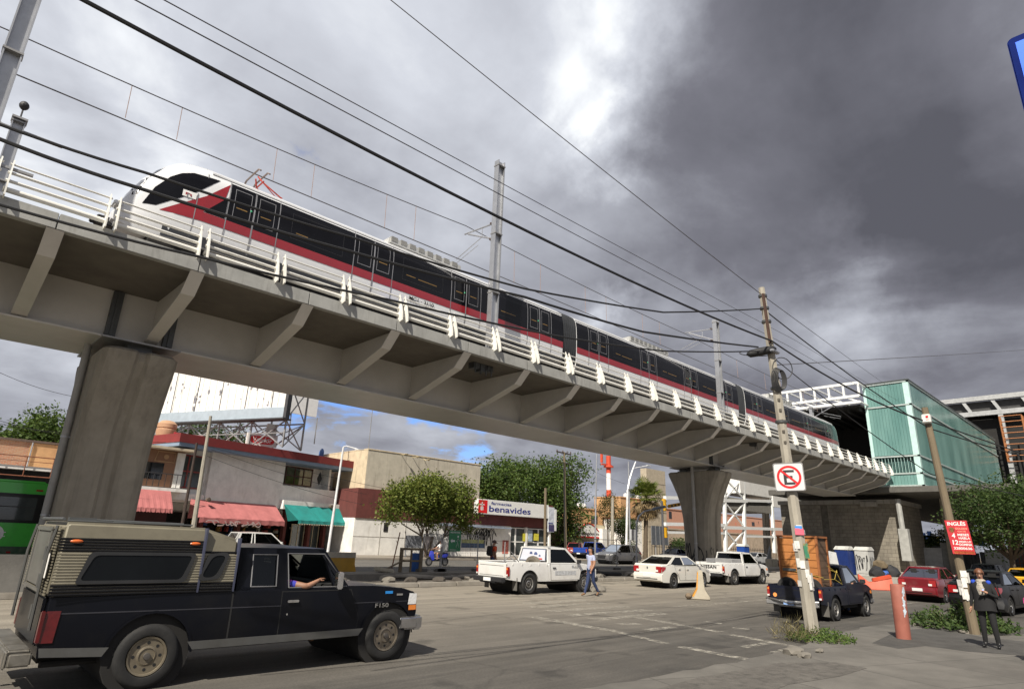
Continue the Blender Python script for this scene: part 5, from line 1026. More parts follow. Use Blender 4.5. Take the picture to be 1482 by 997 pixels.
person('driver of the black pickup at the far side steering wheel', (4.62-.0, 10.88, -.18), 0, 1.72, dict(sit, shR=(-.04, -.165, 1.34), elR=(.1, -.2, 1.1), wrR=(.32, -.12, 1.2), wrL=(.32, .12, 1.2)), dict(top=M('dark_shirt', (.03, .03, .035), .9), arm=M('dark_shirt', ()), fore=SKIN2, leg=JEAN, shoe=BROWN), HAIRB, skin=SKIN2)
# ---------------------------------------------------------------- other vehicles
VW = paint('vehicle_white', (.66, .655, .63), .25, dirt=(.4, .37, .32), damt=.35)
VW2 = paint('vehicle_cream_white', (.64, .625, .57), .25, dirt=(.4, .37, .32), damt=.25)
VNAVY = paint('vehicle_navy', (.006, .008, .018), .3, dirt=(.04, .037, .033), damt=.3, coat=.15, spec=.3); VRED = paint('vehicle_red', (.15, .007, .013), .2, damt=.12); VGREY = paint('vehicle_grey', (.10, .10, .105), .25, damt=.15); VBLK = paint('vehicle_black', (.006, .006, .007), .3, dirt=(.04, .037, .033), damt=.2, coat=.1, spec=.3); VBLUE = paint('vehicle_blue', (.015, .055, .30), .25, damt=.15); VYEL = paint('vehicle_yellow', (.62, .33, .02), .3, damt=.1); VSILV = paint('vehicle_silver', (.4, .41, .42), .25, damt=.1)
# white pickup with signs on the cab window
c = pickup('pickup_truck', 'white pickup with a poster in its rear window, beside the woman in jeans', (19.75, 17.4+.93, .002), R_(-1), 1.1, VW, bed_h=1.02)
T = wm(c.t)
def LP(c, x, y, z): return wm(c.t) @ Vector((x, y, z))
q = B(); q.add([(c.cabx-.006, -.64, 1.10), (c.cabx-.006, .64, 1.10), (c.cabx+.075, .58, 1.47), (c.cabx+.075, -.58, 1.47)], [(0, 1, 2, 3)]); po = q.build('window_poster', M('poster_pale', (.55, .56, .62), .5, var=.1), c.t, smooth=0)
q = B(); q.add([(c.cabx-.012, -.5, 1.13), (c.cabx-.012, .0, 1.13), (c.cabx-.002, .0, 1.18), (c.cabx-.002, -.5, 1.18)], [(0, 1, 2, 3)]); q.build('red_strip', M('poster_red', (.5, .06, .05), .6), po, smooth=0)
q = B(); 
for y, z, r_ in ((-.13, 1.3, .09), (.12, 1.32, .075), (-.34, 1.25, .05)): q.lathe([(0, 0), (r_, 0), (r_, .006), (0, .006)], (c.cabx-.01+.22*(z-1.1), y, z), 'X', 12)
q.build('poster_figure', M('poster_blue', (.08, .11, .24), .6), po)
q = B(); panel(q, [(c.cowl-.42, .86), (c.cowl-.05, .86), (c.cowl-.05, .95), (c.cowl-.42, .95)], c.y, -1, .010)
q2 = q.build('door_sign', M('sign_grey', (.25, .26, .27), .5), c.t)
text('BB 12', LP(c, c.cowl-.22, -c.y(0, .9)-.014, .905), (1, 0, 0), (0, 0, 1), .065, PAPER, q2, None, 'door_lettering', .03)
q = B(); panel(q, [(c.cabx+.32, .62), (c.cowl-.2, .62), (c.cowl-.2, .76), (c.cabx+.32, .76)], c.y, -1, .010); q.build('door_sign', M('sign_faded', (.42, .43, .44), .5, var=.35, scale=12), c.t)
q = B(); q.lathe([(.04, 0), (.07, 0), (.07, .006), (.04, .006)], (c.xf+.42, -c.y(c.xf+.42, .86)-.008, .86), 'Y', 16); q.build('green_badge', M('badge_green', (.05, .16, .1), .4), c.t)
o = B(); o.lathe([(.20, -.1), (.31, -.1), (.33, 0), (.31, .1), (.20, .1), (.18, 0), (.20, -.1)], (0, 0, 0), 'X', 24); tag(o.build('spare_tyre', M('dusty_rubber', (.16, .14, .11), .9, var=.3), None), 'dusty spare tyre standing in the bed of the white pickup beside its cab', 'tyre'); o = bpy.data.objects['spare_tyre']; o.matrix_basis = wm(c.t) @ Matrix.Translation((c.cabx-.32, -.35, .93)); WM[o.name] = o.matrix_basis.copy()
b = B(); b.tube([(c.L0+.85, .3, .56), (c.L0+.87, .3, 1.7)], .02, 6); b.tube([(c.L0+1.1, -.1, 1.02), (c.L0+.9, .1, 1.2), (c.L0+.6, .1, 1.0)], .02, 6); b.tube([(c.L0+1.5, .2, 1.02), (c.L0+1.15, .25, 1.35)], .018, 6); o = tag(b.build('metal_rods', STEEL, None), 'bundle of grey metal rods sticking up out of the white pickup bed', 'rods'); o.matrix_basis = wm(c.t); WM[o.name] = wm(c.t)
# white sedan
c = sedan('sedan_car', 'white sedan with red tail lamps behind the pickup reading NISSAN', (29.3, 17.15+.9, .002), R_(0), 1.07, VW2, WB=2.6, L=4.4, H=1.42)
q = B(); q.cbox((c.L0+.075, 0, .86), (.015, .07, .09)); q.build('badge', CHROME, c.t, bevel=.005)
# NISSAN pickup
c = pickup('pickup_truck', 'white pickup with NISSAN written across its tailgate, ahead of the white sedan', (36.2, 17.3+.95, .002), R_(-2), 1.1, VW, bed_h=1.02)
text('NISSAN', LP(c, c.L0-.03, 0, .84), wm(c.t).to_3x3() @ Vector((0, -1, 0)), (0, 0, 1), .17, BLKP, c.tg, 1.06, 'lettering', .03, spacing=1.1)
b = B(); 
for y in (-.72, .72): b.box(c.L0+1.0, c.cabx-.05, y-.02, y+.02, 1.0, 1.22)
b.box(c.cabx-.1, c.cabx-.06, -.74, .74, 1.02, 1.24); b.build('bed_rack', M('rack_grey', (.4, .4, .4), .5, .4), c.t, bevel=.01)
# dark blue pickup carrying a wooden crate
c = pickup('pickup_truck', 'old dark navy pickup loaded with a tall wooden crate, behind the leaning concrete pole', (22.45, 7.42+.84, .002), R_(-1), 1.0, VNAVY, bed_h=.93, WB=2.6, r=.32, bump=STEEL, glass=GLS)
q = B(); q.tube([(c.L0-.12, -.78, .55), (c.L0-.22, -.5, .54), (c.L0-.24, 0, .46), (c.L0-.22, .5, .54), (c.L0-.12, .78, .55)], .035, 8); q.tube([(c.L0-.12, -.78, .43), (c.L0-.24, 0, .40), (c.L0-.12, .78, .43)], .03, 8); q.build('tubular_bumper', M('tube_grey', (.2, .2, .2), .35, .7), c.t)
q = B(); q.lathe([(0, 0), (.06, 0), (.06, .005), (0, .005)], (c.L0-.02, .55, .66), 'X', 14); q.build('round_sticker', M('sticker_orange', (.8, .3, .08), .5), c.tg)
q = B(); q.box(c.L0-.262, c.L0-.255, -.1, .2, .42, .5); q.build('number_plate', M('plate_blue', (.25, .4, .7), .4), c.t)
CRW = streakmat('orange_wood', (.42, .165, .045), (.22, .08, .025), sx=.5, sz=4, amt=.5)
kr = thing('wooden_crate', 'tall orange-brown wooden plank crate tied upright in the bed of the navy pickup', 'crate', LP(c, -1.02, .12, .57), wm(c.t).to_euler().z)
b = B()
n_ = 8
for i in range(n_): b.box(-.42, -.40, -.58, .58, .02+i*.222, .02+i*.222+.212)
b.build('plank_panel', CRW, kr, bevel=.006, smooth=0)
b = B(); b.box(-.39, .38, -.57, .57, .01, 1.78); b.build('core', M('crate_dark', (.05, .03, .02), .9), kr)
b = B(); b.box(-.44, -.36, -.63, -.57, 0, 1.84); b.box(-.44, -.36, .57, .63, 0, 1.84); b.box(-.45, .4, -.64, .64, 1.80, 1.86); b.box(.33, .41, -.63, -.57, 0, 1.8); b.box(.33, .41, .57, .63, 0, 1.8); b.box(-.44, .4, -.62, -.585, 0, .08); b.build('frame', M('crate_frame', (.28, .10, .03), .7, var=.2, scale=5), kr, smooth=0)
b = B(); 
for i in range(8): b.box(-.36, .33, -.60, -.575, .08+i*.21, .08+i*.21+.2)
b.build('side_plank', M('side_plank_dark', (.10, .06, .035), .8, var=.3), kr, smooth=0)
b = B(); b.box(-.455, -.43, .1, .52, .78, .86); b.build('latch', M('dark_steel', ()), kr)
b = B(); base = LP(c, 0, 0, 0)
YR = M('yellow_rope', (.36, .27, .05), .8)
for p_ in ([(-.95, -.55, 1.55), (-.45, -.62, 1.35), (-.25, -.70, 1.0)], [(-1.3, -.55, 1.15), (-.6, -.6, 1.15), (-.4, -.62, 1.42)], [(-.6, -.60, 1.15), (-.2, -.78, .93)], [(-.45, -.62, 1.35), (-.3, -.3, 1.45), (-.6, .3, 1.35)], [(-1.46, .6, 1.4), (-1.46, -.6, 1.2)]): b.tube([Vector(q) for q in p_], .009, 6)
b.ball((-.45, -.62, 1.36), .035); o = tag(b.build('tie_rope', YR, None), 'yellow rope tying the wooden crate to the navy pickup', 'rope'); o.matrix_basis = wm(c.t); WM[o.name] = wm(c.t)
for (lx, ly, nm, lb) in ((-1.72, .42, 'tyre', 'black tyre in the navy pickup bed left of the crate'), (-1.62, -.28, 'tyre', 'black tyre in the navy pickup bed in front of the crate')):
    o = B(); o.lathe([(.19, -.09), (.29, -.09), (.31, 0), (.29, .09), (.19, .09), (.17, 0), (.19, -.09)], (0, 0, 0), 'X', 22); o = tag(o.build('loose_tyre', BLACK, None), lb, 'tyre'); o.matrix_basis = wm(c.t) @ Matrix.Translation((lx, ly, .87)) @ Matrix.Rotation(R_(12), 4, 'Y'); WM[o.name] = o.matrix_basis.copy()
b = B(); b.loft([[(-.28, -.5, .58), (-.28, .5, .58), (.12, .5, .58), (.12, -.5, .58)], [(-.25, -.52, 1.0), (-.25, .5, 1.05), (.1, .5, 1.02), (.1, -.52, .98)], [(-.15, -.3, 1.3), (-.15, .35, 1.28), (.05, .3, 1.26), (.05, -.3, 1.25)]]); o = tag(b.build('covered_bundle', M('dark_tarpaulin', (.018, .018, .02), .8, var=.3), None, bevel=.06, smooth=60), 'dark covered bundle between the crate and the navy pickup cab', 'bundle'); o.matrix_basis = wm(c.t) @ Matrix.Translation((-.42, 0, 0)); WM[o.name] = o.matrix_basis.copy()
pz = LP(c, .12, -.36, -.36)
person('driver of the navy pickup with an elbow out of the window', (pz.x, pz.y, pz.z), R_(-1), 1.70, dict(sit, shR=(-.02, -.2, 1.34), elR=(.16, -.42, 1.36), wrR=(.42, -.38, 1.42)), dict(top=WHTS, arm=WHTS, sleeve=.5, fore=SKIN, leg=JEAN, shoe=BROWN), HAIRB)
# red sedan and cars under the station
c = sedan('sedan_car', 'dark red sedan with lit tail lamps driving away on the right', (35.6, 7.35+.86, .002), R_(-1.5), 1.0, VRED, WB=2.6, L=4.45, H=1.5, W=1.7)
for i, (px, py, yw, m_, lab, sc_) in enumerate([(1462, 880, -4, VBLK, 'black sedan partly hidden by the woman in black', 1.05)]):
    g = PG(1452, 893); c = sedan('sedan_car', lab, (g.x+2.4, g.y+.6, .002), R_(yw), sc_, m_, L=4.5, H=1.45)
g = PG(1475, 862); c = sedan('sedan_car', 'yellow taxi with a dark rear window, cut off by the right edge', (g.x+2.1, g.y-.3, .002), R_(-3), 1.0, VYEL, L=4.4, H=1.48)
g = PG(1448, 856); c = sedan('suv_car', 'black hatchback beyond the yellow taxi on the right', (g.x+3.8, g.y+.9, .002), R_(-3), 1.0, VBLK, suv=True, L=4.3, H=1.58, trunk=1.0, r=.34)
# far road vehicles
a = PG(885, 816); b_ = PG(913, 816)
c = sedan('suv_car', 'grey SUV facing left on the far road, right of the blue pickup', ((a.x+b_.x)/2-.3, 37.9+.9, .004), R_(176), 1.12, VGREY, suv=True, L=4.55, H=1.67, W=1.82, WB=2.7, r=.36, trunk=1.05, hood=1.02)
g = PG(925, 812); c = sedan('sedan_car', 'dark navy sedan parked behind the grey SUV', (g.x+2.6, 41.5, .004), R_(186), 1.1, VNAVY, L=4.5, H=1.45)
g = PG(915, 808); c = sedan('sedan_car', 'white car partly hidden behind the dark navy sedan', (g.x+3.5, 44.2, .004), R_(184), 1.05, VW, L=4.4, H=1.45)
c = pickup('pickup_truck', 'bright blue pickup parked by the tall trees across the road', (PY(858, 806, 47.5).x, 47.5, .16), R_(8), 1.15, VBLUE, WB=3.1, r=.38)
c = sedan('suv_car', 'red and grey SUV parked behind the blue pickup', (PY(838, 800, 53.5).x, 53.5, .1), R_(20), 1.1, paint('vehicle_maroon', (.28, .05, .05), .3), suv=True, L=4.4, H=1.6, r=.34)
c = sedan('suv_car', 'silver car parked in the yard in front of the arched sign', (PY(853, 799, 57).x, 57, .1), R_(200), 1.1, VSILV, suv=True, L=4.4, H=1.55, r=.34)
c = sedan('suv_car', 'dark car parked close to the wooden utility pole in front of the sign shop', (PY(822, 800, 55).x, 55, .1), R_(190), 1.1, VBLK, suv=True, L=4.4, H=1.6, r=.34)
g = PY(372, 790, 43.2); c = sedan('suv_car', 'white SUV parked under the pink awning, seen over the black pickup', (g.x+.25, 43.0, .004), R_(0), 1.05, VW, suv=True, L=4.5, H=1.72, W=1.8, r=.36, glass=GLSD)
# green city bus
BG = paint('bus_green', (.07, .52, .06), .3, dirt=(.06, .14, .05), damt=.3); BGD = paint('bus_dark_green', (.015, .065, .03), .4, damt=.3)
xb = PY(74, 760, 28.4).x; bus = thing('city_bus', 'green city bus at the left edge behind the pier', 'bus', (xb-5, 29.7, .004))
b = B(); out = [(-5, .42), (4.2, .42), (5.0, .62), (5.0, 2.6), (4.92, 3.05), (4.6, 3.35), (-4.6, 3.35), (-5, 3.1)]
b.prism(out, 'XZ', -1.3, 1.3); b.build('body', BG, bus, bevel=.09, seg=3)
b = B(); b.box(-4.9, 4.97, -1.315, 1.315, .45, 1.12); b.build('lower_panel', BGD, bus, bevel=.02)
b = B(); b.box(-4.8, 4.75, -1.318, 1.318, 1.86, 2.92); b.build('window_band', M('bus_band', (.012, .012, .012), .3), bus, bevel=.03)
for x0, x1 in ((-4.6, -2.6), (-2.5, -.5), (-.4, 1.6), (1.7, 3.0), (3.1, 4.45)):
    f_ = B().box(x0, x1, -1.325, 1.325, 1.95, 2.8).build('side_window', GLASSB, bus, bevel=.04); q = B(); q.box(x0, x1, -1.33, -1.324, 2.42, 2.45); q.build('window_bar', BLKP, f_)
b = B(); b.box(1.0, 3.0, -.7, .7, 3.34, 3.45); b.build('roof_hatch', BG, bus, bevel=.03)
for x in (-2.6, 2.3):
    for sd in (-1, 1): wheel(bus, x, sd*1.13, .48, .3, sd)
q = B(); q.box(4.3, 4.5, -1.33, -1.31, 3.0, 3.06); q.box(3.9, 4.02, -1.33, -1.31, .88, .94); q.build('marker_lamp', REDL, bus)
q = B(); q.lathe([(.27, 0), (.3, 0), (.3, .006), (.27, .006)], (3.4, -1.312, 1.5), 'Y', 28); q.box(3.05, 3.75, -1.32, -1.313, 1.42, 1.45); q.box(3.05, 3.75, -1.32, -1.313, 1.55, 1.58); eb = q.build('emblem', WHITE, bus)
q = B(); q.box(2.8, 3.1, -1.2, -.9, .1, .45); q.build('mud_flap', BLACK, bus)
# scooter and rider
mo = PG(632, 819); moto = thing('motor_scooter', 'blue and black motor scooter on the far road', 'scooter', (mo.x, mo.y, .004), R_(178), None, 1.08)
b = B(); 
for x in (-.62, .64): b.lathe([(.17, -.05), (.26, -.05), (.28, 0), (.26, .05), (.17, .05), (.17, -.05)], (x, 0, .28), 'Y', 20)
b.build('wheel', BLACK, moto)
b = B()
for x in (-.62, .64): b.lathe([(.06, -.03), (.17, -.02), (.17, .02), (.06, .03)], (x, 0, .28), 'Y', 14)
b.build('rim', RIM, moto)
b = B(); b.tube([(.64, 0, .28), (.5, 0, .7), (.42, 0, .98)], .035, 8); b.tube([(.42, -.3, 1.02), (.42, .3, 1.02)], .016, 6); b.cbox((.0, 0, .38), (.7, .22, .16)); b.cbox((-.5, 0, .48), (.5, .2, .22)); b.cbox((-.78, 0, .92), (.3, .3, .04)); b.build('frame', BLKP, moto, bevel=.03)
b = B(); b.loft([[(.40, -.16, .9), (.40, .16, .9), (.55, .1, .92), (.55, -.1, .92)], [(.38, -.2, .62), (.38, .2, .62), (.62, .1, .62), (.62, -.1, .62)], [(.3, -.18, .36), (.3, .18, .36), (.45, .12, .34), (.45, -.12, .34)]]); b.loft([[(-.1, -.1, .5), (-.1, .1, .5), (-.1, .1, .68), (-.1, -.1, .68)], [(-.6, -.15, .52), (-.6, .15, .52), (-.6, .15, .76), (-.6, -.15, .76)], [(-.85, -.06, .66), (-.85, .06, .66), (-.85, .06, .8), (-.85, -.06, .8)]]); b.build('fairing', paint('scooter_blue', (.03, .05, .45), .25), moto, bevel=.03)
b = B(); b.cbox((-.35, 0, .80), (.75, .26, .1)); b.build('seat', M('seat_black', (.015, .015, .015), .6), moto, bevel=.04)
person('rider in white shirt and shorts sitting on the blue scooter', (mo.x+.25, mo.y, .02), R_(178), 1.72, dict(pel=(0, 0, .93), hiL=(.03, .12, .88), knL=(.42, .2, .82), anL=(.38, .2, .42), toL=(.5, .2, .38), hiR=(.03, -.12, .88), knR=(.42, -.2, .82), anR=(.38, -.2, .42), toR=(.5, -.2, .38), elL=(.2, .26, 1.15), wrL=(.52, .26, 1.06), elR=(.2, -.26, 1.15), wrR=(.52, -.26, 1.06), face=(.9, .3, 0)), dict(top=WHTS, arm=WHTS, sleeve=.6, fore=SKIN, leg=GREY, shoe=M('black_shoe', ()), short=True), HAIRB, cap=BLKP, skin=SKIN)

# ---------------------------------------------------------------- poles, signs and street things
def pole_between(name, label, base, top, r0, r1, mat, cat='utility pole', n=8, group=None, part='shaft'):
    base = Vector(base); top = Vector(top); t = thing(name, label, cat, base, 0, group)
    d = top-base; b = B(); b.tube([(0, 0, -.05), d*.33, d*.66, d], [r0, r0+(r1-r0)*.33, r0+(r1-r0)*.66, r1], n); b.build(part, mat, t, smooth=25); return t, d
POLEC = streakmat('pole_concrete', (.31, .285, .235), (.17, .15, .12), sx=4, sz=.6, amt=.5)
P1B = PG(1178, 927); P1T = PX(1102, 417, P1B.x+.02)
pl1, d1 = pole_between('utility_pole', 'leaning eight-sided concrete utility pole in the foreground carrying the no-parking sign', P1B, P1T, .165, .085, POLEC, n=8)
def on(p, d, z): return p + d*((z-p.z)/d.z)
b = B()
for z in [4.6+.28*i for i in range(7)]: q = on(Vector((0, 0, 0)), d1, z); b.cbox(q+Vector((-.105, -.06, 0)), (.03, .06, .07))
b.build('step_hole', M('hole_dark', (.09, .08, .065), .9), pl1)
b = B()
for z, r_ in ((6.05, .135), (7.1, .12), (7.95, .115), (8.35, .11), (8.72, .105), (5.15, .14)): q = on(Vector(), d1, z); b.lathe([(r_, -.03), (r_+.012, -.03), (r_+.012, .03), (r_, .03)], q, 'Z', 12)
b.build('steel_band', M('dark_steel', ()), pl1)
q0, q1 = on(Vector(), d1, 7.3), on(Vector(), d1, 8.75); b = B(); b.bar(q0+Vector((-.11, -.06, 0)), q1+Vector((-.10, -.06, 0)), .07, .05); b.build('rusty_bracket', RUSTD, pl1)
b = B(); q = on(Vector(), d1, 7.05); b.cbox(q+Vector((-.05, -.12, 0)), (.42, .12, .07)); b.build('clamp', GALV, pl1, bevel=.02)
# stickers and papers on the pole
b = B(); pz_ = []
rnd_ = random.Random(3)
for i in range(16):
    z = 1.15+rnd_.random()*1.35; a = rnd_.uniform(2.6, 5.2); q = on(P1B, d1, z); r_ = .165-.08*z/9+.006+.001*i; w_, h_ = rnd_.uniform(.035, .07), rnd_.uniform(.05, .12); c_, s_ = math.cos(a), math.sin(a); u = Vector((-s_, c_, 0)); n_ = Vector((c_, s_, 0)); q = q+n_*r_; up = (d1.normalized()); tw = rnd_.uniform(-.2, .2)
    b = B(); b.add([q-u*w_-up*h_, q+u*w_-up*h_, q+u*w_+up*h_, q-u*w_+up*h_], [(0, 1, 2, 3)]); tag(b.build('pasted_paper', PAPER, None, smooth=0), 'torn white paper pasted round the middle of the leaning concrete pole', 'paper', 'papers pasted on the concrete pole')
for z, a, w_, h_, m_, lb in ((2.42, 3.75, .10, .075, M('sticker_pink', (.75, .12, .18), .6), 'small pink sticker near the top of the papers on the concrete pole'), (1.98, 4.35, .075, .17, M('sticker_green', (.05, .22, .12), .6, dirt=(.7, .25, .05), dscale=5, damt=.9), 'green and orange sticker on the right side of the concrete pole'), (2.52, 3.7, .08, .035, M('sticker_blue', (.05, .25, .65), .6), 'small blue sticker topmost on the papers of the concrete pole')):
    q = on(P1B, d1, z); c_, s_ = math.cos(a), math.sin(a); u = Vector((-s_, c_, 0)); n_ = Vector((c_, s_, 0)); q = q+n_*(.165-.08*z/9+.028); up = d1.normalized()
    b = B(); b.add([q-u*w_-up*h_, q+u*w_-up*h_, q+u*w_+up*h_, q-u*w_+up*h_], [(0, 1, 2, 3)]); tag(b.build('sticker', m_, None, smooth=0), lb, 'sticker')
# no parking sign
sc_ = PX(1142, 690, P1B.x-.2); nrm = (CP-sc_); nrm.z = 0; nrm.normalize(); u = Vector((-nrm.y, nrm.x, 0)); 
u = (PX(1164, 690, P1B.x-.2)-PX(1120, 691, P1B.x-.2)); u = Vector((-nrm.y, nrm.x, .03)).normalized(); v = nrm.cross(u)
sg = thing('no_parking_sign', 'square white no-parking sign with a struck-out E in a red ring on the concrete pole', 'road sign', sc_)
TS = Matrix(((u.x, v.x, nrm.x, 0), (u.y, v.y, nrm.y, 0), (u.z, v.z, nrm.z, 0), (0, 0, 0, 1)))
hw = .345
def rsq(h, r_, n=5):
    out = []
    for cx_, cy_, a0 in ((h-r_, h-r_, 0), (-h+r_, h-r_, 90), (-h+r_, -h+r_, 180), (h-r_, -h+r_, 270)):
        for k in range(n+1): a = R_(a0+90*k/n); out.append((cx_+r_*math.cos(a), cy_+r_*math.sin(a)))
    return out
b = B(TS); b.prism(rsq(hw, .05), 'XY', -.012, 0); b.build('plate', M('sign_white', (.60, .60, .60), .4, var=.05), sg)
b = B(TS); o_ = rsq(hw-.004, .05); i_ = rsq(hw-.018, .045); n_ = len(o_); b.add([(x, y, .004) for x, y in o_]+[(x, y, .004) for x, y in i_], [(k, (k+1) % n_, n_+(k+1) % n_, n_+k) for k in range(n_)]); b.build('border', M('sign_grey_edge', (.12, .12, .12), .5), sg, smooth=0)
SR = M('sign_red', (.60, .012, .015), .4)
b = B(TS); n_ = 48; b.add([(.28*math.cos(2*math.pi*k/n_), .28*math.sin(2*math.pi*k/n_), .006) for k in range(n_)]+[(.226*math.cos(2*math.pi*k/n_), .226*math.sin(2*math.pi*k/n_), .006) for k in range(n_)], [(k, (k+1) % n_, n_+(k+1) % n_, n_+k) for k in range(n_)]); b.build('red_ring', SR, sg, smooth=0)
b = B(TS)
for x0, x1, y0, y1 in ((-.125, -.06, -.185, .17), (-.06, .125, .115, .17), (-.06, .08, -.028, .028), (-.06, .125, -.185, -.13)): b.add([(x0, y0, .005), (x1, y0, .005), (x1, y1, .005), (x0, y1, .005)], [(0, 1, 2, 3)])
b.build('letter_e', BLKP, sg, smooth=0)
b = B(TS); a = R_(-43); ca, sa = math.cos(a), math.sin(a); b.add([(ca*x-sa*y, sa*x+ca*y, .009) for x, y in ((-.24, -.024), (.24, -.024), (.24, .024), (-.24, .024))], [(0, 1, 2, 3)]); b.build('red_bar', SR, sg, smooth=0)
# splice box and cable coils on the pole
q = on(P1B, d1, 7.02) + Vector((-.30, .12, .02)); b = B(); b.loft([[(x, r_*math.cos(a), r_*math.sin(a)) for a in [2*math.pi*k/10 for k in range(10)]] for x, r_ in ((-.42, .03), (-.34, .10), (-.1, .115), (.15, .11), (.33, .095), (.40, .03))]); o = tag(b.build('splice_closure', CABLE, None, smooth=60), 'black cable splice closure hanging beside the concrete pole top', 'splice box'); o.location = q; o.rotation_euler = (0, R_(-14), math.atan2(-CR.y, -CR.x)+math.pi); 
q = on(P1B, d1, 6.25); b = B()
for k in range(5): rr2 = .24-.012*k; b.tube([Vector((-.12, -.10-.012*k, 0))+Vector((CR.x, CR.y, 0))*(.60*rr2*math.cos(a)+.02*k)+Vector((0, 0, rr2*1.35*math.sin(a))) for a in [2*math.pi*i/24 for i in range(25)]], .016, 6, caps=False)
o = tag(b.build('cable_coil', CABLE, None), 'coil of black cable hung on the leaning concrete pole', 'cable coil'); o.location = q
q = on(P1B, d1, 6.75); b = B(); b.tube([Vector((CR.x, CR.y, 0))*(.24+.26*math.cos(a))+Vector((-.1, -.05, -.16+.3*math.sin(a))) for a in [2*math.pi*i/24 for i in range(25)]], .012, 6, caps=False); b.tube([Vector((CR.x, CR.y, 0))*(-.45+.42*math.cos(a))+Vector((0, 0, .26+.07*math.sin(a))) for a in [2*math.pi*i/24 for i in range(25)]], .011, 6, caps=False); o = tag(b.build('cable_loop', CABLE, None), 'loose loop of thin black cable at the concrete pole', 'cable loop'); o.location = q
# wooden pole with the red poster
I_B = PG(1412, 921); I_T = PX(1338, 590, I_B.x+.1)
pl2, d2 = pole_between('utility_pole', 'leaning weathered wooden pole with the red INGLES poster, on the right', I_B, I_T, .125, .085, WOODP, n=12)
b = B(); q = d2*.955; b.cbox(q+Vector((-.12, -.02, -.08)), (.16, .22, .26), Matrix.Rotation(R_(10), 3, 'Y')); mb = b.build('meter_box', M('box_white', (.6, .6, .56), .5, dirt=(.3, .29, .27), damt=.5), pl2, bevel=.02)
b = B(); b.cbox(q+Vector((-.205, -.05, -.03)), (.01, .06, .06)); b.cbox(q+Vector((-.205, -.05, -.13)), (.01, .08, .04)); b.build('box_label', SR, mb)
pc = PX(1389, 777, I_B.x-.14); nrm = CP-pc; nrm.z = 0; nrm.normalize(); u = Vector((-nrm.y, nrm.x, 0)); lean = (d2.normalized()); v = (lean-nrm*lean.dot(nrm)).normalized(); u = v.cross(nrm)*1; u = Vector((-nrm.y, nrm.x, .0))
ps = thing('poster', 'red English-course poster with white lettering reading INGLES on the wooden pole', 'poster', pc)
KP = .78; pw, phh = .34*KP, .56*KP
b = B(); b.add([-u*pw*.88-v*phh, u*pw*1.0-v*phh, u*pw*.88+v*phh, -u*pw+v*phh], [(0, 1, 2, 3)]); bb_ = b.build('sheet', M('poster_sheet_red', (.50, .025, .035), .5, var=.08), ps, smooth=0)
sm = bb_.modifiers.new('thick', 'SOLIDIFY'); sm.thickness = .006
def ptext(s_, x, y, h, wd, m_=WHITE, bold=.035): text(s_, pc+u*x*KP+v*y*KP+nrm*.008, u, v, h*KP, m_, ps, wd*KP, 'lettering', bold, .002)
ptext('INGLÉS', -.02, .44, .115, .52); ptext('GOLDEN', .09, .285, .06, .34, M('poster_pinkish', (.8, .35, .25), .6)); ptext('GATE', .09, .19, .045, .24, M('poster_pinkish', ())); ptext('4', -.17, .04, .15, .10); ptext('MESES', .11, .075, .075, .32); ptext('HABLA', .12, -.035, .075, .32); ptext('12', -.17, -.185, .15, .16); ptext('MESES LO', .12, -.15, .055, .34); ptext('DOMINA', .12, -.25, .075, .36); ptext('32800636', .02, -.375, .075, .52)
b = B(TSX := Matrix(((u.x, v.x, nrm.x, 0), (u.y, v.y, nrm.y, 0), (u.z, v.z, nrm.z, 0), (0, 0, 0, 1))) @ Matrix.Diagonal((KP, KP, 1, 1))); b.lathe([(0, .006), (.09, .006)], (-.19, .235, 0), 'Z', 20); b.build('oval_emblem', M('poster_olive', (.35, .36, .12), .6), ps, smooth=0)
b = B(TSX); b.add([(-.25, -.545, .006), (.32, -.545, .006), (.32, -.46, .006), (-.25, -.46, .006)], [(0, 1, 2, 3)]); b.build('orange_band', M('poster_orange', (.65, .22, .05), .6, var=.4, scale=20), ps, smooth=0)
b = B(); rnd_ = random.Random(9)
for i in range(9):
    z = .95+rnd_.random()*.85; a = rnd_.uniform(2.4, 5.2); q = on(I_B, d2, z); r_ = .13+.003*i; w_, h_ = rnd_.uniform(.05, .085), rnd_.uniform(.07, .15); n_ = Vector((math.cos(a), math.sin(a), 0)); u_ = Vector((-n_.y, n_.x, 0)); q = q+n_*r_; up = d2.normalized(); b = B(); b.add([q-u_*w_-up*h_, q+u_*w_-up*h_, q+u_*w_+up*h_, q-u_*w_+up*h_], [(0, 1, 2, 3)]); tag(b.build('pasted_paper', PAPER, None, smooth=0), 'torn white paper pasted on the wooden pole below the red poster', 'paper', 'papers pasted on the wooden pole')
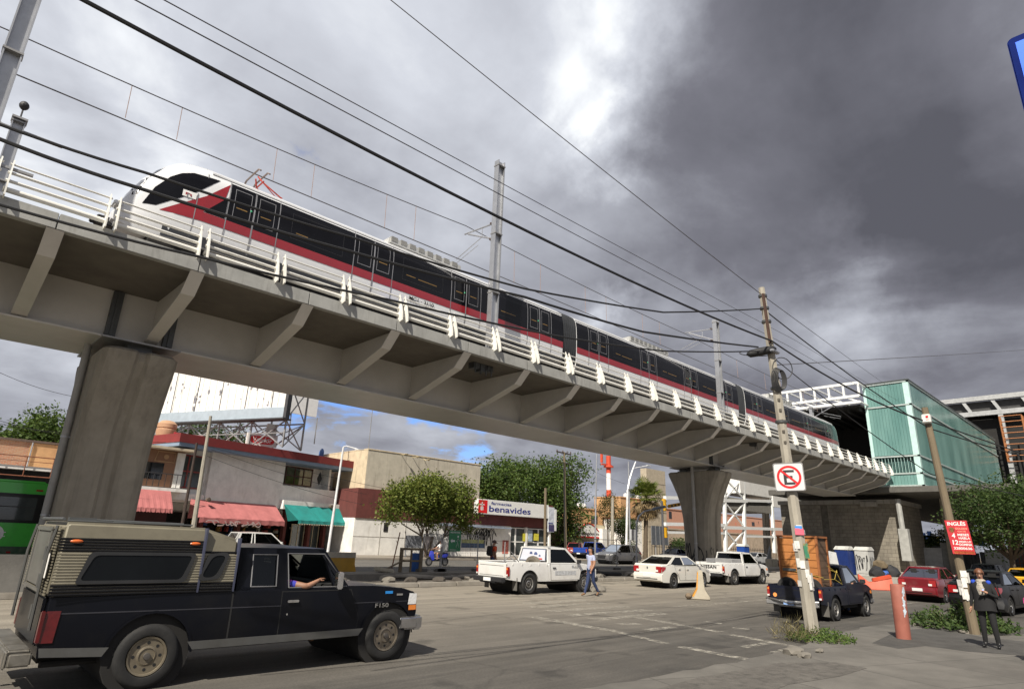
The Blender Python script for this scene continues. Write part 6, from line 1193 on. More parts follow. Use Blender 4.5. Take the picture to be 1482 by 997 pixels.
# red bollard
bB = PG(1308, 924, .06); bT = PX(1298, 845, bB.x); hgt = (bT-bB).length
bo = thing('bollard', 'rusty red steel bollard with flaking paint on the kerb', 'bollard', bB)
BOL = M('bollard_red', (.30, .10, .07), .7, var=.12, scale=3, dirt=(.20, .055, .035), dscale=2, damt=.5)
b = B(); dd = bT-bB; b.tube([Vector((0, 0, -.05)), dd*.5, dd*.985, dd], [.158, .158, .158, .145], 24); b.build('tube', BOL, bo, smooth=50)
b = B(); rnd_ = random.Random(4)
for i in range(9):
    t_ = .45+.06*i; a = R_(228+rnd_.uniform(-7, 7)+i*1.2); n_ = Vector((math.cos(a), math.sin(a), 0)); u_ = Vector((-n_.y, n_.x, 0)); q = dd*t_+n_*.1605; w_, h_ = rnd_.uniform(.02, .05), rnd_.uniform(.04, .08); k = 9; b.add([q+u_*w_*math.cos(2*math.pi*j/k)*rnd_.uniform(.5, 1.2)+Vector((0, 0, 1))*h_*math.sin(2*math.pi*j/k)*rnd_.uniform(.6, 1.2) for j in range(k)], [tuple(range(k))])
b.build('paint_flake', M('flake_paleblue', (.45, .52, .58), .7, var=.4, scale=20), bo, smooth=0)
# concrete barrier end in the road
jb = [(-.30, 0), (.30, 0), (.30, .10), (.14, .36), (.09, .95), (-.09, .95), (-.14, .36), (-.30, .10)]
def barrier(label, loc, yaw, ln, mat, sc_=1, extra=None):
    t = thing('concrete_barrier', label, 'barrier', loc, yaw, 'concrete road barriers', sc_); b = B(); b.prism(jb, 'YZ', 0, ln); b.build('body', mat, t, bevel=.025, smooth=40)
    return t
BARC = M('barrier_concrete', (.42, .38, .30), .9, var=.15, dirt=(.24, .21, .16), damt=.6, bump=.3)
jb2 = PG(1000, 868); t = barrier('pale concrete barrier standing alone in the road near the crosswalk, with orange edge', (jb2.x+.5, jb2.y-.15, .003), R_(30), 1.5, BARC, 1.1)
b = B(); b.add([(-.006, .145, .36), (-.006, .30, .10), (-.006, .24, .09), (-.006, .1, .36), (-.006, .06, .9), (-.006, .09, .95)], [(0, 1, 2, 3), (0, 3, 4, 5)]); b.add([(0, .145, .37), (.5, .145, .37), (.5, .30, .12), (0, .305, .12)], [(0, 1, 2, 3)]); b.build('orange_edge', M('orange_paint', (.6, .28, .04), .8, var=.3, scale=8), t, smooth=0)
b = B(); b.ball((-.1, .42, .11), .12, (1.3, 1, .9), 8, 6); o = tag(b.build('stone', M('brown_stone', (.16, .12, .08), .95, var=.3), None), 'brown stone at the foot of the lone concrete barrier', 'stone'); o.matrix_basis = wm(t); WM[o.name] = wm(t)
g = PG(30, 866); barrier('dark concrete barrier at the foot of the nearest pier', (g.x-.75, g.y+.25, .1), R_(0), 1.6, M('dark_concrete', (.11, .105, .095), .95, var=.2, bump=.3), 1.05)
g = PG(470, 828); t = barrier('yellow and grey concrete barrier on the median right of the slim white lamp post', (14.5, 29.2, .12), R_(0), 3.1, M('yellow_painted_concrete', (.45, .25, .03), .85, var=.15, dirt=(.3, .2, .06), damt=.5), .95)
b = B(); b.prism([(-.125, .70), (.125, .70), (.105, .97), (-.105, .97)], 'YZ', .3, 3.11); b.build('grey_top', BARC, t, smooth=0)
# rubble, hoses and boards along the median
def rock(label, p, s, sc=(1, 1, .6), seed=0, mat=None, name='stone', cat='stone'):
    bm = bmesh.new(); bmesh.ops.create_icosphere(bm, subdivisions=2, radius=s)
    for v in bm.verts: n_ = noise.noise(v.co*(1.6/s)+Vector((seed*3.1, 0, 0))); v.co *= 1+.35*n_; v.co.x *= sc[0]; v.co.y *= sc[1]; v.co.z *= sc[2]
    me = bpy.data.meshes.new(name); bm.to_mesh(me); bm.free(); me.materials.append(mat or BARC); o = finish(me, name, None, 25); o.location = p; return tag(o, label, cat, 'stones lying on the median')
for i in range(46):
    x = 12+random.random()*46; y = 22.1+random.random()*2.8
    o = rock('lump of broken concrete or stone lying in the dirt of the median', (x, y, .12+.05*random.random()), .10+.16*random.random(), (1.3, 1, .7), i, M('rubble_grey', (.17, .155, .13), .95, var=.3) if i % 3 else M('rubble_dark', (.07, .06, .05), .95, var=.3))
rock('grey stone on the road in front of the white pickup bumper', PG(866, 853, .08), .3, (1.3, 1, .6), 77, M('rubble_grey', ()), 'kerb_stone')
for i, (x0, x1, y, z) in enumerate(((15.5, 24, 23.6, .20), (23, 33, 24.2, .22), (33, 52, 23.4, .22))):
    pts = [(x0+(x1-x0)*k/14, y+.25*math.sin(k*1.1+i), z+.06*math.sin(k*.8)) for k in range(15)]; b = B(); b.tube([Vector(p_)-Vector(pts[0]) for p_ in pts], .12, 10)
    o = tag(b.build('black_hose', M('hose_black', (.022, .021, .021), .7, bump=.5, bscale=9), None), ['thick black hose lying in the median dirt left of the white pickup', 'thick black hose in the median dirt hidden partly by the white pickup', 'thick black hose in the median dirt behind the white sedan'][i], 'hose'); o.location = pts[0]
# wooden trestle
g0, g1 = PY(579, 824, 26.3), PY(608, 824, 26.3); tr_ = thing('wooden_trestle', 'brown wooden trestle barrier on the median', 'trestle', (g0.x, 26.3, .27))
w_ = g1.x-g0.x; h_ = 1.12; b = B(); 
for x in (0, w_): b.box(x-.07, x+.07, -.06, .06, 0, h_)
b.box(w_*.5-.04, w_*.5+.04, -.04, .04, 0, h_*.9); b.box(-.1, w_+.1, -.09, -.062, h_*.9, h_*1.0); b.box(0, w_, -.08, -.062, h_*.42, h_*.5); b.build('frame', WOODP, tr_, bevel=.008, smooth=0)
o = B(); o.bar((-1.1, -.1, .05), (.1, -.1, .55), .12, .05); tag(o.build('plank', WOODP, tr_, smooth=0))
g = PY(556, 824, 26.2); b = B(); b.cbox((0, 0, .1), (.9, .5, .2), Matrix.Rotation(R_(8), 3, 'Y')); o = tag(b.build('rubble_slab', BARC, None, bevel=.05), 'broken concrete slab lying left of the wooden trestle', 'slab'); o.location = (g.x, 26.2, .27)
a = PY(567, 822, 26.35); t_ = PY(579, 770, 26.35); b = B(); b.tube([(0, 0, 0), t_-a], .03, 6); o = tag(b.build('leaning_rod', RUST, None), 'thin dark rod leaning beside the wooden trestle', 'rod'); o.location = a
g = PY(590, 800, 27.6); b = B(); b.lathe([(.0, 0), (.27, 0), (.29, .05), (.27, .25), (.29, .45), (.27, .65), (.29, .83), (.25, .86), (0, .86)], (0, 0, 0), 'Z', 20); o = tag(b.build('plastic_drum', M('drum_blue', (.02, .10, .35), .4), None), 'blue plastic drum behind the wooden trestle', 'drum'); o.location = (g.x, 26.75, .27)
# mesh fence with green walkway sign
def meshfence(label, pa, pb, h_, y=26.45):
    a = PY(*pa, y); b_ = PY(*pb, y); w_ = b_.x-a.x; t = thing('mesh_fence', label, 'fence', (a.x, y, .27), 0, 'temporary mesh fence panels on the median')
    b = B(); 
    for x in (0, w_): b.tube([(x, 0, 0), (x, 0, h_)], .03, 8)
    b.tube([(0, 0, h_), (w_, 0, h_)], .018, 6); b.tube([(0, 0, .12), (w_, 0, .12)], .018, 6); b.build('frame', STEEL, t)
    b = B(); n_ = int(w_/.12)
    for i in range(1, n_): b.tube([(w_*i/n_, 0, .12), (w_*i/n_, 0, h_)], .0035, 4, caps=False)
    for i in range(1, int(h_/.2)): b.tube([(0, 0, .12+.2*i), (w_, 0, .12+.2*i)], .0035, 4, caps=False)
    b.build('mesh', STEEL, t); b = B()
    for x in (0, w_): b.box(x-.3, x+.3, -.12, .12, 0, .14)
    b.build('foot', M('dark_concrete', ()), t, bevel=.02); return t
meshfence('mesh fence panel between the wooden trestle and the scooter rider', (610, 824), (636, 824), 1.8)
mf = meshfence('mesh fence panel carrying the green walkway sign', (638, 824), (690, 824), 1.85)
meshfence('mesh fence panel seen past the grey SUV', (860, 826), (893, 826), 1.9)
gc = PY(658, 782.5, 26.3); gs = thing('walkway_sign', 'green sign with a white arrow and walking figure on the mesh fence', 'sign', gc)
b = B(); b.box(-.40, .40, -.02, 0, -.52, .52); b.build('plate', M('sign_green', (.02, .17, .07), .5, var=.08), gs)
WS = M('sign_mark_white', (.62, .64, .62), .5)
b = B(); b.add([(-.30, -.025, .0), (-.18, -.025, .11), (-.18, -.025, .045), (.0, -.025, .045), (.0, -.025, -.045), (-.18, -.025, -.045), (-.18, -.025, -.11)], [(0, 1, 2, 3, 4, 5, 6)]); b.build('arrow', WS, gs, smooth=0)
b = B(); 
b.lathe([(0, 0), (.05, 0), (.05, .004), (0, .004)], (.20, -.026, .22), 'Y', 14)
for p_, q_ in (((.20, .16), (.18, -.05)), ((.18, -.05), (.10, -.32)), ((.18, -.05), (.27, -.32)), ((.2, .13), (.1, -.02)), ((.2, .13), (.29, 0))): b.bar((p_[0], -.025, p_[1]), (q_[0], -.025, q_[1]), .05, .004)
b.build('walking_figure', WS, gs, smooth=0)
text('PASO PEATONAL', gc+Vector((0, -.026, .42)), (1, 0, 0), (0, 0, 1), .08, WS, gs, .66, 'lettering', .02); text('PRECAUCION', gc+Vector((-.1, -.026, -.44)), (1, 0, 0), (0, 0, 1), .05, WS, gs, .42, 'lettering', .02)
for i, (px0, px1, py0, py1, m_, nm, lb) in enumerate(((586, 611, 775, 792, M('mesh_sheet', (.16, .17, .19), .8, var=.3, scale=20), 'grey_mesh_sheet', 'small grey mesh sheet standing on the far pavement behind the trestle'), (613, 627, 776, 802, M('pale_board', (.3, .27, .27), .8), 'pale_board', 'pale board standing on the far pavement beside the tree trunk'))):
    a = PY(px0, py1, 46); b_ = PY(px1, py0, 46); b = B(); b.box(0, b_.x-a.x, -.02, .02, 0, b_.z-a.z); b.box(.1, .16, .02, .08, .15-a.z, b_.z-a.z); b.box(b_.x-a.x-.16, b_.x-a.x-.1, .02, .08, .15-a.z, b_.z-a.z); o = tag(b.build(nm, m_, None), lb, 'board'); o.location = (a.x, 46, a.z)
# ---------------------------------------------------------------- trees and plants
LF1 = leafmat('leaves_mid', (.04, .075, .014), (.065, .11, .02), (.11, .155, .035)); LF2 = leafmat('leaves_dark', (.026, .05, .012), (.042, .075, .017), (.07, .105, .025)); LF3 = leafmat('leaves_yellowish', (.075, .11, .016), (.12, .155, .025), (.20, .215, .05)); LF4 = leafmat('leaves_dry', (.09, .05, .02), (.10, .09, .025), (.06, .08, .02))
BARK = streakmat('bark', (.10, .075, .05), (.05, .038, .026), sx=5, sz=1)
def tree(name, label, base, lobes, n, leaf, mat, trunk_r=.2, stems=((0, 0),), seed=1, group=None, cat='tree', fork=.45, limb=True, hang=0):
    """lobes: (dx, dy, dz, radius xyz) relative to base; leaves scatter through each lobe's outer volume in small sprays"""
    rnd = random.Random(seed); t = thing(name, label, cat, base, 0, group)
    zc = min(l[2]-l[3] for l in lobes)
    b = B(); tops = []
    for sx, sy in stems:
        tip = Vector((sx, sy, max(zc*.9, .4))); b.tube([Vector((sx*.15, sy*.15, -.1)), Vector((sx*.4, sy*.4, tip.z*.4)), tip], [trunk_r*1.15, trunk_r*.85, trunk_r*.7], 8); tops.append(tip)
    if limb:
        for l in lobes:
            c_ = Vector(l[:3]); tp = min(tops, key=lambda q: (q-c_).length); m = tp.lerp(c_, .55)+Vector((rnd.uniform(-.2, .2), rnd.uniform(-.2, .2), -.15)); b.tube([tp, m, c_+Vector((0, 0, l[3]*.3))], [trunk_r*.55, trunk_r*.34, trunk_r*.1], 6)
            for k in range(4): d = Vector((rnd.gauss(0, 1), rnd.gauss(0, 1), rnd.gauss(.2, .6))).normalized(); b.tube([m.lerp(c_, .5), c_+d*l[3]*.85], [trunk_r*.2, trunk_r*.04], 5)
    b.build('trunk', BARK, t, smooth=60)
    vs = []; fs = []; tot = sum(l[3]**2 for l in lobes)
    for l in lobes:
        c_ = Vector(l[:3]); r_ = l[3]; q = l[4] if len(l) > 4 else (1, 1, .85); cnt = int(n*r_*r_/tot/7)
        sd = rnd.random()*50
        for k in range(cnt):
            d = Vector((rnd.gauss(0, 1), rnd.gauss(0, 1), rnd.gauss(0, 1))).normalized(); nn_ = noise.noise(d*1.9+Vector((sd, 0, 0))); rad = r_*(.42+.58*rnd.random()**.5)*(1+.6*nn_)
            p_ = c_+Vector((d.x*q[0], d.y*q[1], d.z*q[2]))*rad
            if noise.noise(p_*(1.1/r_*1.5)+Vector((sd, 3, 1))) < -.2: continue
            for m_ in range(7):
                pp = p_+Vector((rnd.gauss(0, 1), rnd.gauss(0, 1), rnd.gauss(0, .8)))*leaf*1.5; s_ = leaf*rnd.uniform(.45, 1.35); a = Vector((rnd.gauss(0, 1), rnd.gauss(0, 1), rnd.gauss(0, .6)-hang)).normalized(); w_ = a.orthogonal().normalized(); w_ = Matrix.Rotation(rnd.uniform(0, 6.28), 3, a) @ w_
                k0_ = len(vs); vs += [pp-a*s_*.5, pp+w_*s_*.28, pp+a*s_*.5, pp-w_*s_*.28]; fs.append((k0_, k0_+1, k0_+2, k0_+3))
    me = bpy.data.meshes.new('crown'); me.from_pydata([tuple(v) for v in vs], [], fs); me.materials.append(mat); o = bpy.data.objects.new('crown', me); COL.objects.link(o); o.parent = t; WM[o.name] = wm(t).copy(); return t
def lob(seed, n, c, sp, r0, r1): 
    rnd = random.Random(seed); out = []
    for i in range(n): a = 2*math.pi*i/n+rnd.uniform(-.4, .4); k = rnd.uniform(.55, 1); out.append((c[0]+sp[0]*k*math.cos(a), c[1]+sp[1]*k*math.sin(a), c[2]+sp[2]*rnd.uniform(-1, 1), rnd.uniform(r0, r1)))
    out.append((*c, r1*1.05)); out.append((c[0]+rnd.uniform(-.3, .3), c[1], c[2]+sp[2]*.9, r0*1.05)); return out
# pavement tree before the red band
YT = 46; bs = PY(618, 803, YT); bs.z = .15; cc = PY(620, 722, YT)-bs
tree('street_tree', 'leafy street tree with several thin trunks before the long dark red band', bs, lob(3, 8, (cc.x, 0, cc.z-.1), (2.9, 2.0, 1.0), 1.3, 1.85)+[(cc.x-3.9, .2, cc.z-1.3, 1.0), (cc.x+3.6, -.4, cc.z-.9, 1.25), (cc.x+4.2, -.2, cc.z-2.2, .8)], 36000, .25, LF3, .13, ((-.7, 0), (0, .2), (.35, -.2), (1.9, .2)), 5)
Y2 = 62; b0 = PY(725, 800, Y2); b0.z = 0; c1 = PY(722, 712, Y2)-b0
tree('shade_tree', 'big broad green tree rising behind the pharmacy, left crown', b0, lob(11, 10, (c1.x, 0, c1.z+.3), (3.6, 3, 2.6), 2.1, 3.0), 26000, .36, LF1, .35, seed=7)
b1 = PY(806, 800, Y2); b1.z = 0; c2 = PY(798, 712, Y2)-b1
tree('shade_tree', 'big broad green tree rising behind the pharmacy, right crown beside the utility pole', b1, lob(13, 11, (c2.x, 0, c2.z-.2), (4.0, 3, 3.6), 2.1, 3.0)+[(c2.x+2.6, -1, c2.z-5.4, 2.0), (c2.x+1.2, -1.2, c2.z-6.8, 1.7), (c2.x-2.4, -1, c2.z-4.6, 2.0)], 31000, .36, LF1, .38, seed=9)
b2 = PY(880, 800, 58); b2.z = 0; c3 = PY(884, 735, 58)-b2
tree('sparse_tree', 'thin sparse tree with browning leaves before the red and white mast', b2, [(c3.x-.9, 0, c3.z+.4, 1.3), (c3.x+.5, .3, c3.z+1.2, 1.2), (c3.x+1.2, 0, c3.z-.3, 1.2), (c3.x-.5, -.3, c3.z-1.6, 1.2), (c3.x-1.7, 0, c3.z-.9, .8)], 4200, .22, LF4, .12, seed=12)
b3 = PY(902, 802, 60); b3.z = 0; c4 = PY(903, 765, 60)-b3
tree('roadside_tree', 'dense green tree behind the white curved lamp post', b3, lob(17, 6, (c4.x, 0, c4.z-.3), (1.9, 1.5, 1.3), 1.2, 1.6)+[(c4.x, 0, c4.z+2.6, .9)], 11000, .2, LF2, .18, seed=15)
b4 = PY(60, 800, 78); b4.z = 0; c5 = PY(60, 622, 78)-b4
tree('leafy_tree', 'leafy tree standing behind the brick wall at the left', b4, lob(19, 7, (c5.x, 0, c5.z-1.6), (3.4, 2, 1.2), 1.5, 2.1)+[(c5.x+.2, 0, c5.z+.9, 1.5), (c5.x-3.6, 0, c5.z-1.4, 1.0), (c5.x+3.5, 0, c5.z-.7, 1.4)], 20000, .36, LF1, .3, seed=18)
b5 = PY(285, 800, 72); b5.z = 0; c6 = PY(290, 630, 72)-b5
tree('leafy_tree', 'dark tree seen through the steel struts under the billboard', b5, lob(23, 7, (c6.x, 0, c6.z-.8), (4.5, 2, .9), 1.5, 2.0), 9000, .34, LF2, .3, seed=21)
b6 = PX(1470, 838, 52); b6.z = 0; c7 = PX(1465, 735, 52)-b6
tree('roadside_tree', 'bushy green tree at the right edge in front of the station', b6, lob(29, 9, (0, c7.y-.3, c7.z-.3), (2.6, 3.0, 1.3), 1.4, 1.9)+[(0, c7.y+3.0, c7.z-.6, 1.1), (.4, c7.y+2.0, c7.z+.6, 1.3), (0, c7.y-3.5, c7.z+.5, 1.8), (0, c7.y+1.4, c7.z-1.9, 1.1)], 30000, .18, LF2, .22, seed=24)  # darker leaf colours stand in for the shade on this crown
for i, (px, py, yy_, r_) in enumerate(((1150, 770, 95, 2.2), (982, 792, 62, 1.5), (1310, 775, 70, 2.6), (660, 700, 72, 3.0))):
    b7 = PY(px, 800, yy_) if i not in (2,) else Vector((112, 24, 0)); b7.z = 0; zc_ = (PY(px, py, yy_).z) if i != 2 else 3.2
    tree('background_tree', ['distant dark tree seen through the white footbridge frame', 'low dark hedge-like tree between the palm and the flared pier', 'dark tree in the gap under the station', 'slim dark tree between the street tree and the big crowns'][i], b7, [(0, 0, zc_, r_), (r_*.8, 0, zc_-.4, r_*.8), (-r_*.8, .3, zc_-.5, r_*.75), (.3, -.3, zc_+r_*.4, r_*.6)], 5000, .28, LF2, .2, seed=30+i)
# palm
pb_ = PY(934, 800, 52); pb_.z = .0; ph_ = PY(935, 722, 52); pt = thing('palm_tree', 'fan palm with a skirt of dry fronds beside the beige concrete tower', 'palm tree', pb_)
hh = ph_.z; dx = ph_.x-pb_.x; b = B(); b.tube([(0, 0, 0), (dx*.5, 0, hh*.5), (dx, 0, hh)], [.34, .30, .33], 12); b.build('trunk', BARK, pt)
def fronds(nm, n, mat, e0, e1, L0, L1, seed, droop):
    rnd = random.Random(seed); vs = []; fs = []
    for i in range(n):
        az = rnd.uniform(0, 6.28); el = rnd.uniform(e0, e1); ln = rnd.uniform(L0, L1); d = Vector((math.cos(az)*math.cos(el), math.sin(az)*math.cos(el), math.sin(el))); o_ = Vector((dx, 0, hh+rnd.uniform(-.2, .4))); c_ = o_+d*ln*.55; side = d.cross(Vector((0, 0, 1))).normalized(); up = side.cross(d)
        for k in range(11):
            a = (k-5)/5*1.25; dd = (d*math.cos(a)+side*math.sin(a)).normalized(); tip = c_+dd*ln*.5+Vector((0, 0, -droop*abs(a)-.25*droop)); w_ = up.cross(dd).normalized()*.08; k0_ = len(vs); vs += [c_-w_*.3, c_+dd*ln*.3+w_, tip, c_+dd*ln*.3-w_]; fs.append((k0_, k0_+1, k0_+2, k0_+3))
        k0_ = len(vs); w_ = side*.03; vs += [o_-w_, o_+w_, c_+w_, c_-w_]; fs.append((k0_, k0_+1, k0_+2, k0_+3))
    B().add(vs, fs).build(nm, mat, pt, smooth=0)
fronds('crown', 70, LF3, -.25, 1.3, 2.1, 3.3, 2, .4); fronds('dry_skirt', 90, M('dry_frond', (.21, .15, .075), .9, var=.3), -1.45, -.5, 1.7, 3.2, 3, .6)
# weeds
def weed(name, label, p, r_, h_, n, mat, leaf, seed, cat='weeds', up=.6, thin=.24):
    rnd = random.Random(seed); vs = []; fs = []
    st = B()
    for i in range(n):
        a = rnd.uniform(0, 6.28); rad = r_*rnd.random()**.6; x, y = rad*math.cos(a), rad*math.sin(a); hgt = h_*(1-.6*(rad/r_)**2)*rnd.uniform(.3, 1); lean = Vector((x*.5+rnd.gauss(0, .1), y*.5+rnd.gauss(0, .1), 0))
        if i % 9 == 0: st.tube([(x*.5, y*.5, 0), Vector((x, y, hgt))+lean*.3], [.006, .003], 4)
        for k in range(3):
            c_ = Vector((x, y, hgt*rnd.uniform(.2, 1)))+lean*.4; d = Vector((rnd.gauss(0, 1), rnd.gauss(0, 1), rnd.gauss(up, .6))).normalized(); w_ = d.orthogonal().normalized()*leaf*thin; k0_ = len(vs); s_ = leaf*rnd.uniform(.6, 1.3); vs += [c_, c_+d*s_*.5+w_, c_+d*s_, c_+d*s_*.5-w_]; fs.append((k0_, k0_+1, k0_+2, k0_+3))
    t = thing(name, label, cat, p); B().add(vs, fs).build('leaves', mat, t, smooth=0); st.build('stems', M('stem', (.12, .11, .05), .8), t); return t
weed('weed_clump', 'low green weeds round the foot of the leaning concrete pole', P1B+Vector((-.1, -.2, .03)), .60, .34, 420, LF1, .075, 1); weed('dry_grass', 'thin dry grass blades left of the concrete pole foot', P1B+Vector((-.55, .25, 0)), .4, .55, 130, M('dry_grass', (.20, .17, .08), .9, var=.3), .22, 2, 'grass', 2.2, .035)
weed('bush', 'low leafy bush at the foot of the wooden pole beside the woman in black', PG(1395, 912, .05)+Vector((.3, .1, 0)), 1.05, .70, 760, LF2, .12, 3, 'bush'); weed('bush', 'taller leafy shoots climbing the wooden pole', PG(1412, 912, .05), .45, 1.15, 420, LF1, .11, 4, 'bush')
for i, (px, py, s_) in enumerate(((1150, 943, .2), (1165, 948, .12), (1345, 905, .22), (1375, 908, .16), (1362, 903, .1), (1395, 914, .12), (1186, 941, .08), (1325, 903, .12))): rock('lump of broken concrete lying on the pavement edge', PG(px, py, .09), s_, (1.5, 1, .55), i+50, M('rubble_grey', ()), 'concrete_lump', 'rubble')
for o in bpy.data.objects:
    if o.name.startswith('concrete_lump'): o['group'] = 'concrete lumps on the pavement edge'

# ---------------------------------------------------------------- buildings across the road
class Fac:
    def __init__(s, o, yaw): s.o = Vector(o); s.u = Vector((math.cos(yaw), math.sin(yaw), 0)); s.n = Vector((math.sin(yaw), -math.cos(yaw), 0)); s.yaw = yaw
    def at(s, px, py, d=0):
        """local (u, z) of a photo point on the facade plane shifted d metres towards the road"""
        r_ = ray(px, py); o = s.o+s.n*d; k = (o-CP).dot(s.n)/r_.dot(s.n); p = CP+r_*k; return (p-s.o).dot(s.u), p.z
    def rc(s, x0, y0, x1, y1, d=0):
        a = s.at(x0, y0, d); b_ = s.at(x1, y0, d); c_ = s.at(x0, y1, d); e_ = s.at(x1, y1, d); return (a[0]+c_[0])/2, (b_[0]+e_[0])/2, (c_[1]+e_[1])/2, (a[1]+b_[1])/2
    def thing(s, name, label, cat, group=None): return thing(name, label, cat, s.o, s.yaw, group)
def fbox(u0, u1, z0, z1, d0, d1): return B().box(u0, u1, -d1, -d0, z0, z1)     # d: metres towards the road
def rail_simple(b, u0, u1, d, z0, z1, n, r_=.02):
    for z in (z0, z1): b.tube([(u0, -d, z), (u1, -d, z)], r_, 5)
    for i in range(n+1): x = u0+(u1-u0)*i/n; b.tube([(x, -d, z0), (x, -d, z1)], r_*.8, 5)
WALLW = streakmat('wall_offwhite', (.76, .745, .71), (.5, .47, .42), sx=1, sz=.25, amt=.45, lo=.55); WALLB = streakmat('wall_cream', (.60, .50, .35), (.30, .24, .165), sx=1.2, sz=.3, amt=.6, lo=.55); WALLG = streakmat('wall_beige_grey', (.46, .42, .34), (.24, .21, .165), sx=1.5, sz=.12, amt=.65, lo=.53)
MAROON = streakmat('maroon_paint', (.13, .035, .03), (.075, .025, .022), sx=1, sz=.3, amt=.5); RBAND = M('roof_red', (.19, .022, .022), .7, var=.15, dirt=(.13, .03, .025), damt=.4); BBAND = M('band_blue', (.19, .25, .34), .7, var=.12)
AWP = M('awning_pink', (.44, .15, .145), .85, var=.14, scale=1.5, dirt=(.32, .10, .095), damt=.5); AWT = M('awning_teal', (.015, .23, .21), .8, var=.15, scale=1.5, dirt=(.02, .14, .13), damt=.5)
def awning(t, name, u0, u1, ztop, zbot, d0, d1, mat, val=.32, trim=None, skew=0):
    n_ = 24; b = B(); vs = []
    for i in range(n_+1):
        x = u0+(u1-u0)*i/n_; sag = .05*math.sin(i*1.7)*.4
        vs += [(x-skew, -d0, ztop), (x, -d1, zbot+sag), (x, -d1-.02-.03*math.sin(i*2.1), zbot-val+.05*(i % 2))]
    b.add(vs, [(3*i, 3*i+3, 3*i+4, 3*i+1) for i in range(n_)]+[(3*i+1, 3*i+4, 3*i+5, 3*i+2) for i in range(n_)])
    b.add([(u0-skew, -d0, ztop), (u0, -d1, zbot), (u0, -d0, zbot-.1)], [(0, 1, 2)]); b.add([(u1-skew, -d0, ztop), (u1, -d1, zbot), (u1, -d0, zbot-.1)], [(0, 1, 2)])
    o = b.build(name, mat, t, smooth=0); m_ = o.modifiers.new('thick', 'SOLIDIFY'); m_.thickness = .02
    if trim:
        b = B()
        for i in range(n_): x = u0+(u1-u0)*i/n_; w_ = (u1-u0)/n_; b.add([(x, -d1-.04, zbot-val+.03), (x+w_, -d1-.04, zbot-val+.03), (x+w_*.5, -d1-.045, zbot-val-.06)], [(0, 1, 2)])
        b.build('trim', trim, o, smooth=0)
    return o
def window(t, u0, u1, z0, z1, d, frame=None, cols=2, rows=1, glass=GLASSB, fw=.06, name='window'):
    b = B(); f_ = frame or WHITE
    for i in range(cols+1): x = u0+(u1-u0)*i/cols; b.box(x-fw/2, x+fw/2, -d-.05, -d+.02, z0, z1)
    for i in range(rows+1): z = z0+(z1-z0)*i/rows; b.box(u0-fw/2, u1+fw/2, -d-.048, -d+.018, z-fw/2, z+fw/2)
    o = b.build(name, f_, t, smooth=0); B().box(u0, u1, -d-.012, -d+.01, z0, z1).build('pane', glass, o, smooth=0); return o
# two-storey white house with the red eave
FA = Fac((13.9, 50, 0), R_(14)); ta = FA.thing('shop_house', 'white two-storey shop house with a dark red flat eave and pink and teal awnings', 'building')
U = lambda px, py, d=0: FA.at(px, py, d)
uR = U(518, 710)[0]; ztop = 7.55; zpar = (U(410, 704)[1]+U(515, 712)[1])/2; zsl1 = (U(410, 727)[1]+U(530, 731)[1])/2; zsl0 = (U(410, 737)[1]+U(530, 745)[1])/2
u328 = U(328, 690)[0]; u300 = U(302, 690)[0]; u411 = U(411, 690)[0]; u482 = U(482, 690)[0]; u257 = 0
b = B(); b.box(u300, u411, .0, 9, zsl0, ztop); b.box(u411, u482, 1.3, 9, zsl0, ztop); b.box(u482-.2, u482, 0.3, 9, zpar, ztop); b.box(u257, u300, .35, 9, zsl0, ztop); b.box(0, uR, 2.5, 9, 0, ztop-.01); b.box(u411, uR, 0, .18, zsl0, zpar); b.box(u411, uR, .18, 1.3, zsl0-.0, zsl0+.3); b.build('wall', WALLW, ta, smooth=0)
b = B(); b.box(-.3, U(503, 678)[0], -1.0, 6, ztop+.28, ztop+.92); rf = b.build('roof', RBAND, ta, smooth=0); b = B(); b.box(-.25, U(503, 678)[0]-.06, -.95, 6, ztop+.0, ztop+.28); b.build('eave_band', BBAND, rf, smooth=0)
b = B(); b.box(u411-.1, U(535, 740)[0], -.55, .2, zsl0, zsl1); b.build('canopy_slab', WALLW, ta, bevel=.02)
window(ta, .25, u300-.35, U(280, 706)[1], ztop-.45, -.33, M('frame_red', (.22, .03, .025), .6), 2, 2, GLASSB, .1)
b = B(); b.box(.1, u300-.1, -.05, .3, zsl1-.6, U(280, 712)[1]-.15); b.build('ledge', WALLW, ta, smooth=0)
window(ta, u411+.15, U(465, 690)[0], zpar+.25, ztop-.12, -1.28, M('frame_dark_red', (.08, .02, .018), .6), 4, 2, M('window_reflect', (.06, .075, .03), .05, spec=.9, var=.7, scale=1.2), .09)
a = U(476, 692); b = B(); b.add([(a[0]-.22, -.29, a[1]-.0), (a[0], -.29, a[1]-.55), (a[0]+.22, -.29, a[1]), (a[0], -.29, a[1]+.55)], [(0, 1, 2, 3)]); b.T = Matrix.Translation((0, 0, 0))
b = B(); b.prism([(a[0]-.25, a[1]), (a[0], a[1]-.6), (a[0]+.25, a[1]), (a[0], a[1]+.6)], 'XZ', 1.22, 1.28); b.build('diamond_grille', M('dark_steel', ()), ta, smooth=0)
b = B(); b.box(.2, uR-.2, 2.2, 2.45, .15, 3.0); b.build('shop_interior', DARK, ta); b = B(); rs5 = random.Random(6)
for i in range(70): b.cur = i % 4; u_ = rs5.uniform(U(290, 770)[0]+.3, U(470, 770)[0]); z_ = rs5.choice((.2, .7, 1.2, 1.7, 2.1)); w_ = rs5.uniform(.08, .28); b.box(u_, u_+w_, 1.55+rs5.uniform(0, .3), 2.1, z_, z_+rs5.uniform(.15, .42))
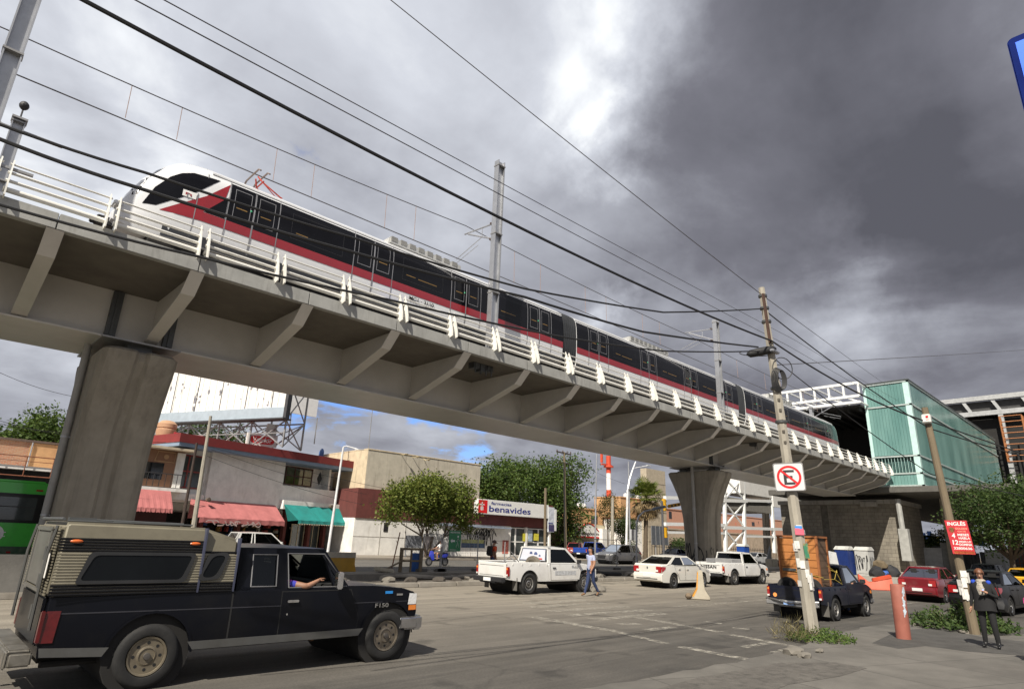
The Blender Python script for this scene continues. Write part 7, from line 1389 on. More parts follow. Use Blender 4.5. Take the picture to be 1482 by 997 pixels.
b.build('shelf_stock', [M('stock_red', (.3, .04, .03), .7), M('stock_pale', (.45, .42, .36), .7), M('stock_blue', (.05, .1, .25), .7), M('stock_ochre', (.35, .2, .05), .7)], ta, smooth=0)
b = B()
for px in (290, 345, 412, 448, 470, 508): x = U(px, 770)[0]; b.box(x-.14, x+.14, .05, .45, 0, zsl0)
b.build('shop_pillar', MAROON, ta, smooth=0)
for px0, px1 in ((428, 446), (450, 467)):
    a, b_ = U(px0, 770)[0], U(px1, 770)[0]; window(ta, a, b_, .3, 2.5, -.6, WALLB, 2, 1, GLASSB, .06, 'shop_window')
a, b_ = U(484, 780)[0], U(505, 780)[0]; B().box(a, b_, .2, .35, .15, 2.75).build('door', MAROON, ta); q = B(); q.box(uR-1.7, uR+.3, .25, 2.4, 0, zsl0); q.build('end_wall', WALLB, ta, smooth=0)
ap = awning(ta, 'awning', U(287, 735, 1.2)[0], U(409, 745, 1.2)[0], U(345, 727, .1)[1], U(345, 751, 1.5)[1], .1, 1.6, AWP, .38)
ag = B(); scribble(ag, (U(298, 755, 1.68)[0], -1.70, U(345, 753, 1.6)[1]-.42), (1, 0, 0), (0, 0, 1), U(375, 755, 1.6)[0]-U(298, 755, 1.6)[0], .36, 9, .07, 31); ag.build('painted_lettering', M('awning_white_paint', (.55, .42, .40), .8), ap, smooth=0)
awning(ta, 'awning', U(425, 745, 1.2)[0], U(505, 755, 1.2)[0], U(455, 733, .7)[1], U(460, 754, 1.7)[1], .58, 1.9, AWT, .3, M('trim_cream', (.55, .5, .38), .8), .6)
for px, py in ((478, 733), (494, 735), (511, 737), (300, 723)):
    a = U(px, py, .7); b = B(); b.lathe([(.0, 0), (.17, .02), (.13, .3), (.1, .32), (0, .32)], (a[0], -.95, a[1]), 'Y', 12); b.bar((a[0], -.55, a[1]), (a[0], -.7, a[1]), .05); b.build('flood_lamp', M('lamp_brown', (.13, .10, .075), .6), ta)
# things on its roof
b = B(); b.lathe([(.62, 0), (.72, .5), (.72, .75), (.66, .82), (.72, .9), (.72, 1.2), (.45, 1.45), (.2, 1.5), (0, 1.5)], (0, 0, 0), 'Z', 18); o = tag(b.build('water_tank', M('clay_tank', (.42, .25, .15), .8, var=.15), None), 'clay-coloured water tank on the brown house roof beside the pier', 'water tank'); g = PY(238, 636, 54); o.location = g
vs_ = PY(379, 637, 54); vt = thing('rooftop_sign', 'small white and red oval sign reading Vendor on struts above the red eave', 'sign', vs_)
b = B(); b.box(-1.35, 1.35, -.08, .08, -.5, .5); b.build('panel', WHITE, vt); b = B(); b.add([(1.08*math.copysign(abs(math.cos(a))**.5, math.cos(a)), -.086, .34*math.copysign(abs(math.sin(a))**.7, math.sin(a))) for a in [2*math.pi*k/32 for k in range(32)]], [tuple(range(32))]); b.build('red_oval', SR, vt, smooth=0); text('Vendor', vs_+Vector((0, -.092, 0)), (1, 0, 0), (0, 0, 1), .42, WHITE, vt, 1.75, 'lettering', .03)
b = B(); b.bar((-1, 0, -.5), (-1.2, .1, -1.9), .06); b.bar((1, 0, -.5), (1.1, .1, -2.1), .06); b.build('strut', STEEL, vt)
rs = PY(272, 635, 51.5); rt = thing('rooftop_sign', 'small red sign with white lettering on the roof right of the clay tank', 'sign', rs); b = B(); b.box(-1.05, 1.05, -.05, .05, -.36, .36); b.build('panel', M('sign_bright_red', (.55, .035, .05), .5), rt); text('SALITO-R', rs+Vector((0, -.056, 0)), (1, 0, 0), (0, 0, 1), .3, WHITE, rt, 1.75, 'lettering', .03)
b = B(); b.bar((-.8, 0, -.36), (-.8, 0, -1.2), .06); b.bar((.8, 0, -.36), (.8, 0, -1.2), .06); b.build('strut', STEEL, rt)
o = thing('meter_cabinet', 'small pale cabinet on struts above the red Vendor sign', 'cabinet', PY(393, 622, 54.5)); B().box(-.42, .42, -.2, .2, -.5, .5).build('box', M('box_white', ()), o, bevel=.03); b = B(); b.bar((0, 0, -.5), (0, 0, -1.6), .06); b.build('strut', STEEL, o)
# billboard on a steel lattice
K_ = 1.15; zb_ = 10.97; pa_ = PY(228, 613, 62.6); pa_ = CP+(pa_-CP)*((zb_-2)/(pa_.z-2)); pb2 = PY(411, 605, 50); pb2 = CP+(pb2-CP)*((zb_-2)/(pb2.z-2)); dv = pb2-pa_; dv.z = 0; ln = dv.length; yaw_ = math.atan2(dv.y, dv.x)
bbd = thing('billboard', 'huge white weathered billboard on a steel lattice above the shop house', 'billboard', pa_, yaw_)
bw = streakmat('billboard_white', (.74, .73, .70), (.30, .30, .32), sx=2.2, sz=.5, amt=.75, lo=.6, hi=.66, var=.05); b = B(); n_ = 18
for i in range(-6, n_): x0 = ln*i/n_; b.box(x0+.01, x0+ln/n_-.01, -.06, .0, .95, 7.2); 
b.build('panel', bw, bbd, smooth=0)
b = B()
for i in range(-6, n_+1, 1): x0 = ln*i/n_; b.box(x0-.009, x0+.009, -.085, -.06, .95, 7.2)
b.build('panel_rib', M('rib_grey', (.35, .33, .3), .6), bbd, smooth=0)
b = B(); rs6 = random.Random(12)
for i in range(34):
    cx_, cz_, k_ = rs6.uniform(-2, ln-.4), 1.2+2.6*rs6.random()**1.3, 9; sx_, sz_ = rs6.uniform(.04, .16), rs6.uniform(.08, .32); sx_, sz_ = (sx_*2.2, sz_*2) if i % 11 == 0 else (sx_, sz_)
    b.add([(cx_+sx_*math.cos(2*math.pi*j/k_)*rs6.uniform(.4, 1.2), -.0885, cz_+sz_*math.sin(2*math.pi*j/k_)*rs6.uniform(.4, 1.2)) for j in range(k_)], [tuple(range(k_))])
b.build('peeled_patch', M('peel_grey', (.20, .20, .22), .8, var=.4, scale=5), bbd, smooth=0)
b = B(); b.box(-4, ln, -.16, 0, .0, .95); b.build('lower_band', M('band_steel_blue', (.40, .47, .53), .5, .2, var=.1), bbd, smooth=0)
b = B(); b.box(-4, ln+.35, -.5, .5, -.14, -.02); b.box(ln, ln+.3, -.17, .3, 0, 7.2); b.build('edge_frame', M('edge_dark', (.05, .05, .055), .6), bbd, smooth=0)
b = B(); 
for i in range(5): x = ln*(i+.5)/5; b.bar((x, -.2, .0), (x-.3, -.5, -.05), .06); b.box(x-.03, x+.03, -.1, -.07, 0, 7.2)
b.build('rod', M('dark_steel', ()), bbd)
b = B(); zr = 8.6-zb_
for i in range(4):
    x0, x1 = ln*i/4, ln*(i+1)/4
    for y in (.3, 2.6): b.bar((x0, y, zr), (x0, y, 7), .12); b.bar((x0, y, zr), (x1, y, -.1), .09); b.bar((x1, y, zr), (x0, y, -.1), .09)
    b.bar((x0, .3, zr), (x1, 2.6, -.1), .07); b.bar((x0, .3, zr+1.2), (x1, .3, zr+1.2), .08); b.bar((x0, .3, -.1), (x0, 2.6, zr), .07); b.bar((x0, .3, 3), (x1, .3, .2), .06)
for y in (.3, 2.6): b.bar((ln, y, zr), (ln, y, 6), .12); b.bar((0, y, -.05), (ln, y, -.05), .12)
b.bar((ln, .3, zr), (ln, 2.6, -.1), .08); b.bar((ln, 2.6, zr), (ln, .3, -.1), .08); b.bar((ln, .3, 0), (ln, 2.6, 3), .08); b.bar((ln, 2.6, 0), (ln, .3, 3), .08); b.build('lattice', STEEL, bbd)
b = B(); q0 = wm(bbd).inverted() @ PY(418, 600, 57); q1 = wm(bbd).inverted() @ PY(458, 602, 57); u_ = (q1-q0); u_.z = 0; b.add([q0+Vector((0, 0, .2)), q0+u_+Vector((0, 0, .2)), q0+u_+Vector((0, 0, 5)), q0+Vector((0, 0, 5))], [(0, 1, 2, 3)]); 
o = b.build('rear_panel', M('panel_shade_white', (.62, .62, .62), .6, var=.08), bbd, smooth=0); m_ = o.modifiers.new('thick', 'SOLIDIFY'); m_.thickness = .15; b = B(); b.bar(q0+Vector((0, .3, .2)), q0+Vector((-.5, 1, zr)), .1); b.bar(q0+u_+Vector((0, .2, .2)), q0+u_*.8+Vector((0, 1, zr)), .1); b.build('rear_strut', STEEL, bbd)
# brown house with the balcony, behind the pier
FB_ = Fac((9.0, 49.6, 0), R_(5)); tb = FB_.thing('brown_house', 'narrow brown two-storey house with a pink awning half hidden by the pier', 'building'); U = lambda px, py, d=0: FB_.at(px, py, d)
uB = U(262, 690)[0]; zr_ = U(240, 651)[1]; z2 = U(235, 706)[1]
b = B(); b.box(-.5, uB, .0, 8, z2-.3, zr_); b.box(-.5, uB, 1.5, 8, 0, z2); b.build('wall', M('wall_brown', (.26, .14, .085), .85, var=.1, dirt=(.17, .1, .065), damt=.4), tb, smooth=0)
b = B(); b.box(uB-.55, uB, -.12, .1, z2-.3, zr_-.1); b.build('corner_pillar', WALLW, tb); b = B(); b.box(-.6, uB+.4, -.9, 4, zr_, zr_+.16); b.build('roof', M('roof_sheet_cream', (.5, .43, .31), .7, var=.2), tb)
b = B(); b.box(U(222, 675)[0]-2, U(237, 675)[0], -.02, .05, U(232, 694)[1], U(235, 670)[1]); b.build('window', GLASSD, tb); b = B(); rail_simple(b, -.3, uB+.2, .9, z2, z2+.95, 16, .03); b.build('balcony_railing', BLKP, tb); b = B(); b.box(-.5, uB+.2, -1.0, .2, z2-.25, z2-.02); b.build('balcony_slab', WALLW, tb)
awning(tb, 'awning', U(190, 722, 1.2)[0], U(246, 724, 1.2)[0], U(225, 709, 1)[1], U(225, 735, 1.7)[1], 1.02, 2.0, AWP, .3); b = B(); b.box(-.5, uB, 1.2, 1.45, 0, z2-.3); b.build('shop_front', M('shop_dark_red', (.05, .012, .012), .8), tb)
a = U(241, 661); b = B(); b.tube([(a[0]-.75, -.03, a[1]-.35), (a[0]+.6, -.03, a[1]-.35), (a[0]+.6, -.03, a[1]+.35), (a[0]-.6, -.03, a[1]+.35), (a[0]-.75, -.03, a[1]-.35)], .03, 6); b.lathe([(.12, 0), (.17, 0), (.17, .02), (.12, .02)], (a[0], -.03, a[1]), 'Y', 14); b.build('wall_ornament', M('ornament_tan', (.42, .27, .15), .8), tb)
# brick house at the far left
FC_ = Fac((2.0, 49.5, 0), 0); tcx = FC_.thing('brick_house', 'flat brick and tan plaster building behind the green bus at the left edge', 'building'); U = lambda px, py, d=0: FC_.at(px, py, d)
b = B(); b.box(-6, U(50, 655)[0], 3, 9, 0, 7.0); b.build('brick_wall', brickmat('old_brick', (.40, .145, .07), (.30, .10, .05), (.33, .26, .2), .28, .085, worn=(.40, .27, .16)), tcx, smooth=0)
b = B(); b.box(U(50, 655)[0]+.01, 8.3, 2.95, 9, 0, 6.98); b.build('plaster_wall', M('plaster_tan', (.46, .27, .13), .9, var=.15, dirt=(.36, .2, .1), damt=.6), tcx, smooth=0)
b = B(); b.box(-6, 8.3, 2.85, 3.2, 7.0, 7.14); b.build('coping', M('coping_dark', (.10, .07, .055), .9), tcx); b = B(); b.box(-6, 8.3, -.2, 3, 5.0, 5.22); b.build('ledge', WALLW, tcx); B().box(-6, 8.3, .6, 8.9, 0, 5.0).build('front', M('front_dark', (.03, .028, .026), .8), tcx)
b = B(); rail_simple(b, -5, 7.6, .45, 4.6, 5.8, 9, .035); b.tube([(-5, -.45, 5.5), (7.6, -.45, 5.5)], .02, 5); b.build('roof_railing', RUST, tcx); b = B(); b.lathe([(.05, 0), (.05, 1.75)], (U(52, 660)[0], 2.85, 5.23), 'Z', 8); b.build('drain_pipe', GALV, tcx)
s0 = FC_.at(20, 706, .3); s1 = FC_.at(60, 708, .3)
b = B(); b.box(-6, FC_.at(46, 706, .3)[0], -.35, -.25, 3.4, 4.15); s_ = b.build('blue_signboard', M('sign_navy', (.02, .03, .16), .5), tcx); text('RAPIDA', (3.6, 49.5-.36, 3.8), (1, 0, 0), (0, 0, 1), .55, M('sign_mark_white', ()), s_, None, 'lettering', .04)
b = B(); b.box(FC_.at(46, 706, .3)[0]+.02, 8.3, -.35, -.25, 3.4, 4.1); s_ = b.build('white_signboard', M('sign_offwhite', (.5, .46, .44), .6), tcx); text('Tel. 3853', (FC_.at(63, 708, .3)[0]+2.0, 49.5-.36, 3.78), (1, 0, 0), (0, 0, 1), .36, M('sign_letter_red', (.35, .06, .06), .6), s_, 2.0, 'lettering', .03)
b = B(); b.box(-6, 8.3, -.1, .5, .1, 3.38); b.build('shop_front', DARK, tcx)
# tall cream block
cx0 = PY(531, 690, 50.6).x; tdb = thing('cream_block', 'tall windowless cream rendered building with rain streaks, behind the shop house', 'building', (cx0, 50.8, 0)); zt_ = 9.45
b = B(); b.box(0, 14, 0, 15, 0, zt_); b.build('wall', WALLG, tdb, smooth=0); b = B(); b.box(-.04, -.002, .02, 15, 5.0, zt_-.02); b.build('side_render', WALLB, tdb, smooth=0); b = B(); b.box(-.05, 14.05, -.05, .25, zt_, zt_+.1); b.box(-.05, .2, .25, 15, zt_, zt_+.1); b.build('coping', WALLB, tdb)
for i, px in enumerate((584, 600, 616)):
    a = PY(px, 658+i*4, 50.5)-Vector((cx0, 50.8, 0)); b = B(); b.tube([(a.x-.1, .3, zt_), (a.x, -.3, a.z), (a.x+.1, -.6, a.z+.1)], .03, 6); b.lathe([(.05, 0), (.17, .1), (.17, .14)], (a.x+.12, -.65, a.z-.05), 'Z', 10); b.build('roof_lamp', M('lamp_yellowish', (.5, .42, .25), .6), tdb)
b = B(); b.lathe([(.0, .06), (.35, .02), (.52, -.1), (.5, -.1), (.3, 0), (0, .03)], (0, 0, 0), 'X', 20); b.tube([(0, 0, 0), (.25, 0, -.3), (.4, 0, -.5)], .03, 6); o = tag(b.build('satellite_dish', M('dish_blue', (.05, .13, .36), .5), None), 'blue satellite dish on the cream wall behind the red eave', 'dish'); o.location = PX(464, 656, cx0-.42); o.rotation_euler = (0, 0, R_(180))
b = B(); b.tube([(0, 0, 0), (0, 0, 5.2)], .035, 6); o = tag(b.build('antenna_pole', STEEL, None), 'thin antenna pole on the cream building corner', 'antenna'); o.location = (cx0+.2, 51.2, zt_)
# pharmacy and the long maroon band
xr0, xr1 = PY(519, 730, 50).x, PY(803, 745, 50).x; td = thing('pharmacy', 'low white pharmacy with a wide maroon band and a big illuminated name board', 'building', (xr0, 50, 0)); LX = lambda px, py: PY(px, py, 50).x-xr0
wv_ = xr1-xr0; zba, zbb = 5.88, 3.28
b = B(); b.box(0, wv_, .3, 12, zbb, zba); b.build('maroon_band', MAROON, td, smooth=0)
xd0 = LX(741, 780)
b = B(); b.box(0, xd0, .38, 12, 0, zbb); b.build('wall', WALLW, td, smooth=0); b = B()
for i in range(1, 7): b.box(xd0*i/7-.03, xd0*i/7+.03, .355, .385, .2, zbb)
b.box(0, xd0, .36, .385, 1.7, 1.75); b.build('panel_batten', M('batten_grey', (.45, .43, .4), .8), td, smooth=0)
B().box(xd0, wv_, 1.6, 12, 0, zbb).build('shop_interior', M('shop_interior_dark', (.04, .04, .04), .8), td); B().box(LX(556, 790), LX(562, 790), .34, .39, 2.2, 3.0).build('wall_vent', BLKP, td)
for a, b_ in ((742, 750), (750, 764), (767, 783), (783, 798)): window(td, LX(a, 780)+.05, LX(b_, 780)-.05, .25, 3.15, -.5, WHITE, 1, 2, GLASSB, .1, 'shop_window')
for px in (741, 765, 799): x = LX(px, 780); B().box(x-.14, x+.14, .35, .7, 0, zbb).build('pillar', WALLW, td)
for px0, px1, py0, py1, m_, nm in ((761, 768, 772, 783, M('poster_yellow', (.55, .5, .05), .6, var=.2, scale=6), 'poster'), (777, 784, 772, 782, M('poster_yellow', ()), 'poster'), (768, 775, 767, 783, M('poster_mixed', (.35, .42, .5), .6, var=.5, scale=4), 'poster'), (731, 743, 782, 801, M('poster_redwhite', (.5, .15, .12), .6, var=.6, scale=5), 'poster')): a, b_ = PY(px0, py1, 49.9), PY(px1, py0, 49.9); B().box(a.x-xr0, b_.x-xr0, .36, .40, a.z, b_.z).build(nm, m_, td)
# name board
x0, x1 = LX(688, 740), LX(791, 745); zs0, zs1 = 4.35, 5.86
sb2 = B().box(x0, x1, -.35, .28, zs0, zs1).build('name_board', M('board_white', (.70, .70, .68), .35, var=.04), td, bevel=.03)
xm = LX(702, 735); q = B(); q.box(x0+.08, xm, -.362, -.352, zs0+.1, zs1-.1); rq = q.build('red_square', SR, sb2, smooth=0); q = B(); cx_ = xm-.75; q.box(cx_-.06, cx_+.06, -.37, -.363, zs0+.35, zs1-.3); q.box(cx_-.32, cx_+.32, -.37, -.363, 5.25, 5.36); q.box(cx_-.2, cx_-.1, -.37, -.363, 4.75, 5.1); q.box(cx_+.1, cx_+.2, -.37, -.363, 4.75, 5.1); q.build('white_emblem', WS, rq, smooth=0)
NB = M('letter_navy', (.02, .03, .20), .4); text('benavides', (xr0+xm+.25+3.15, 50-.358, 4.92), (1, 0, 0), (0, 0, 1), .62, NB, sb2, 6.3, 'lettering', .022, .004); text('farmacias', (xr0+xm+.55+1.5, 50-.358, 5.50), (1, 0, 0), (0, 0, 1), .30, NB, sb2, 3.0, 'lettering', .018, .004)
ad = thing('advert_board', 'small advertising board with a picture hung at the right corner of the pharmacy', 'sign', PY(798, 752, 49.7)); B().box(-.55, .4, -.1, .1, -1.35, 1.4).build('panel', M('advert_pale', (.5, .53, .58), .5, var=.4, scale=2.5), ad); B().box(-.55, .4, -.11, -.102, -1.3, -.55).build('dark_strip', M('advert_dark', (.06, .05, .12), .5, var=.3), ad); text('AMBULANCIAS', PY(797, 757, 49.58), (1, 0, 0), (0, 0, 1), .14, NB, ad, .8, 'lettering', .02); B().box(.42, .75, -.12, .12, -1.2, 1.2).build('side_box', M('board_white', ()), ad)
b = B(); scribble(b, (PY(676, 800, 50).x, 50.37, 1.0), (1, 0, 0), (0, 0, 1), PY(716, 790, 50).x-PY(676, 790, 50).x, 2.0, 12, .10, 12); scribble(b, (PY(678, 770, 50).x, 50.368, 2.1), (1, 0, 0), (0, 0, 1), 4.2, .9, 9, .09, 22); b.build('graffiti', M('spray_black', ()), td, world=True, smooth=0)
a = PY(671, 790, 50); b = B(); b.box(a.x-xr0, a.x-xr0+3.2, .355, .374, a.z-.15, a.z+.3); b.build('painted_patch', M('patch_blue', (.05, .09, .17), .7, var=.5, scale=3), td, smooth=0); b = B(); b.box(a.x-xr0, a.x-xr0+3.0, .356, .375, a.z+.31, a.z+.65); b.build('painted_patch', M('patch_green_yellow', (.38, .40, .18), .7, var=.5, scale=3), td, smooth=0)
b = B(); b.box(LX(640, 765), LX(735, 765), -.6, .37, 3.0, 3.12); b.build('canopy', M('canopy_bluegrey', (.25, .3, .38), .6), td)
# low yard building with the arched sign
Yb = 66; x0, x1 = PY(786, 780, Yb).x, PY(876, 780, Yb).x; ty = thing('workshop', 'low cream workshop with a black sign band and an arched white and red sign', 'building', (x0, Yb, 0)); LY = lambda px, py: PY(px, py, Yb).x-x0; ZY = lambda px, py: PY(px, py, Yb).z
B().box(0, x1-x0, 0, 8, 0, ZY(830, 757)).build('wall', M('wall_yellow_cream', (.50, .45, .32), .85, var=.1), ty, smooth=0); B().box(LY(800, 770), LY(831, 770), -.15, 0, ZY(815, 775), ZY(815, 762)).build('black_band', BLKP, ty)
b = B(); a = (LY(823.5, 767), ZY(823.5, 767)); b.prism([(a[0]-.6, a[1]+.7), (a[0]+.6, a[1]+.7), (a[0]+.6, a[1]-.1), (a[0]+.3, a[1]-.7), (a[0], a[1]-.95), (a[0]-.3, a[1]-.7), (a[0]-.6, a[1]-.1)], 'XZ', -.24, -.16); sh = b.build('yellow_shield', M('shield_yellow', (.7, .52, .03), .5), ty, smooth=0); b = B(); b.add([(a[0]+x_*.5, -.25, a[1]+z_*.55) for x_, z_ in ((-.3, -.9), (-.1, -.4), (-.45, .1), (-.2, .3), (-.15, .8), (.1, .9), (.3, .5), (.15, .1), (.45, -.3), (.1, -.5), (.2, -.9), (0, -.6))], [tuple(range(12))]); b.build('black_horse', BLKP, sh, smooth=0)
u0, u1 = LY(831, 770), LY(868, 770); zb2, zc2, zt2 = ZY(850, 778), ZY(850, 768), ZY(850, 757); arc = [(u0, zb2), (u1, zb2), (u1, zc2)]+[(u1-(u1-u0)*(.1+.8*k/10), zc2+(zt2-zc2)*math.sin(math.pi*k/10)) for k in range(11)]+[(u0, zc2)]
b = B(); b.prism(arc, 'XZ', -.3, -.1); ar = b.build('arched_sign', WHITE, ty, smooth=0); b = B(); b.tube([(x_, -.31, z_) for x_, z_ in arc[3:-1]], .1, 6); b.box(u0, u1, -.33, -.305, zb2, zb2+.22); b.build('red_trim', SR, ar); text('picaautorama', (x0+(u0+u1)/2, Yb-.32, (zb2+zc2)/2+.12), (1, 0, 0), (0, 0, 1), .42, NB if False else M('sign_letter_dark', (.06, .03, .03), .5), ar, (u1-u0)*.9, 'lettering', .03)
B().box(LY(841, 790), LY(858, 790), -.05, .1, 0, ZY(850, 781)).build('roller_door', M('roller_grey', (.25, .23, .17), .6, var=.2), ty); B().box(LY(865, 770), LY(876, 770), -1, 6, 0, ZY(870, 765)).build('side_wall', WALLW, ty)
def house(label, px0, px1, pytop, y, mat, depth=8, wins=(), roof=None, tanks=()):
    a, b_ = PY(px0, pytop, y), PY(px1, pytop, y); z_ = (a.z+b_.z)/2; t = thing('house', label, 'building', (a.x, y, 0), 0, 'houses far across the road'); w_ = b_.x-a.x
    B().box(0, w_, 0, depth, 0, z_).build('wall', mat, t, smooth=0); B().box(-.15, w_+.15, -.15, depth, z_, z_+.25).build('roof', roof or mat, t, smooth=0)
    for wx, wy, ww, wh in wins: q = PY(wx, wy, y); window(t, q.x-a.x-ww/2, q.x-a.x+ww/2, q.z-wh/2, q.z+wh/2, .0, BLKP, 2, 1, GLASSD, .08)
    for i, px in enumerate(tanks): q = PY(px, pytop, y); b = B(); b.lathe([(.55, 0), (.6, .6), (.5, .95), (.15, 1.15), (0, 1.15)], (q.x-a.x, 2, z_+.25), 'Z', 12); b.build('roof_tank', M('tank_white', (.66, .66, .66), .5), t)
    return t
ORW = M('wall_orange', (.52, .30, .14), .9, var=.1); ORW2 = M('wall_salmon', (.48, .25, .17), .9, var=.1)
house('orange house with white roof tanks, right of the big trees', 826, 872, 737, 84, ORW, tanks=(849, 855), wins=((860, 752, 2, 1.5),))
house('tall orange house behind the white curved lamp', 898, 938, 722, 92, ORW, wins=((927, 745, 1.2, 1.8), (908, 742, 1.2, 1.8)), tanks=(915, 931)); house('white house with a red roof edge left of the palm', 900, 938, 752, 80, WALLW, roof=RBAND, wins=((915, 770, 2.5, 1.5),)); house('salmon house between the concrete tower and the flared pier', 964, 992, 738, 86, ORW2, wins=((970, 745, 1.2, 1.6),))
house('long low salmon house seen through the white footbridge', 1040, 1175, 752, 100, ORW2, wins=((1090, 758, 2, 1.2),)); house('pale yard wall with blocks under the white footbridge', 962, 1175, 774, 70, M('wall_blocks_tan', (.40, .32, .24), .9, var=.25, scale=1), depth=.3)
for i, (px, py, m_, lb) in enumerate(((1061, 760, M('tank_red', (.55, .08, .04), .5), 'orange-red water tank on the far salmon house'), (1094, 758, BLKP, 'black water tank on the far salmon house'))): g = PY(px, py, 101); b = B(); b.lathe([(1.0, -.5), (1.05, .8), (.8, 1.2), (.3, 1.9 if i else 1.3), (0, 1.9 if i else 1.35)], (0, 0, 0), 'Z', 16); o = tag(b.build('water_tank', m_, None), lb, 'water tank'); o.location = g
# beige concrete tower and grey sign back
ct0, ct1 = PY(936, 700, 60), PY(963, 700, 60); tt = thing('concrete_tower', 'plain beige concrete tower block behind the palm', 'building', (ct0.x, 60, 0)); B().box(0, ct1.x-ct0.x, 0, 1.2, 0, PY(945, 679, 60).z).build('wall', streakmat('tower_beige', (.42, .36, .27), (.26, .22, .165), sx=.6, sz=2, amt=.5), tt, smooth=0); b = B(); z_ = PY(945, 679, 60).z; 
for i in range(1, 6): b.box(-.02, ct1.x-ct0.x+.02, -.03, -.002, z_*i/6, z_*i/6+.06)
b.build('joint', M('joint_dark', (.2, .17, .13), .9), tt, smooth=0)
g0, g1 = PY(943, 788, 47), PY(966, 762, 47); gb = thing('road_sign', 'grey back of a large road sign on two posts below the palm', 'road sign', ((g0.x+g1.x)/2, 47, 0)); w_ = (g1.x-g0.x)/2; B().box(-w_, w_, -.03, .03, g0.z, g1.z).build('panel', M('sign_back', (.14, .155, .18), .5, .4, var=.2), gb); b = B()
for i in range(5): x = -w_+2*w_*i/4; b.box(x-.03, x+.03, -.09, -.035, g0.z, g1.z)
b.build('stiffener', STEEL, gb); b = B()
for x in (-w_*.45, w_*.6): b.tube([(x, .1, 0), (x, .1, g1.z)], .07, 8)
b.build('post', GALV, gb)
# ---------------------------------------------------------------- lamp posts and poles across the road
def post(name, label, px0, py0, px1, py1, y, r0, r1, mat, cat='pole', n=10, z0=None):
    a = PY(px0, py0, y); t_ = PY(px1, py1, y)
    if z0 is not None: a = Vector((a.x, y, z0))
    return pole_between(name, label, a, t_, r0, r1, mat, cat, n)
LWH = M('lamp_white', (.72, .72, .72), .35, .1)
t, d = post('street_lamp', 'slim white street lamp bending at the top in front of the teal awning', 474, 800, 497, 647, 43.8, .11, .07, LWH, 'street lamp', z0=.1)
b = B(); q = PY(520, 643, 43.2)-PY(474, 800, 43.8); b.tube([d, d+Vector((.25, 0, .12)), q], [.06, .05, .04], 8); b.cbox(q+Vector((.05, 0, 0)), (.7, .2, .07), Matrix.Rotation(R_(-8), 3, 'Y')); b.build('lamp_arm', LWH, t)
post('utility_pole', 'pale tapering concrete pole in front of the shop house', 279, 770, 305, 602, 45.2, .17, .10, POLEC, 'utility pole', 8); post('utility_pole', 'thin dark pole leaning left of the pale concrete pole', 262, 768, 285, 641, 46.2, .11, .08, M('dark_wood', (.045, .03, .024), .85, var=.3), 'utility pole')
t, d = post('utility_pole', 'tall wooden utility pole with a crossarm in front of the big trees', 819, 798, 816.5, 654, 49.5, .17, .12, WOODP, 'utility pole', z0=.1)
b = B(); b.bar(d+Vector((-1.35, 0, -.1)), d+Vector((1.25, 0, -.18)), .14); b.bar(d+Vector((-1.0, 0, -1.3)), d+Vector((1.1, 0, -1.35)), .08); ca_ = b.build('crossarm', M('dark_wood', ()), t); b = B()
for x in (-1.3, -.25, .55, 1.2): b.lathe([(.05, 0), (.11, .06), (.05, .14), (.09, .2), (0, .26)], d+Vector((x, 0, -.06)), 'Z', 10)
b.build('insulator', M('brown_insulator', ()), ca_); b = B(); b.tube([Vector((-.24, -.1, .0)), d*.9+Vector((-.2, -.1, 0))], .07, 6); b.build('cable_conduit', BLKP, t)
post('utility_pole', 'short brown pole before the name board of the pharmacy', 788.5, 798, 789.5, 706, 47.5, .16, .14, WOODP, 'utility pole'); post('street_lamp', 'thin grey mast right of the utility pole with the crossarm', 861, 806, 863.5, 657, 45.5, .11, .06, GALV, 'mast')
post('utility_pole', 'stubby pale concrete pole in front of the sparse tree', 886, 800, 886.5, 720, 53, .24, .2, POLEC, 'utility pole'); t, d = post('street_lamp', 'white curved street lamp left of the palm', 906, 803, 908, 712, 49, .17, .13, LWH, 'street lamp', z0=.05)
o0 = PY(906, 803, 49); o0.z = .05; b = B(); P_ = [PY(908, 712, 49), PY(911, 694, 49), PY(915, 681, 49), PY(920, 668, 49)]; b.tube([p_-o0 for p_ in P_], [.13, .12, .1, .08], 10); q = PY(938, 673.5, 48.5)-o0; b.tube([P_[-2]-o0+Vector((.25, 0, .35)), q], .05, 8); b.cbox(q+Vector((.1, 0, 0)), (.7, .22, .08)); b.build('lamp_arm', LWH, t); b = B(); b.lathe([(.14, 0), (.17, .05), (.17, .3), (.14, .35)], PY(909, 711, 49)-o0, 'Z', 10); b.build('collar', BLKP, t)
t, d = post('street_lamp', 'grey steel post beside the white curved lamp with a small box', 912, 803, 909.5, 668, 51, .14, .10, GALV, 'mast'); b = B(); q = PY(916, 773, 50.7)-PY(912, 803, 51); b.box(q.x-.45, q.x+.5, -.5, -.15, q.z-.75, q.z+.65); b.build('control_box', M('box_pale', (.42, .43, .44), .5), t)
a = PY(921, 818, 33.5); a.z = 0; t = thing('traffic_light', 'traffic light pole curving over the road to a yellow signal housing', 'traffic light', a); P_ = [PY(921, 818, 33.5), PY(921.5, 757, 33.5), PY(924.5, 747, 33.4), PY(932, 740, 33.2), PY(955, 734.5, 32.6), PY(982, 730.5, 32)]; P_[0].z = 0
b = B(); b.tube([p_-a for p_ in P_], [.09, .085, .08, .07, .055, .05], 8); b.build('mast_arm', GALV, t, smooth=60); b = B(); q0, q1 = PY(945, 736.5, 32.8)-a, PY(962, 733, 32.4)-a; b.tube([q0, q1], .13, 8); b.build('sleeve', M('sleeve_blue_grey', (.22, .26, .32), .5, .4), t)
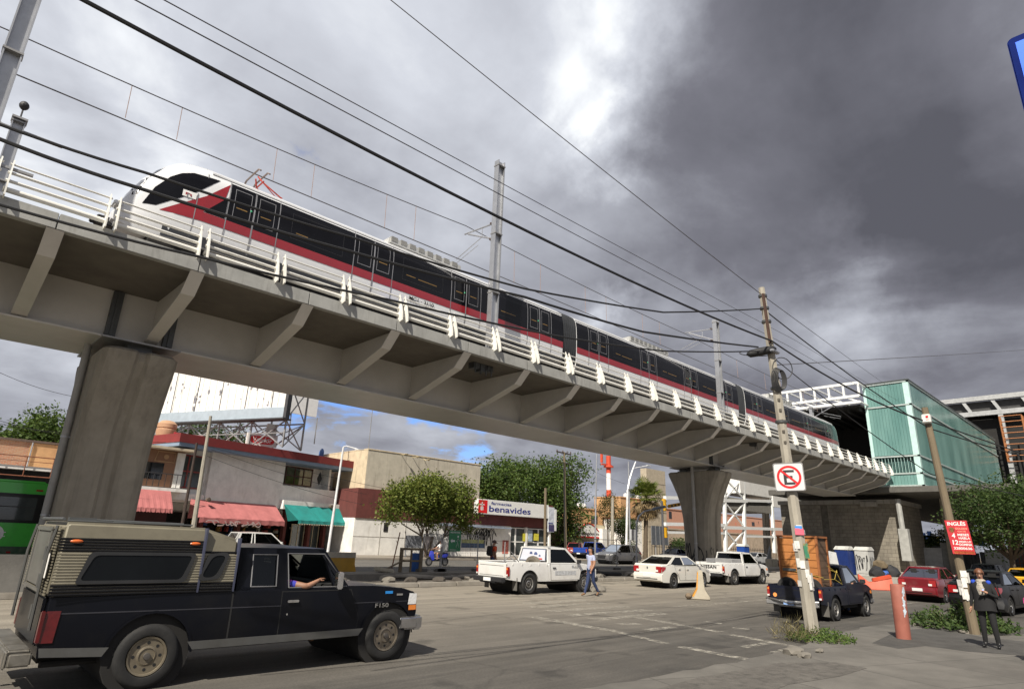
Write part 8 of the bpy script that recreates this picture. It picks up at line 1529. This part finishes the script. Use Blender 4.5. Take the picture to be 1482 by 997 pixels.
YS = M('signal_yellow', (.62, .34, .02), .45, dirt=(.4, .2, .02), damt=.4); q0, q1 = PY(967, 732.5, 32.3)-a, PY(984, 729.5, 31.9)-a; hb = B(); hb.bar(q0, q1, .26, .3); hs = hb.build('housing', YS, t, bevel=.05); b = B()
for i in range(3): q = q0.lerp(q1, .2+.3*i); b.lathe([(.09, -.2), (.1, -.1)], q, 'Y', 10)
b.build('visor', BLKP, hs)
a = PG(1068, 822); ap_ = PY(1068, 770, a.y); t = thing('traffic_light', 'traffic signal post with two yellow housings in front of the white footbridge', 'traffic light', (ap_.x, 40, 0)); top = PY(1067, 738, 40)
B().tube([(0, 0, 0), (0, 0, top.z)], .12, 10).build('post', M('post_dark_grey', (.11, .11, .12), .5, .4), t)
for py0, py1 in ((736, 751), (771, 784)):
    za, zb3 = PY(1074, py1, 40).z, PY(1074, py0, 40).z; hs = B().box(.25, .62, -.2, .2, za, zb3).build('housing', YS, t, bevel=.05); b = B(); 
    for i in range(3): b.lathe([(.11, .62), (.13, .8)], (0, 0, za+(zb3-za)*(.2+.3*i)), 'X', 10)
    b.build('visor', BLKP, hs)
a = PY(882, 800, 100); t = thing('radio_mast', 'red and white banded mast standing far behind the sparse tree', 'mast', (a.x, 100, 0)); zt_ = PY(882, 660, 100).z; z1_ = PY(882, 709, 100).z; z2_ = PY(882, 685, 100).z; zl = PY(882, 735, 100).z
b = B()
for q0, q1, m_ in ((0, zl, 'w'), (zl, z1_, 'r'), (z1_, z2_, 'w'), (z2_, zt_, 'r')): b.cur = 0 if m_ == 'w' else 1; b.lathe([(.62, q0), (.62 if m_ == 'w' else .64, q1)], (0, 0, 0), 'Z', 14)
b.build('tube', [WHITE, M('mast_red', (.55, .07, .03), .5)], t); b = B(); b.box(-3.0, 1.2, -.2, .2, zt_-2.6, zt_-2.2); b.lathe([(1.3, zt_-3), (1.3, zt_-2.6)], (0, 0, 0), 'Z', 14); b.box(-3.1, -2.7, -.3, .3, zt_-2, zt_+.2); b.build('platform', M('mast_red', ()), t)

# ---------------------------------------------------------------- overhead cables
pt_ = lambda z: on(P1B, d1, z)
def PAT(px, py, y): return tuple(PY(px, py, y))
wire('overhead_cable', 'thickest black overhead cable crossing the whole sky diagonally above the train', [PAT(90, -16, 6.2), pt_(7.35)+Vector((-.1, -.1, 0)), I_B+d2*.93], .024, CABLE, .22)
for i, (px, py, px2, py2, y0, y1, r_) in enumerate(((180, -8, 1140, 500, 9, 13, .012), (222, -8, 1150, 492, 9, 14, .011))): wire('overhead_wire', ['upper thin wire running just above the thick black cable', 'second thin wire running parallel above the thick black cable'][i], [PAT(px, py, y0), PAT(px2, py2, y1), PAT(1300, 580 if i else 590, 17)], r_, WIRE, .05, group='thin wires across the sky')
wire('overhead_wire', 'steepest thin wire from the top middle of the sky to the concrete pole top', [PAT(555, -8, 9), pt_(8.75)], .011, WIRE, .04, group='thin wires across the sky')
wire('overhead_wire', 'thin wire running on from the concrete pole top to the station roof', [pt_(8.75), PAT(1290, 562, 17.0)], .011, WIRE, .05, group='thin wires across the sky')
wire('telecom_cable', 'upper black telephone cable sagging across the train to the concrete pole', [PAT(-12, 176, 7.5), PAT(210, 250, 7.35), PAT(520, 347, 7.1), PAT(760, 418, 6.8), PAT(960, 452, 6.6), pt_(8.35)], .017, CABLE, .02, 6)
wire('telecom_cable', 'middle black telephone cable sagging across the train to the splice closure', [PAT(-12, 197, 7.5), PAT(200, 272, 7.35), PAT(500, 362, 7.1), PAT(760, 430, 6.8), PAT(930, 480, 6.6), pt_(7.1)+Vector((-.55, .1, 0))], .021, CABLE, .02, 6)
wire('telecom_cable', 'lowest black telephone cable crossing the parapet of the viaduct', [PAT(-12, 293, 7.5), PAT(290, 372, 7.3), PAT(560, 433, 7.0), PAT(800, 485, 6.8), PAT(960, 508, 6.6), pt_(7.0)+Vector((-.5, .1, 0))], .016, CABLE, .02, 6)
wire('telecom_cable', 'black cable from the concrete pole down to the wooden pole', [pt_(8.3), I_B+d2*.9, I_B+d2*.9+Vector((9, -4.5, -1.2))], .018, CABLE, .12)
wire('telecom_cable', 'second black cable dropping from the concrete pole past the station', [pt_(6.95), I_B+d2*.86+Vector((.6, .3, -1.0)), I_B+Vector((10, -3.2, 3.6))], .014, CABLE, .1)
wire('telecom_cable', 'black cable running from the wooden pole off the right edge', [I_B+d2*.94, I_B+Vector((12, -6.5, 3.4))], .02, CABLE, .2)
wire('overhead_wire', 'nearly level thin wire from the concrete pole to the right edge', [pt_(6.7), PAT(1500, 505, 4.5)], .011, WIRE, .03, group='thin wires across the sky')
for i, (a, b_) in enumerate((((-5, 607, 46), (120, 625, 46)), ((-5, 612, 46), (240, 640, 46)), ((-5, 537, 46), (135, 578, 46)), ((300, 660, 47), (525, 730, 47)), ((280, 640, 46.5), (640, 722, 47)), ((305, 650, 46), (530, 715, 48)), ((640, 700, 55), (816, 664, 49.6)), ((830, 665, 49.6), (905, 700, 50)), ((816, 700, 49.4), (888, 722, 53)))): wire('service_wire', ['thin wire low in the sky at the left edge', 'second thin wire low in the sky at the left edge', 'wire crossing the sky left of the nearest pier', 'thin wire in front of the white shop house wall', 'long wire from the dark pole past the red eave', 'wire slanting across the shop house balcony', 'wire reaching the crossarm from the left', 'wire leaving the crossarm to the right', 'wire between the crossarm pole and the stubby pole'][i], [PAT(*a), PAT(*b_)], .013, CABLE, .25, cat='wire')

# ---------------------------------------------------------------- abutment and station
BLK = brickmat('abutment_block', (.25, .225, .18), (.20, .18, .145), (.12, .105, .085), .8, .4, ms=.02, dirt=(.09, .08, .065))
ab = thing('abutment', 'broad stained blockwork abutment wall under the right end of the viaduct', 'abutment', (80, 20.6, 0)); b = B(); b.box(0, 9, 0, 13, 0, 7.3); b.build('wall', BLK, ab, smooth=0); b = B(); b.box(-.25, 9, -.25, 13.2, 7.3, 7.75); b.build('cap', CONC, ab); b = B(); b.box(-.5, .6, 1.9, 3.6, 7.0, 7.5); b.build('bearing_block', CONC, ab)
b = B(); b.box(-.008, -.002, 7.4, 8.2, .5, 7.2); b.build('water_stain', M('stain_dark', (.10, .09, .073), .95, var=.3, dirt=(.16, .145, .12), dscale=1.2, damt=.9), ab, smooth=0)
st_ = thing('station', 'elevated metro station with a teal glass box and a dark hall behind it', 'station', (78, 17.3, 0))
TEAL = bpy.data.materials.new('channel_glass'); TEAL.use_nodes = True; MATS['channel_glass'] = TEAL; Nn, Ll, bb = nodes(TEAL); bb.inputs['Base Color'].default_value = (.20, .43, .38, 1); bb.inputs['Roughness'].default_value = .18; bb.inputs['Transmission Weight'].default_value = 0; bb.inputs['Specular IOR Level'].default_value = .7
nn = Nn.new('ShaderNodeTexNoise'); nn.inputs['Scale'].default_value = .35; nn.inputs['Detail'].default_value = 5; tcg = Nn.new('ShaderNodeTexCoord'); mpg = Nn.new('ShaderNodeMapping'); mpg.inputs['Scale'].default_value = (1, 1, .25); Ll.new(tcg.outputs['Object'], mpg.inputs[0]); Ll.new(mpg.outputs[0], nn.inputs['Vector']); crg = Nn.new('ShaderNodeValToRGB'); crg.color_ramp.elements[0].position = .3; crg.color_ramp.elements[0].color = (.12, .26, .24, 1); crg.color_ramp.elements[1].position = .7; crg.color_ramp.elements[1].color = (.29, .50, .46, 1); Ll.new(nn.outputs['Fac'], crg.inputs[0]); Ll.new(crg.outputs[0], bb.inputs['Base Color'])
trg = Nn.new('ShaderNodeBsdfTranslucent'); trg.inputs[0].default_value = (.45, .72, .68, 1); msg = Nn.new('ShaderNodeMixShader'); msg.inputs[0].default_value = .25; Ll.new(bb.outputs[0], msg.inputs[1]); Ll.new(trg.outputs[0], msg.inputs[2]); Ll.new(msg.outputs[0], Nn['Material Output'].inputs['Surface'])
x0, x1, y0, y1 = 78, 128, 17.3, 21.9
FR = M('frame_pale_teal', (.42, .62, .57), .3, .2)
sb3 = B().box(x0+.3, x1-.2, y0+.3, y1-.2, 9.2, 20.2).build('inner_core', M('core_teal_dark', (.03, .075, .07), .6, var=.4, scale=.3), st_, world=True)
def glazing(name, z0, z1):
    b = B(); y = y0+.5
    while y < y1-.15: b.box(x0-.0, x0+.06, y, min(y+.29, y1), z0, z1); y += .31
    b.build(name, TEAL, st_, world=True, smooth=0); b = B(); x = x0+.6
    while x < x1-.3: b.box(x, x+.60, y0, y0+.06, z0, z1); x += .63
    return b.build(name, TEAL, st_, world=True, smooth=0)
glazing('glass_panel', 12.35, 17.7); glazing('glass_panel', 17.95, 20.3); glazing('glass_panel', 9.1, 10.3)
b = B(); x = x0+.6
while x < x1-.3: b.box(x, x+.60, y0, y0+.06, 10.32, 12.1); x += .63
b.build('glass_panel', TEAL, st_, world=True, smooth=0)
b = B(); y = y0+.5
while y < y1: b.box(x0, x0+.05, y, y+.04, 10.35, 12.1); y += .31
b.build('mullion', FR, st_, world=True, smooth=0)
b = B(); b.box(x0-.06, x0+.5, y0-.06, y0+.5, 9.0, 20.45); b.box(x0-.05, x0+.1, y1-.3, y1, 9.0, 20.3); b.build('corner_glass', M('corner_pale_glass', (.50, .70, .66), .15, spec=.8, var=.1), st_, world=True, smooth=0)
b = B()
for z in (8.95, 10.25, 12.12, 17.75, 20.38): b.box(x0-.1, x1, y0-.1, y0+.12, z, z+.16); b.box(x0-.1, x0+.12, y0-.1, y1, z, z+.16)
b.build('transom', M('transom_grey', (.48, .55, .53), .4, .3), st_, world=True, smooth=0); b = B(); b.box(x0-.15, x1, y0-.15, y1, 20.54, 20.7); b.build('parapet', M('parapet_dark', (.06, .07, .07), .5), st_, world=True)
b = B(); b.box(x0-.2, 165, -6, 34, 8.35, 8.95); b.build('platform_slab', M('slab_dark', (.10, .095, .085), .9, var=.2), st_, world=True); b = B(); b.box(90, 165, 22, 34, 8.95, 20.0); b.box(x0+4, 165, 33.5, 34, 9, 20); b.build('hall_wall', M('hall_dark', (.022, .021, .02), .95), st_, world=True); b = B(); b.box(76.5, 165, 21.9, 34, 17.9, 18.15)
for i in range(10): b.box(77, 110, 22.2+i*1.2, 22.3+i*1.2, 17.5, 17.9)
b.build('hall_roof', M('hall_roof_dark', (.03, .03, .03), .9), st_, world=True)
# white truss along the hall roof edge
WT = M('truss_white', (.78, .79, .78), .4, var=.05); b = B(); xa = 75.5
for z in (18.2, 18.9, 20.4): b.bar((xa, 21.6, z), (xa, 33, z), .28)
for i in range(8): y = 21.6+i*1.6; b.bar((xa, y, 18.9), (xa, y, 20.4), .2); b.bar((xa, y, 18.2), (xa, min(y+1.6, 33), 18.9), .12); b.bar((xa, y, 20.4), (xa+9, y, 20.4), .16); b.bar((xa, y, 18.2), (xa+9, y, 18.2), .16)
b.build('roof_truss', WT, st_, world=True, smooth=0)
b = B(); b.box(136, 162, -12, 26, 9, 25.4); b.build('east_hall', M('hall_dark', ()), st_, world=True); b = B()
for z in (26.2, 28.9): b.bar((134.5, 27, z), (134.5, -12, z), .8)
for i in range(9): y = 26-i*4.2; b.bar((134.5, y, 28.9), (134.5, y-1.2, 26.2), .5)
b.bar((134.5, 16.6, 26), (134.5, 16.6, 8), .7); b.build('roof_truss', M('truss_grey', (.42, .43, .43), .5, .3), st_, world=True, smooth=0)
b = B(); b.box(135.2, 150, -12, 27, 26.5, 28.5); b.build('canopy', M('canopy_dark', (.05, .05, .05), .8), st_, world=True)
for px0, px1, py0, py1, lb, X_ in ((1459, 1478, 600, 668, 'orange scaffold tower against the dark east hall of the station', 131),):
    a, b_ = PX(px0, py1, X_), PX(px1, py0, X_); t = thing('scaffold', lb, 'scaffold', (X_, b_.y, a.z)); w_ = a.y-b_.y; h_ = b_.z-a.z; q = B()
    for y in (0, w_): q.tube([(0, y, 0), (0, y, h_)], .12, 6); q.tube([(1.2, y, 0), (1.2, y, h_)], .12, 6)
    for i in range(9): q.tube([(0, 0, h_*i/8), (0, w_, h_*i/8)], .09, 5)
    q.build('frame', M('scaffold_orange', (.30, .11, .03), .6, var=.2), t)
# columns and construction clutter beneath the station
for i, (x, y) in enumerate(((88, 17.5), (104, 14), (118, 22), (104, 27), (134, 12))): t = thing('station_column', 'square concrete column in the shade under the station', 'column', (x, y, 0), 0, 'concrete columns under the station'); B().box(-.6, .6, -.6, .6, 0, 8.34).build('shaft', CONCD, t, bevel=.05)
b = B(); a = PX(1300, 720, 79.6); b.tube([PX(1299, 722, 79)-Vector((79, 20, 0)), PX(1305, 760, 79)-Vector((79, 20, 0)), PX(1310, 790, 79)-Vector((79, 20, 0))], .28, 8); b.box(-.4, .4, PX(1312, 790, 79).y-20.4, PX(1312, 790, 79).y-19.5, PX(1312, 783, 79).z-2.0, PX(1312, 765, 79).z); o = thing('abutment_pipe', 'pale grey drain pipe and box at the right corner of the abutment', 'pipe', (79, 20, 0)); b.build('pipe', M('pipe_pale', (.33, .33, .31), .6), o)
CORR = M('corrugated_grey', (.13, .13, .13), .6, .3, var=.3, scale=1.5)
t = thing('hoarding', 'long grey corrugated hoarding in the shade under the station', 'fence', (98, -12, 0)); b = B(); y = 0.
rr3 = random.Random(2)
while y < 36: b.box(-.04, .04, y, y+.95, 0, 2.6+rr3.uniform(-.2, .5)); b.box(-.09, -.04, y+.3, y+.4, 0, 2.6); b.box(-.09, -.04, y+.65, y+.75, 0, 2.6); y += 1.0
b.build('sheet', CORR, t, smooth=0)
t = thing('rebar_cage', 'rows of tall rust-brown reinforcing bars standing under the station', 'rebar', (92, 4, 0)); b = B()
for i in range(40): y = -8+i*.42; b.tube([(rr3.uniform(-1, 1), y, 0), (rr3.uniform(-1, 1), y+rr3.uniform(-.2, .2), rr3.uniform(5.0, 7.8))], .05, 4)
for z in (1.5, 3, 4.5, 6): b.tube([(0, -8, z), (0, 9, z)], .05, 4)
b.build('bars', M('rebar_rust', (.22, .075, .03), .85, var=.3), t)
for i, (px, py, w_, h_, m_) in enumerate(((1345, 806, 2.6, 2.4, M('sheet_pale', (.36, .37, .38), .7)), (1372, 800, 1.5, 3, M('sheet_grey', (.24, .25, .25), .7)), (1437, 806, 1.6, 2.4, M('sheet_grey', ())), (1452, 808, 1.0, 2.0, M('sheet_pale', ())))): g = PX(px, py, 88); o = thing('leaning_sheet', 'pale sheet leaning among the clutter under the station', 'sheet', (88+i*.3, g.y, 0), 0, 'pale sheets under the station'); B().cbox((0, 0, h_/2+.4), (.06, w_, h_), Matrix.Rotation(R_(8), 3, 'Y')).build('sheet', m_, o)
for i in range(26):
    g = PX(rr3.uniform(1330, 1440), rr3.uniform(768, 792), 150); o = B().box(-.05, .05, -rr3.uniform(.3, 1.4), rr3.uniform(.3, 1.4), -rr3.uniform(.4, 1.3), rr3.uniform(.4, 1.3)).build('far_signboard', [M('far_white', (.6, .6, .55), .8), M('far_yellow', (.6, .5, .1), .8), M('far_blue', (.1, .2, .5), .8)][i % 3], None); o.location = g; tag(o, 'tiny sunlit signboard or wall piece glimpsed beyond the station underpass', 'board', 'sunlit scraps beyond the underpass')
# white footbridge tower
F0 = PY(1049, 700, 44); t = thing('footbridge', 'white steel footbridge with cross-braced stair tower seen under the viaduct', 'footbridge', (F0.x, 44, 0)); LF = lambda px, py, y=44: PY(px, py, y)-Vector((F0.x, 44, 0))
b = B()
def seg2(a, b_, w_, y=44): p_, q_ = LF(*a, y), LF(*b_, y); b.bar(p_, q_, w_)
for y in (44, 47.5):
    for px0, px1 in ((1048, 1050.5), (1076, 1078)): seg2((px0, 690), (px1, 812), .42, y)
    for pa, pb in (((1049, 722), (1076, 690)), ((1049, 692), (1077, 722)), ((1049, 727), (1077, 762)), ((1077, 727), (1049, 762)), ((1050, 768), (1077, 800)), ((1077, 768), (1050, 800))): seg2(pa, pb, .2, y)
    for py in (724, 763): seg2((1046, py), (1080, py+1), .45, y)
tw = b.build('stair_tower', WT, t, smooth=0); b = B()
for py0, py1 in ((724, 726.5), (764, 766.5), (775.5, 778)): seg2((1078, py0), (1160, py1), .42 if py0 < 770 else .3)
for px in (1116, ): seg2((px, 716), (px+5, 800), .45)
seg2((1148, 716), (1152, 800), .4)
for py0, py1 in ((720, 721), (758, 759.5), (770, 771.5)): seg2((962, py0), (1048, py1), .42 if py0 < 765 else .3)
b.build('deck_beam', WT, t, smooth=0); b = B(); p_, q_ = LF(1070, 712, 44), LF(1160, 690, 44); b.box(p_.x, q_.x, -.2, 4, p_.z-.1, p_.z+2.6); b.build('upper_panel', WHITE, t, smooth=0); b = B(); p_, q_ = LF(1117, 733), LF(1151, 722); b.box(p_.x, q_.x, -.3, .0, p_.z, q_.z); b.build('side_panel', WHITE, t, smooth=0); b = B(); p_, q_ = LF(1050, 738), LF(1116, 728); b.box(p_.x, q_.x, 0, 6, p_.z+.3, q_.z); b.build('walkway_deck', M('walkway_grey', (.2, .19, .17), .8), t)
b = B()
for px in (1107, 1112): seg2((px-2, 730), (px+2, 812), .5, 49)
b.build('column', CONCD, t)
# portable toilets and rubbish by the abutment
def toilet(label, loc, yaw, mat, graf=False):
    t = thing('portable_toilet', label, 'portable toilet', loc, yaw, 'portable toilets at the construction site'); B().box(-.55, .55, -.55, .55, 0, 2.1).build('cabin', mat, t, bevel=.03)
    b = B(); b.prism([(-.6, 2.1), (.6, 2.1), (.58, 2.2), (.25, 2.42), (-.25, 2.42), (-.58, 2.2)], 'XZ', -.6, .6); b.build('roof', M('toilet_roof', (.5, .5, .47), .5), t, bevel=.03)
    d_ = B().box(-.40, .40, -.575, -.552, .12, 1.98).build('door', mat, t, bevel=.01); B().box(.28, .34, -.6, -.57, 1.0, 1.12).build('handle', BLKP, d_); B().box(-.575, -.552, -.40, .40, .3, 1.9).build('side_panel', mat, t, bevel=.01)
    if graf: b = B(); scribble(b, (-.577, .45, .5), (0, -1, 0), (0, 0, 1), .9, 1.3, 4, .06, 41); scribble(b, (-.42, -.577, .6), (1, 0, 0), (0, 0, 1), .8, 1.2, 3, .05, 43); b.build('graffiti', M('spray_black', ()), t, smooth=0)
    return t
TBLU = M('toilet_blue', (.012, .03, .14), .4, var=.1); TGRY = M('toilet_grey', (.42, .42, .40), .5, var=.1)
g = PG(1226, 836); g = PG(1226, 834); toilet('dark blue portable toilet at the abutment beside the pale sheet', (g.x, g.y, .02), R_(-10), TBLU); g = PG(1255, 835.5); toilet('grey portable toilet covered in black graffiti at the abutment', (g.x, g.y, .02), R_(-6), TGRY, True); g = PY(1076, 806, 37.5); toilet('blue portable toilet behind the pickup with NISSAN on its tailgate', (g.x, 37.5, .02), R_(-5), M('toilet_bright_blue', (.015, .06, .27), .4))
g = PG(1208, 834); b = B(); b.add([(0, .55, .5), (0, -.5, .4), (-.1, -.35, 1.9), (.05, .8, 2.1)], [(0, 1, 2, 3)]); b.bar((.03, -.4, 0), (.0, -.3, 1.9), .05); b.bar((.03, .5, 0), (.05, .7, 2.1), .05); o = tag(b.build('pale_sheet', M('sheet_white_grey', (.5, .51, .52), .7, var=.1), None, smooth=0), 'pale sheet propped up left of the dark blue portable toilet', 'sheet'); o.location = (g.x, g.y, 0)
ob_ = thing('plastic_barrier', 'broken orange plastic road barrier lying at the kerb by the abutment', 'barrier', tuple(PG(1268, 853))[:2]+(0,), R_(-60)); ORP = M('barrier_orange', (.52, .07, .025), .5, var=.15)
b = B(); b.loft([[(x, y*w_, z) for y, z in ((-.28, 0), (.28, 0), (.2, .25), (.1, .55*h_), (-.1, .55*h_), (-.2, .25))] for x, w_, h_ in ((-.85, 1, 1.5), (-.3, 1, .7), (.2, 1.1, 1.0), (.85, 1, 1.3))]); b.build('body', ORP, ob_, bevel=.03); b = B(); b.cbox((.35, 0, .62), (1.0, .3, .22), Matrix.Rotation(R_(-14), 3, 'Y')); b.build('bent_top', ORP, ob_, bevel=.04)
for i, (px, py, s_, m_, lb) in enumerate(((1276, 826, .5, M('sack_tan', (.13, .10, .06), .9, var=.3), 'tan sack on top of the rubbish heap by the abutment'), (1290, 832, .75, M('sack_black', (.02, .02, .022), .6, var=.3), 'black rubbish bags heaped beside the abutment wall'), (1272, 836, .55, M('sack_black', ()), 'black rubbish bag at the left of the heap by the abutment'), (1283, 837, .35, M('sack_blue', (.03, .09, .3), .6), 'blue rubbish bag in front of the heap by the abutment'))): g = PG(px, 837); rock(lb, (g.x-.2*i, g.y, .45 if i else 1.05), s_*.95, (1, 1.15, .9), 60+i, m_, 'rubbish_bag', 'rubbish')
flat('traffic_island', [(46, 11.5), (78, 11), (78, 34), (60, 34), (40.5, 20.4), (40, 15.5)], .16, KERB, .2)
for i, (px, py, y_, s_, m_, lb, sc3) in enumerate(((1150, 822, 33, 1.3, M('heap_dark', (.05, .045, .04), .95, var=.4), 'dark heap of rubble and timber right of the pickup with NISSAN on its tailgate', (2.0, 1, .8)), (1132, 830, 31, .8, M('heap_dark', ()), 'low dark heap of rubble in the median', (2.2, 1, .5)), (1185, 826, 34, 1.4, M('heap_dark', ()), 'long dark heap beside the wooden crate', (2.0, 1, .7)))): g = PY(px, py, y_); rock(lb, (g.x, y_, .35), s_, sc3, 80+i, m_, 'rubble_heap', 'rubble')
g = PY(1118, 828, 30.5); o = tag(B().box(-.7, .7, -.4, .4, 0, .85).build('concrete_block', BARC, None, bevel=.05), 'pale concrete block in the median right of the pickup with NISSAN on its tailgate', 'block'); o.location = (g.x, 30.5, .1)
g = PY(1114, 812, 32); b = B(); b.prism([(-.9, 0), (.55, 0), (.35, 1.7)], 'XZ', -.05, .05); o = tag(b.build('grey_tarpaulin', M('tarp_grey', (.22, .23, .24), .8), None), 'grey triangular tarpaulin in the median clutter', 'tarpaulin'); o.location = (g.x, 32, .6)
g = PY(1130, 808, 33); b = B(); b.box(-.6, .6, -.02, .02, 0, 1.2); o = tag(b.build('cloth_banner', M('banner_white', (.52, .5, .5), .8, var=.5, scale=4), None), 'white printed cloth hanging in the median clutter', 'banner'); o.location = (g.x, 33, .6)
c = sedan('sedan_car', 'silver car parked in the clutter beyond the pickup with NISSAN on its tailgate', (PY(1100, 815, 36).x, 36.5, .05), R_(170), 1.0, VSILV, L=4.2, H=1.45)
g = PY(1148, 790, 62); t = thing('green_hoarding', 'teal-green hoarding in front of the far yard wall', 'fence', (g.x-3.5, 62, 0)); B().box(0, 8, -.05, .05, 0, PY(1148, 783, 62).z).build('sheet', M('hoarding_green', (.06, .26, .2), .7, var=.15), t)
t = thing('picket_fence', 'dark iron picket fence behind the flared pier', 'fence', (PY(948, 805, 44).x, 44.4, 0)); b = B()
for i in range(70): b.tube([(i*.55, 0, 0), (i*.55, 0, 2.0)], .03, 4)
b.box(0, 38, -.03, .03, 1.7, 1.76); b.box(0, 38, -.03, .03, .3, .36); b.build('bars', BLKP, t)
# blue illuminated sign high at the right edge
X_ = 26; a0_ = PX(1457, 63, X_); a1_ = PX(1482, 155, X_); t = thing('blue_sign', 'big blue-framed sign with a bright blue face at the upper right corner', 'sign', a0_, 0, None, 2.74); 
nrm = Vector((-CP.x+-a0_.x, -a0_.y, 0)).normalized(); u_ = Vector((-nrm.y, nrm.x, 0)); u_ = u_ if u_.dot(CR) > 0 else -u_
TSg = Matrix(((u_.x, 0, nrm.x, 0), (u_.y, 0, nrm.y, 0), (0, 1, 0, 0), (0, 0, 0, 1))); rs_ = [(x+.9, y-1.22) for x, y in rsq(.9, .08)]; rs_ = [(x, y if y > -1 else y-.9) for x, y in rs_]
top_ = .18
b = B(TSg); b.prism([(x, y+top_+.2) for x, y in rs_], 'XY', -.25, 0); b.build('frame', M('sign_frame_navy', (.008, .018, .12), .8, spec=.05), t, bevel=.015); b = B(TSg); b.box(.085, 1.6, -2.6, -.05, -.02, .012); b.build('lit_face', M('sign_face_blue', (.0, .05, .4), .4, em=(.0, .16, .95), ems=.6), t, smooth=0)
b = B(TSg); b.tube([(.95, -2.9, -.12), (.95, -8, -.12)], .09, 10); b.build('post', STEEL, t)
# ---------------------------------------------------------------- finish: left and right pieces become parts of their own
def split_lr(o, par):
    kids = [q for q in bpy.data.objects if q.parent == o]; out = {1: o, -1: o}
    if o.type == 'MESH' and o.parent:
        me = o.data; sg = [(min(me.vertices[v].co.y for v in p.vertices), max(me.vertices[v].co.y for v in p.vertices)) for p in me.polygons]
        if sg and all(a > .02 or b_ < -.02 for a, b_ in sg) and any(a > 0 for a, _ in sg) and any(b_ < 0 for _, b_ in sg):
            q = o.copy(); q.data = me.copy(); COL.objects.link(q); out = {1: q, -1: o}
            for ob, s_ in ((q, 1), (o, -1)):
                bm = bmesh.new(); bm.from_mesh(ob.data); bmesh.ops.delete(bm, geom=[v for v in bm.verts if v.co.y*s_ < 0], context='VERTS'); bm.to_mesh(ob.data); bm.free()
    if par:
        for s_ in (1, -1):
            if par[1] is not par[-1]:
                side = s_ if out[1] is not out[-1] else (1 if sum(v.co.y for v in o.data.vertices) > 0 else -1) if o.type == 'MESH' else s_
                out[s_].parent = par[side]
    for k in kids: split_lr(k, out)
def split_loose(o):
    bm = bmesh.new(); bm.from_mesh(o.data); left = set(bm.verts); isl = []
    while left:
        st = [left.pop()]; cur = set(st)
        while st:
            for e in st.pop().link_edges:
                for v in e.verts:
                    if v in left: left.discard(v); cur.add(v); st.append(v)
        isl.append([v.index for v in cur])
    bm.free()
    if not 2 <= len(isl) <= 12: return
    src = o.data
    for i, ids in enumerate(isl):
        q = o if i == 0 else o.copy(); q.data = src.copy(); keep = set(ids)
        if i: COL.objects.link(q)
        b_ = bmesh.new(); b_.from_mesh(q.data); bmesh.ops.delete(b_, geom=[v for v in b_.verts if v.index not in keep], context='VERTS'); b_.to_mesh(q.data); b_.free()
for o in [q for q in bpy.data.objects if q.parent is None and q.get('category') in ('pickup truck', 'car', 'train', 'bus')]:
    for k in [q for q in bpy.data.objects if q.parent == o]: split_lr(k, None)
for o in [q for q in bpy.data.objects if q.type == 'MESH' and q.parent and q.name.split('.')[0] in ('wheel_well', 'pillar', 'steel_band', 'foot', 'shop_pillar', 'vent_louvre', 'marker_lamp', 'step_hole', 'clamp', 'corner_trim', 'seat', 'bracket', 'stiffener', 'pipe_clamp', 'trim_grey', 'rear_hatch', 'hatch_strut', 'mirror', 'pillar')]: split_loose(o)
# ---------------------------------------------------------------- finish: fit the lettering widths
bpy.context.view_layer.update()
fit = dict((o.name, wd) for o, wd in TEXTS); dg = bpy.context.evaluated_depsgraph_get()
for o in [q for q in bpy.data.objects if q.type == 'FONT']:
    me = bpy.data.meshes.new_from_object(o.evaluated_get(dg)); nm = o.name.split('.')[0]; k = fit.get(o.name)
    if k: xs = [v.co.x for v in me.vertices]; w_ = max(xs)-min(xs); me.transform(Matrix.Diagonal((k/w_/wm(o.parent).to_scale().x if o.parent else k/w_, 1, 1, 1)))
    q = bpy.data.objects.new(nm, me); COL.objects.link(q); q.parent = o.parent; q.matrix_basis = o.matrix_basis.copy(); bpy.data.objects.remove(o)
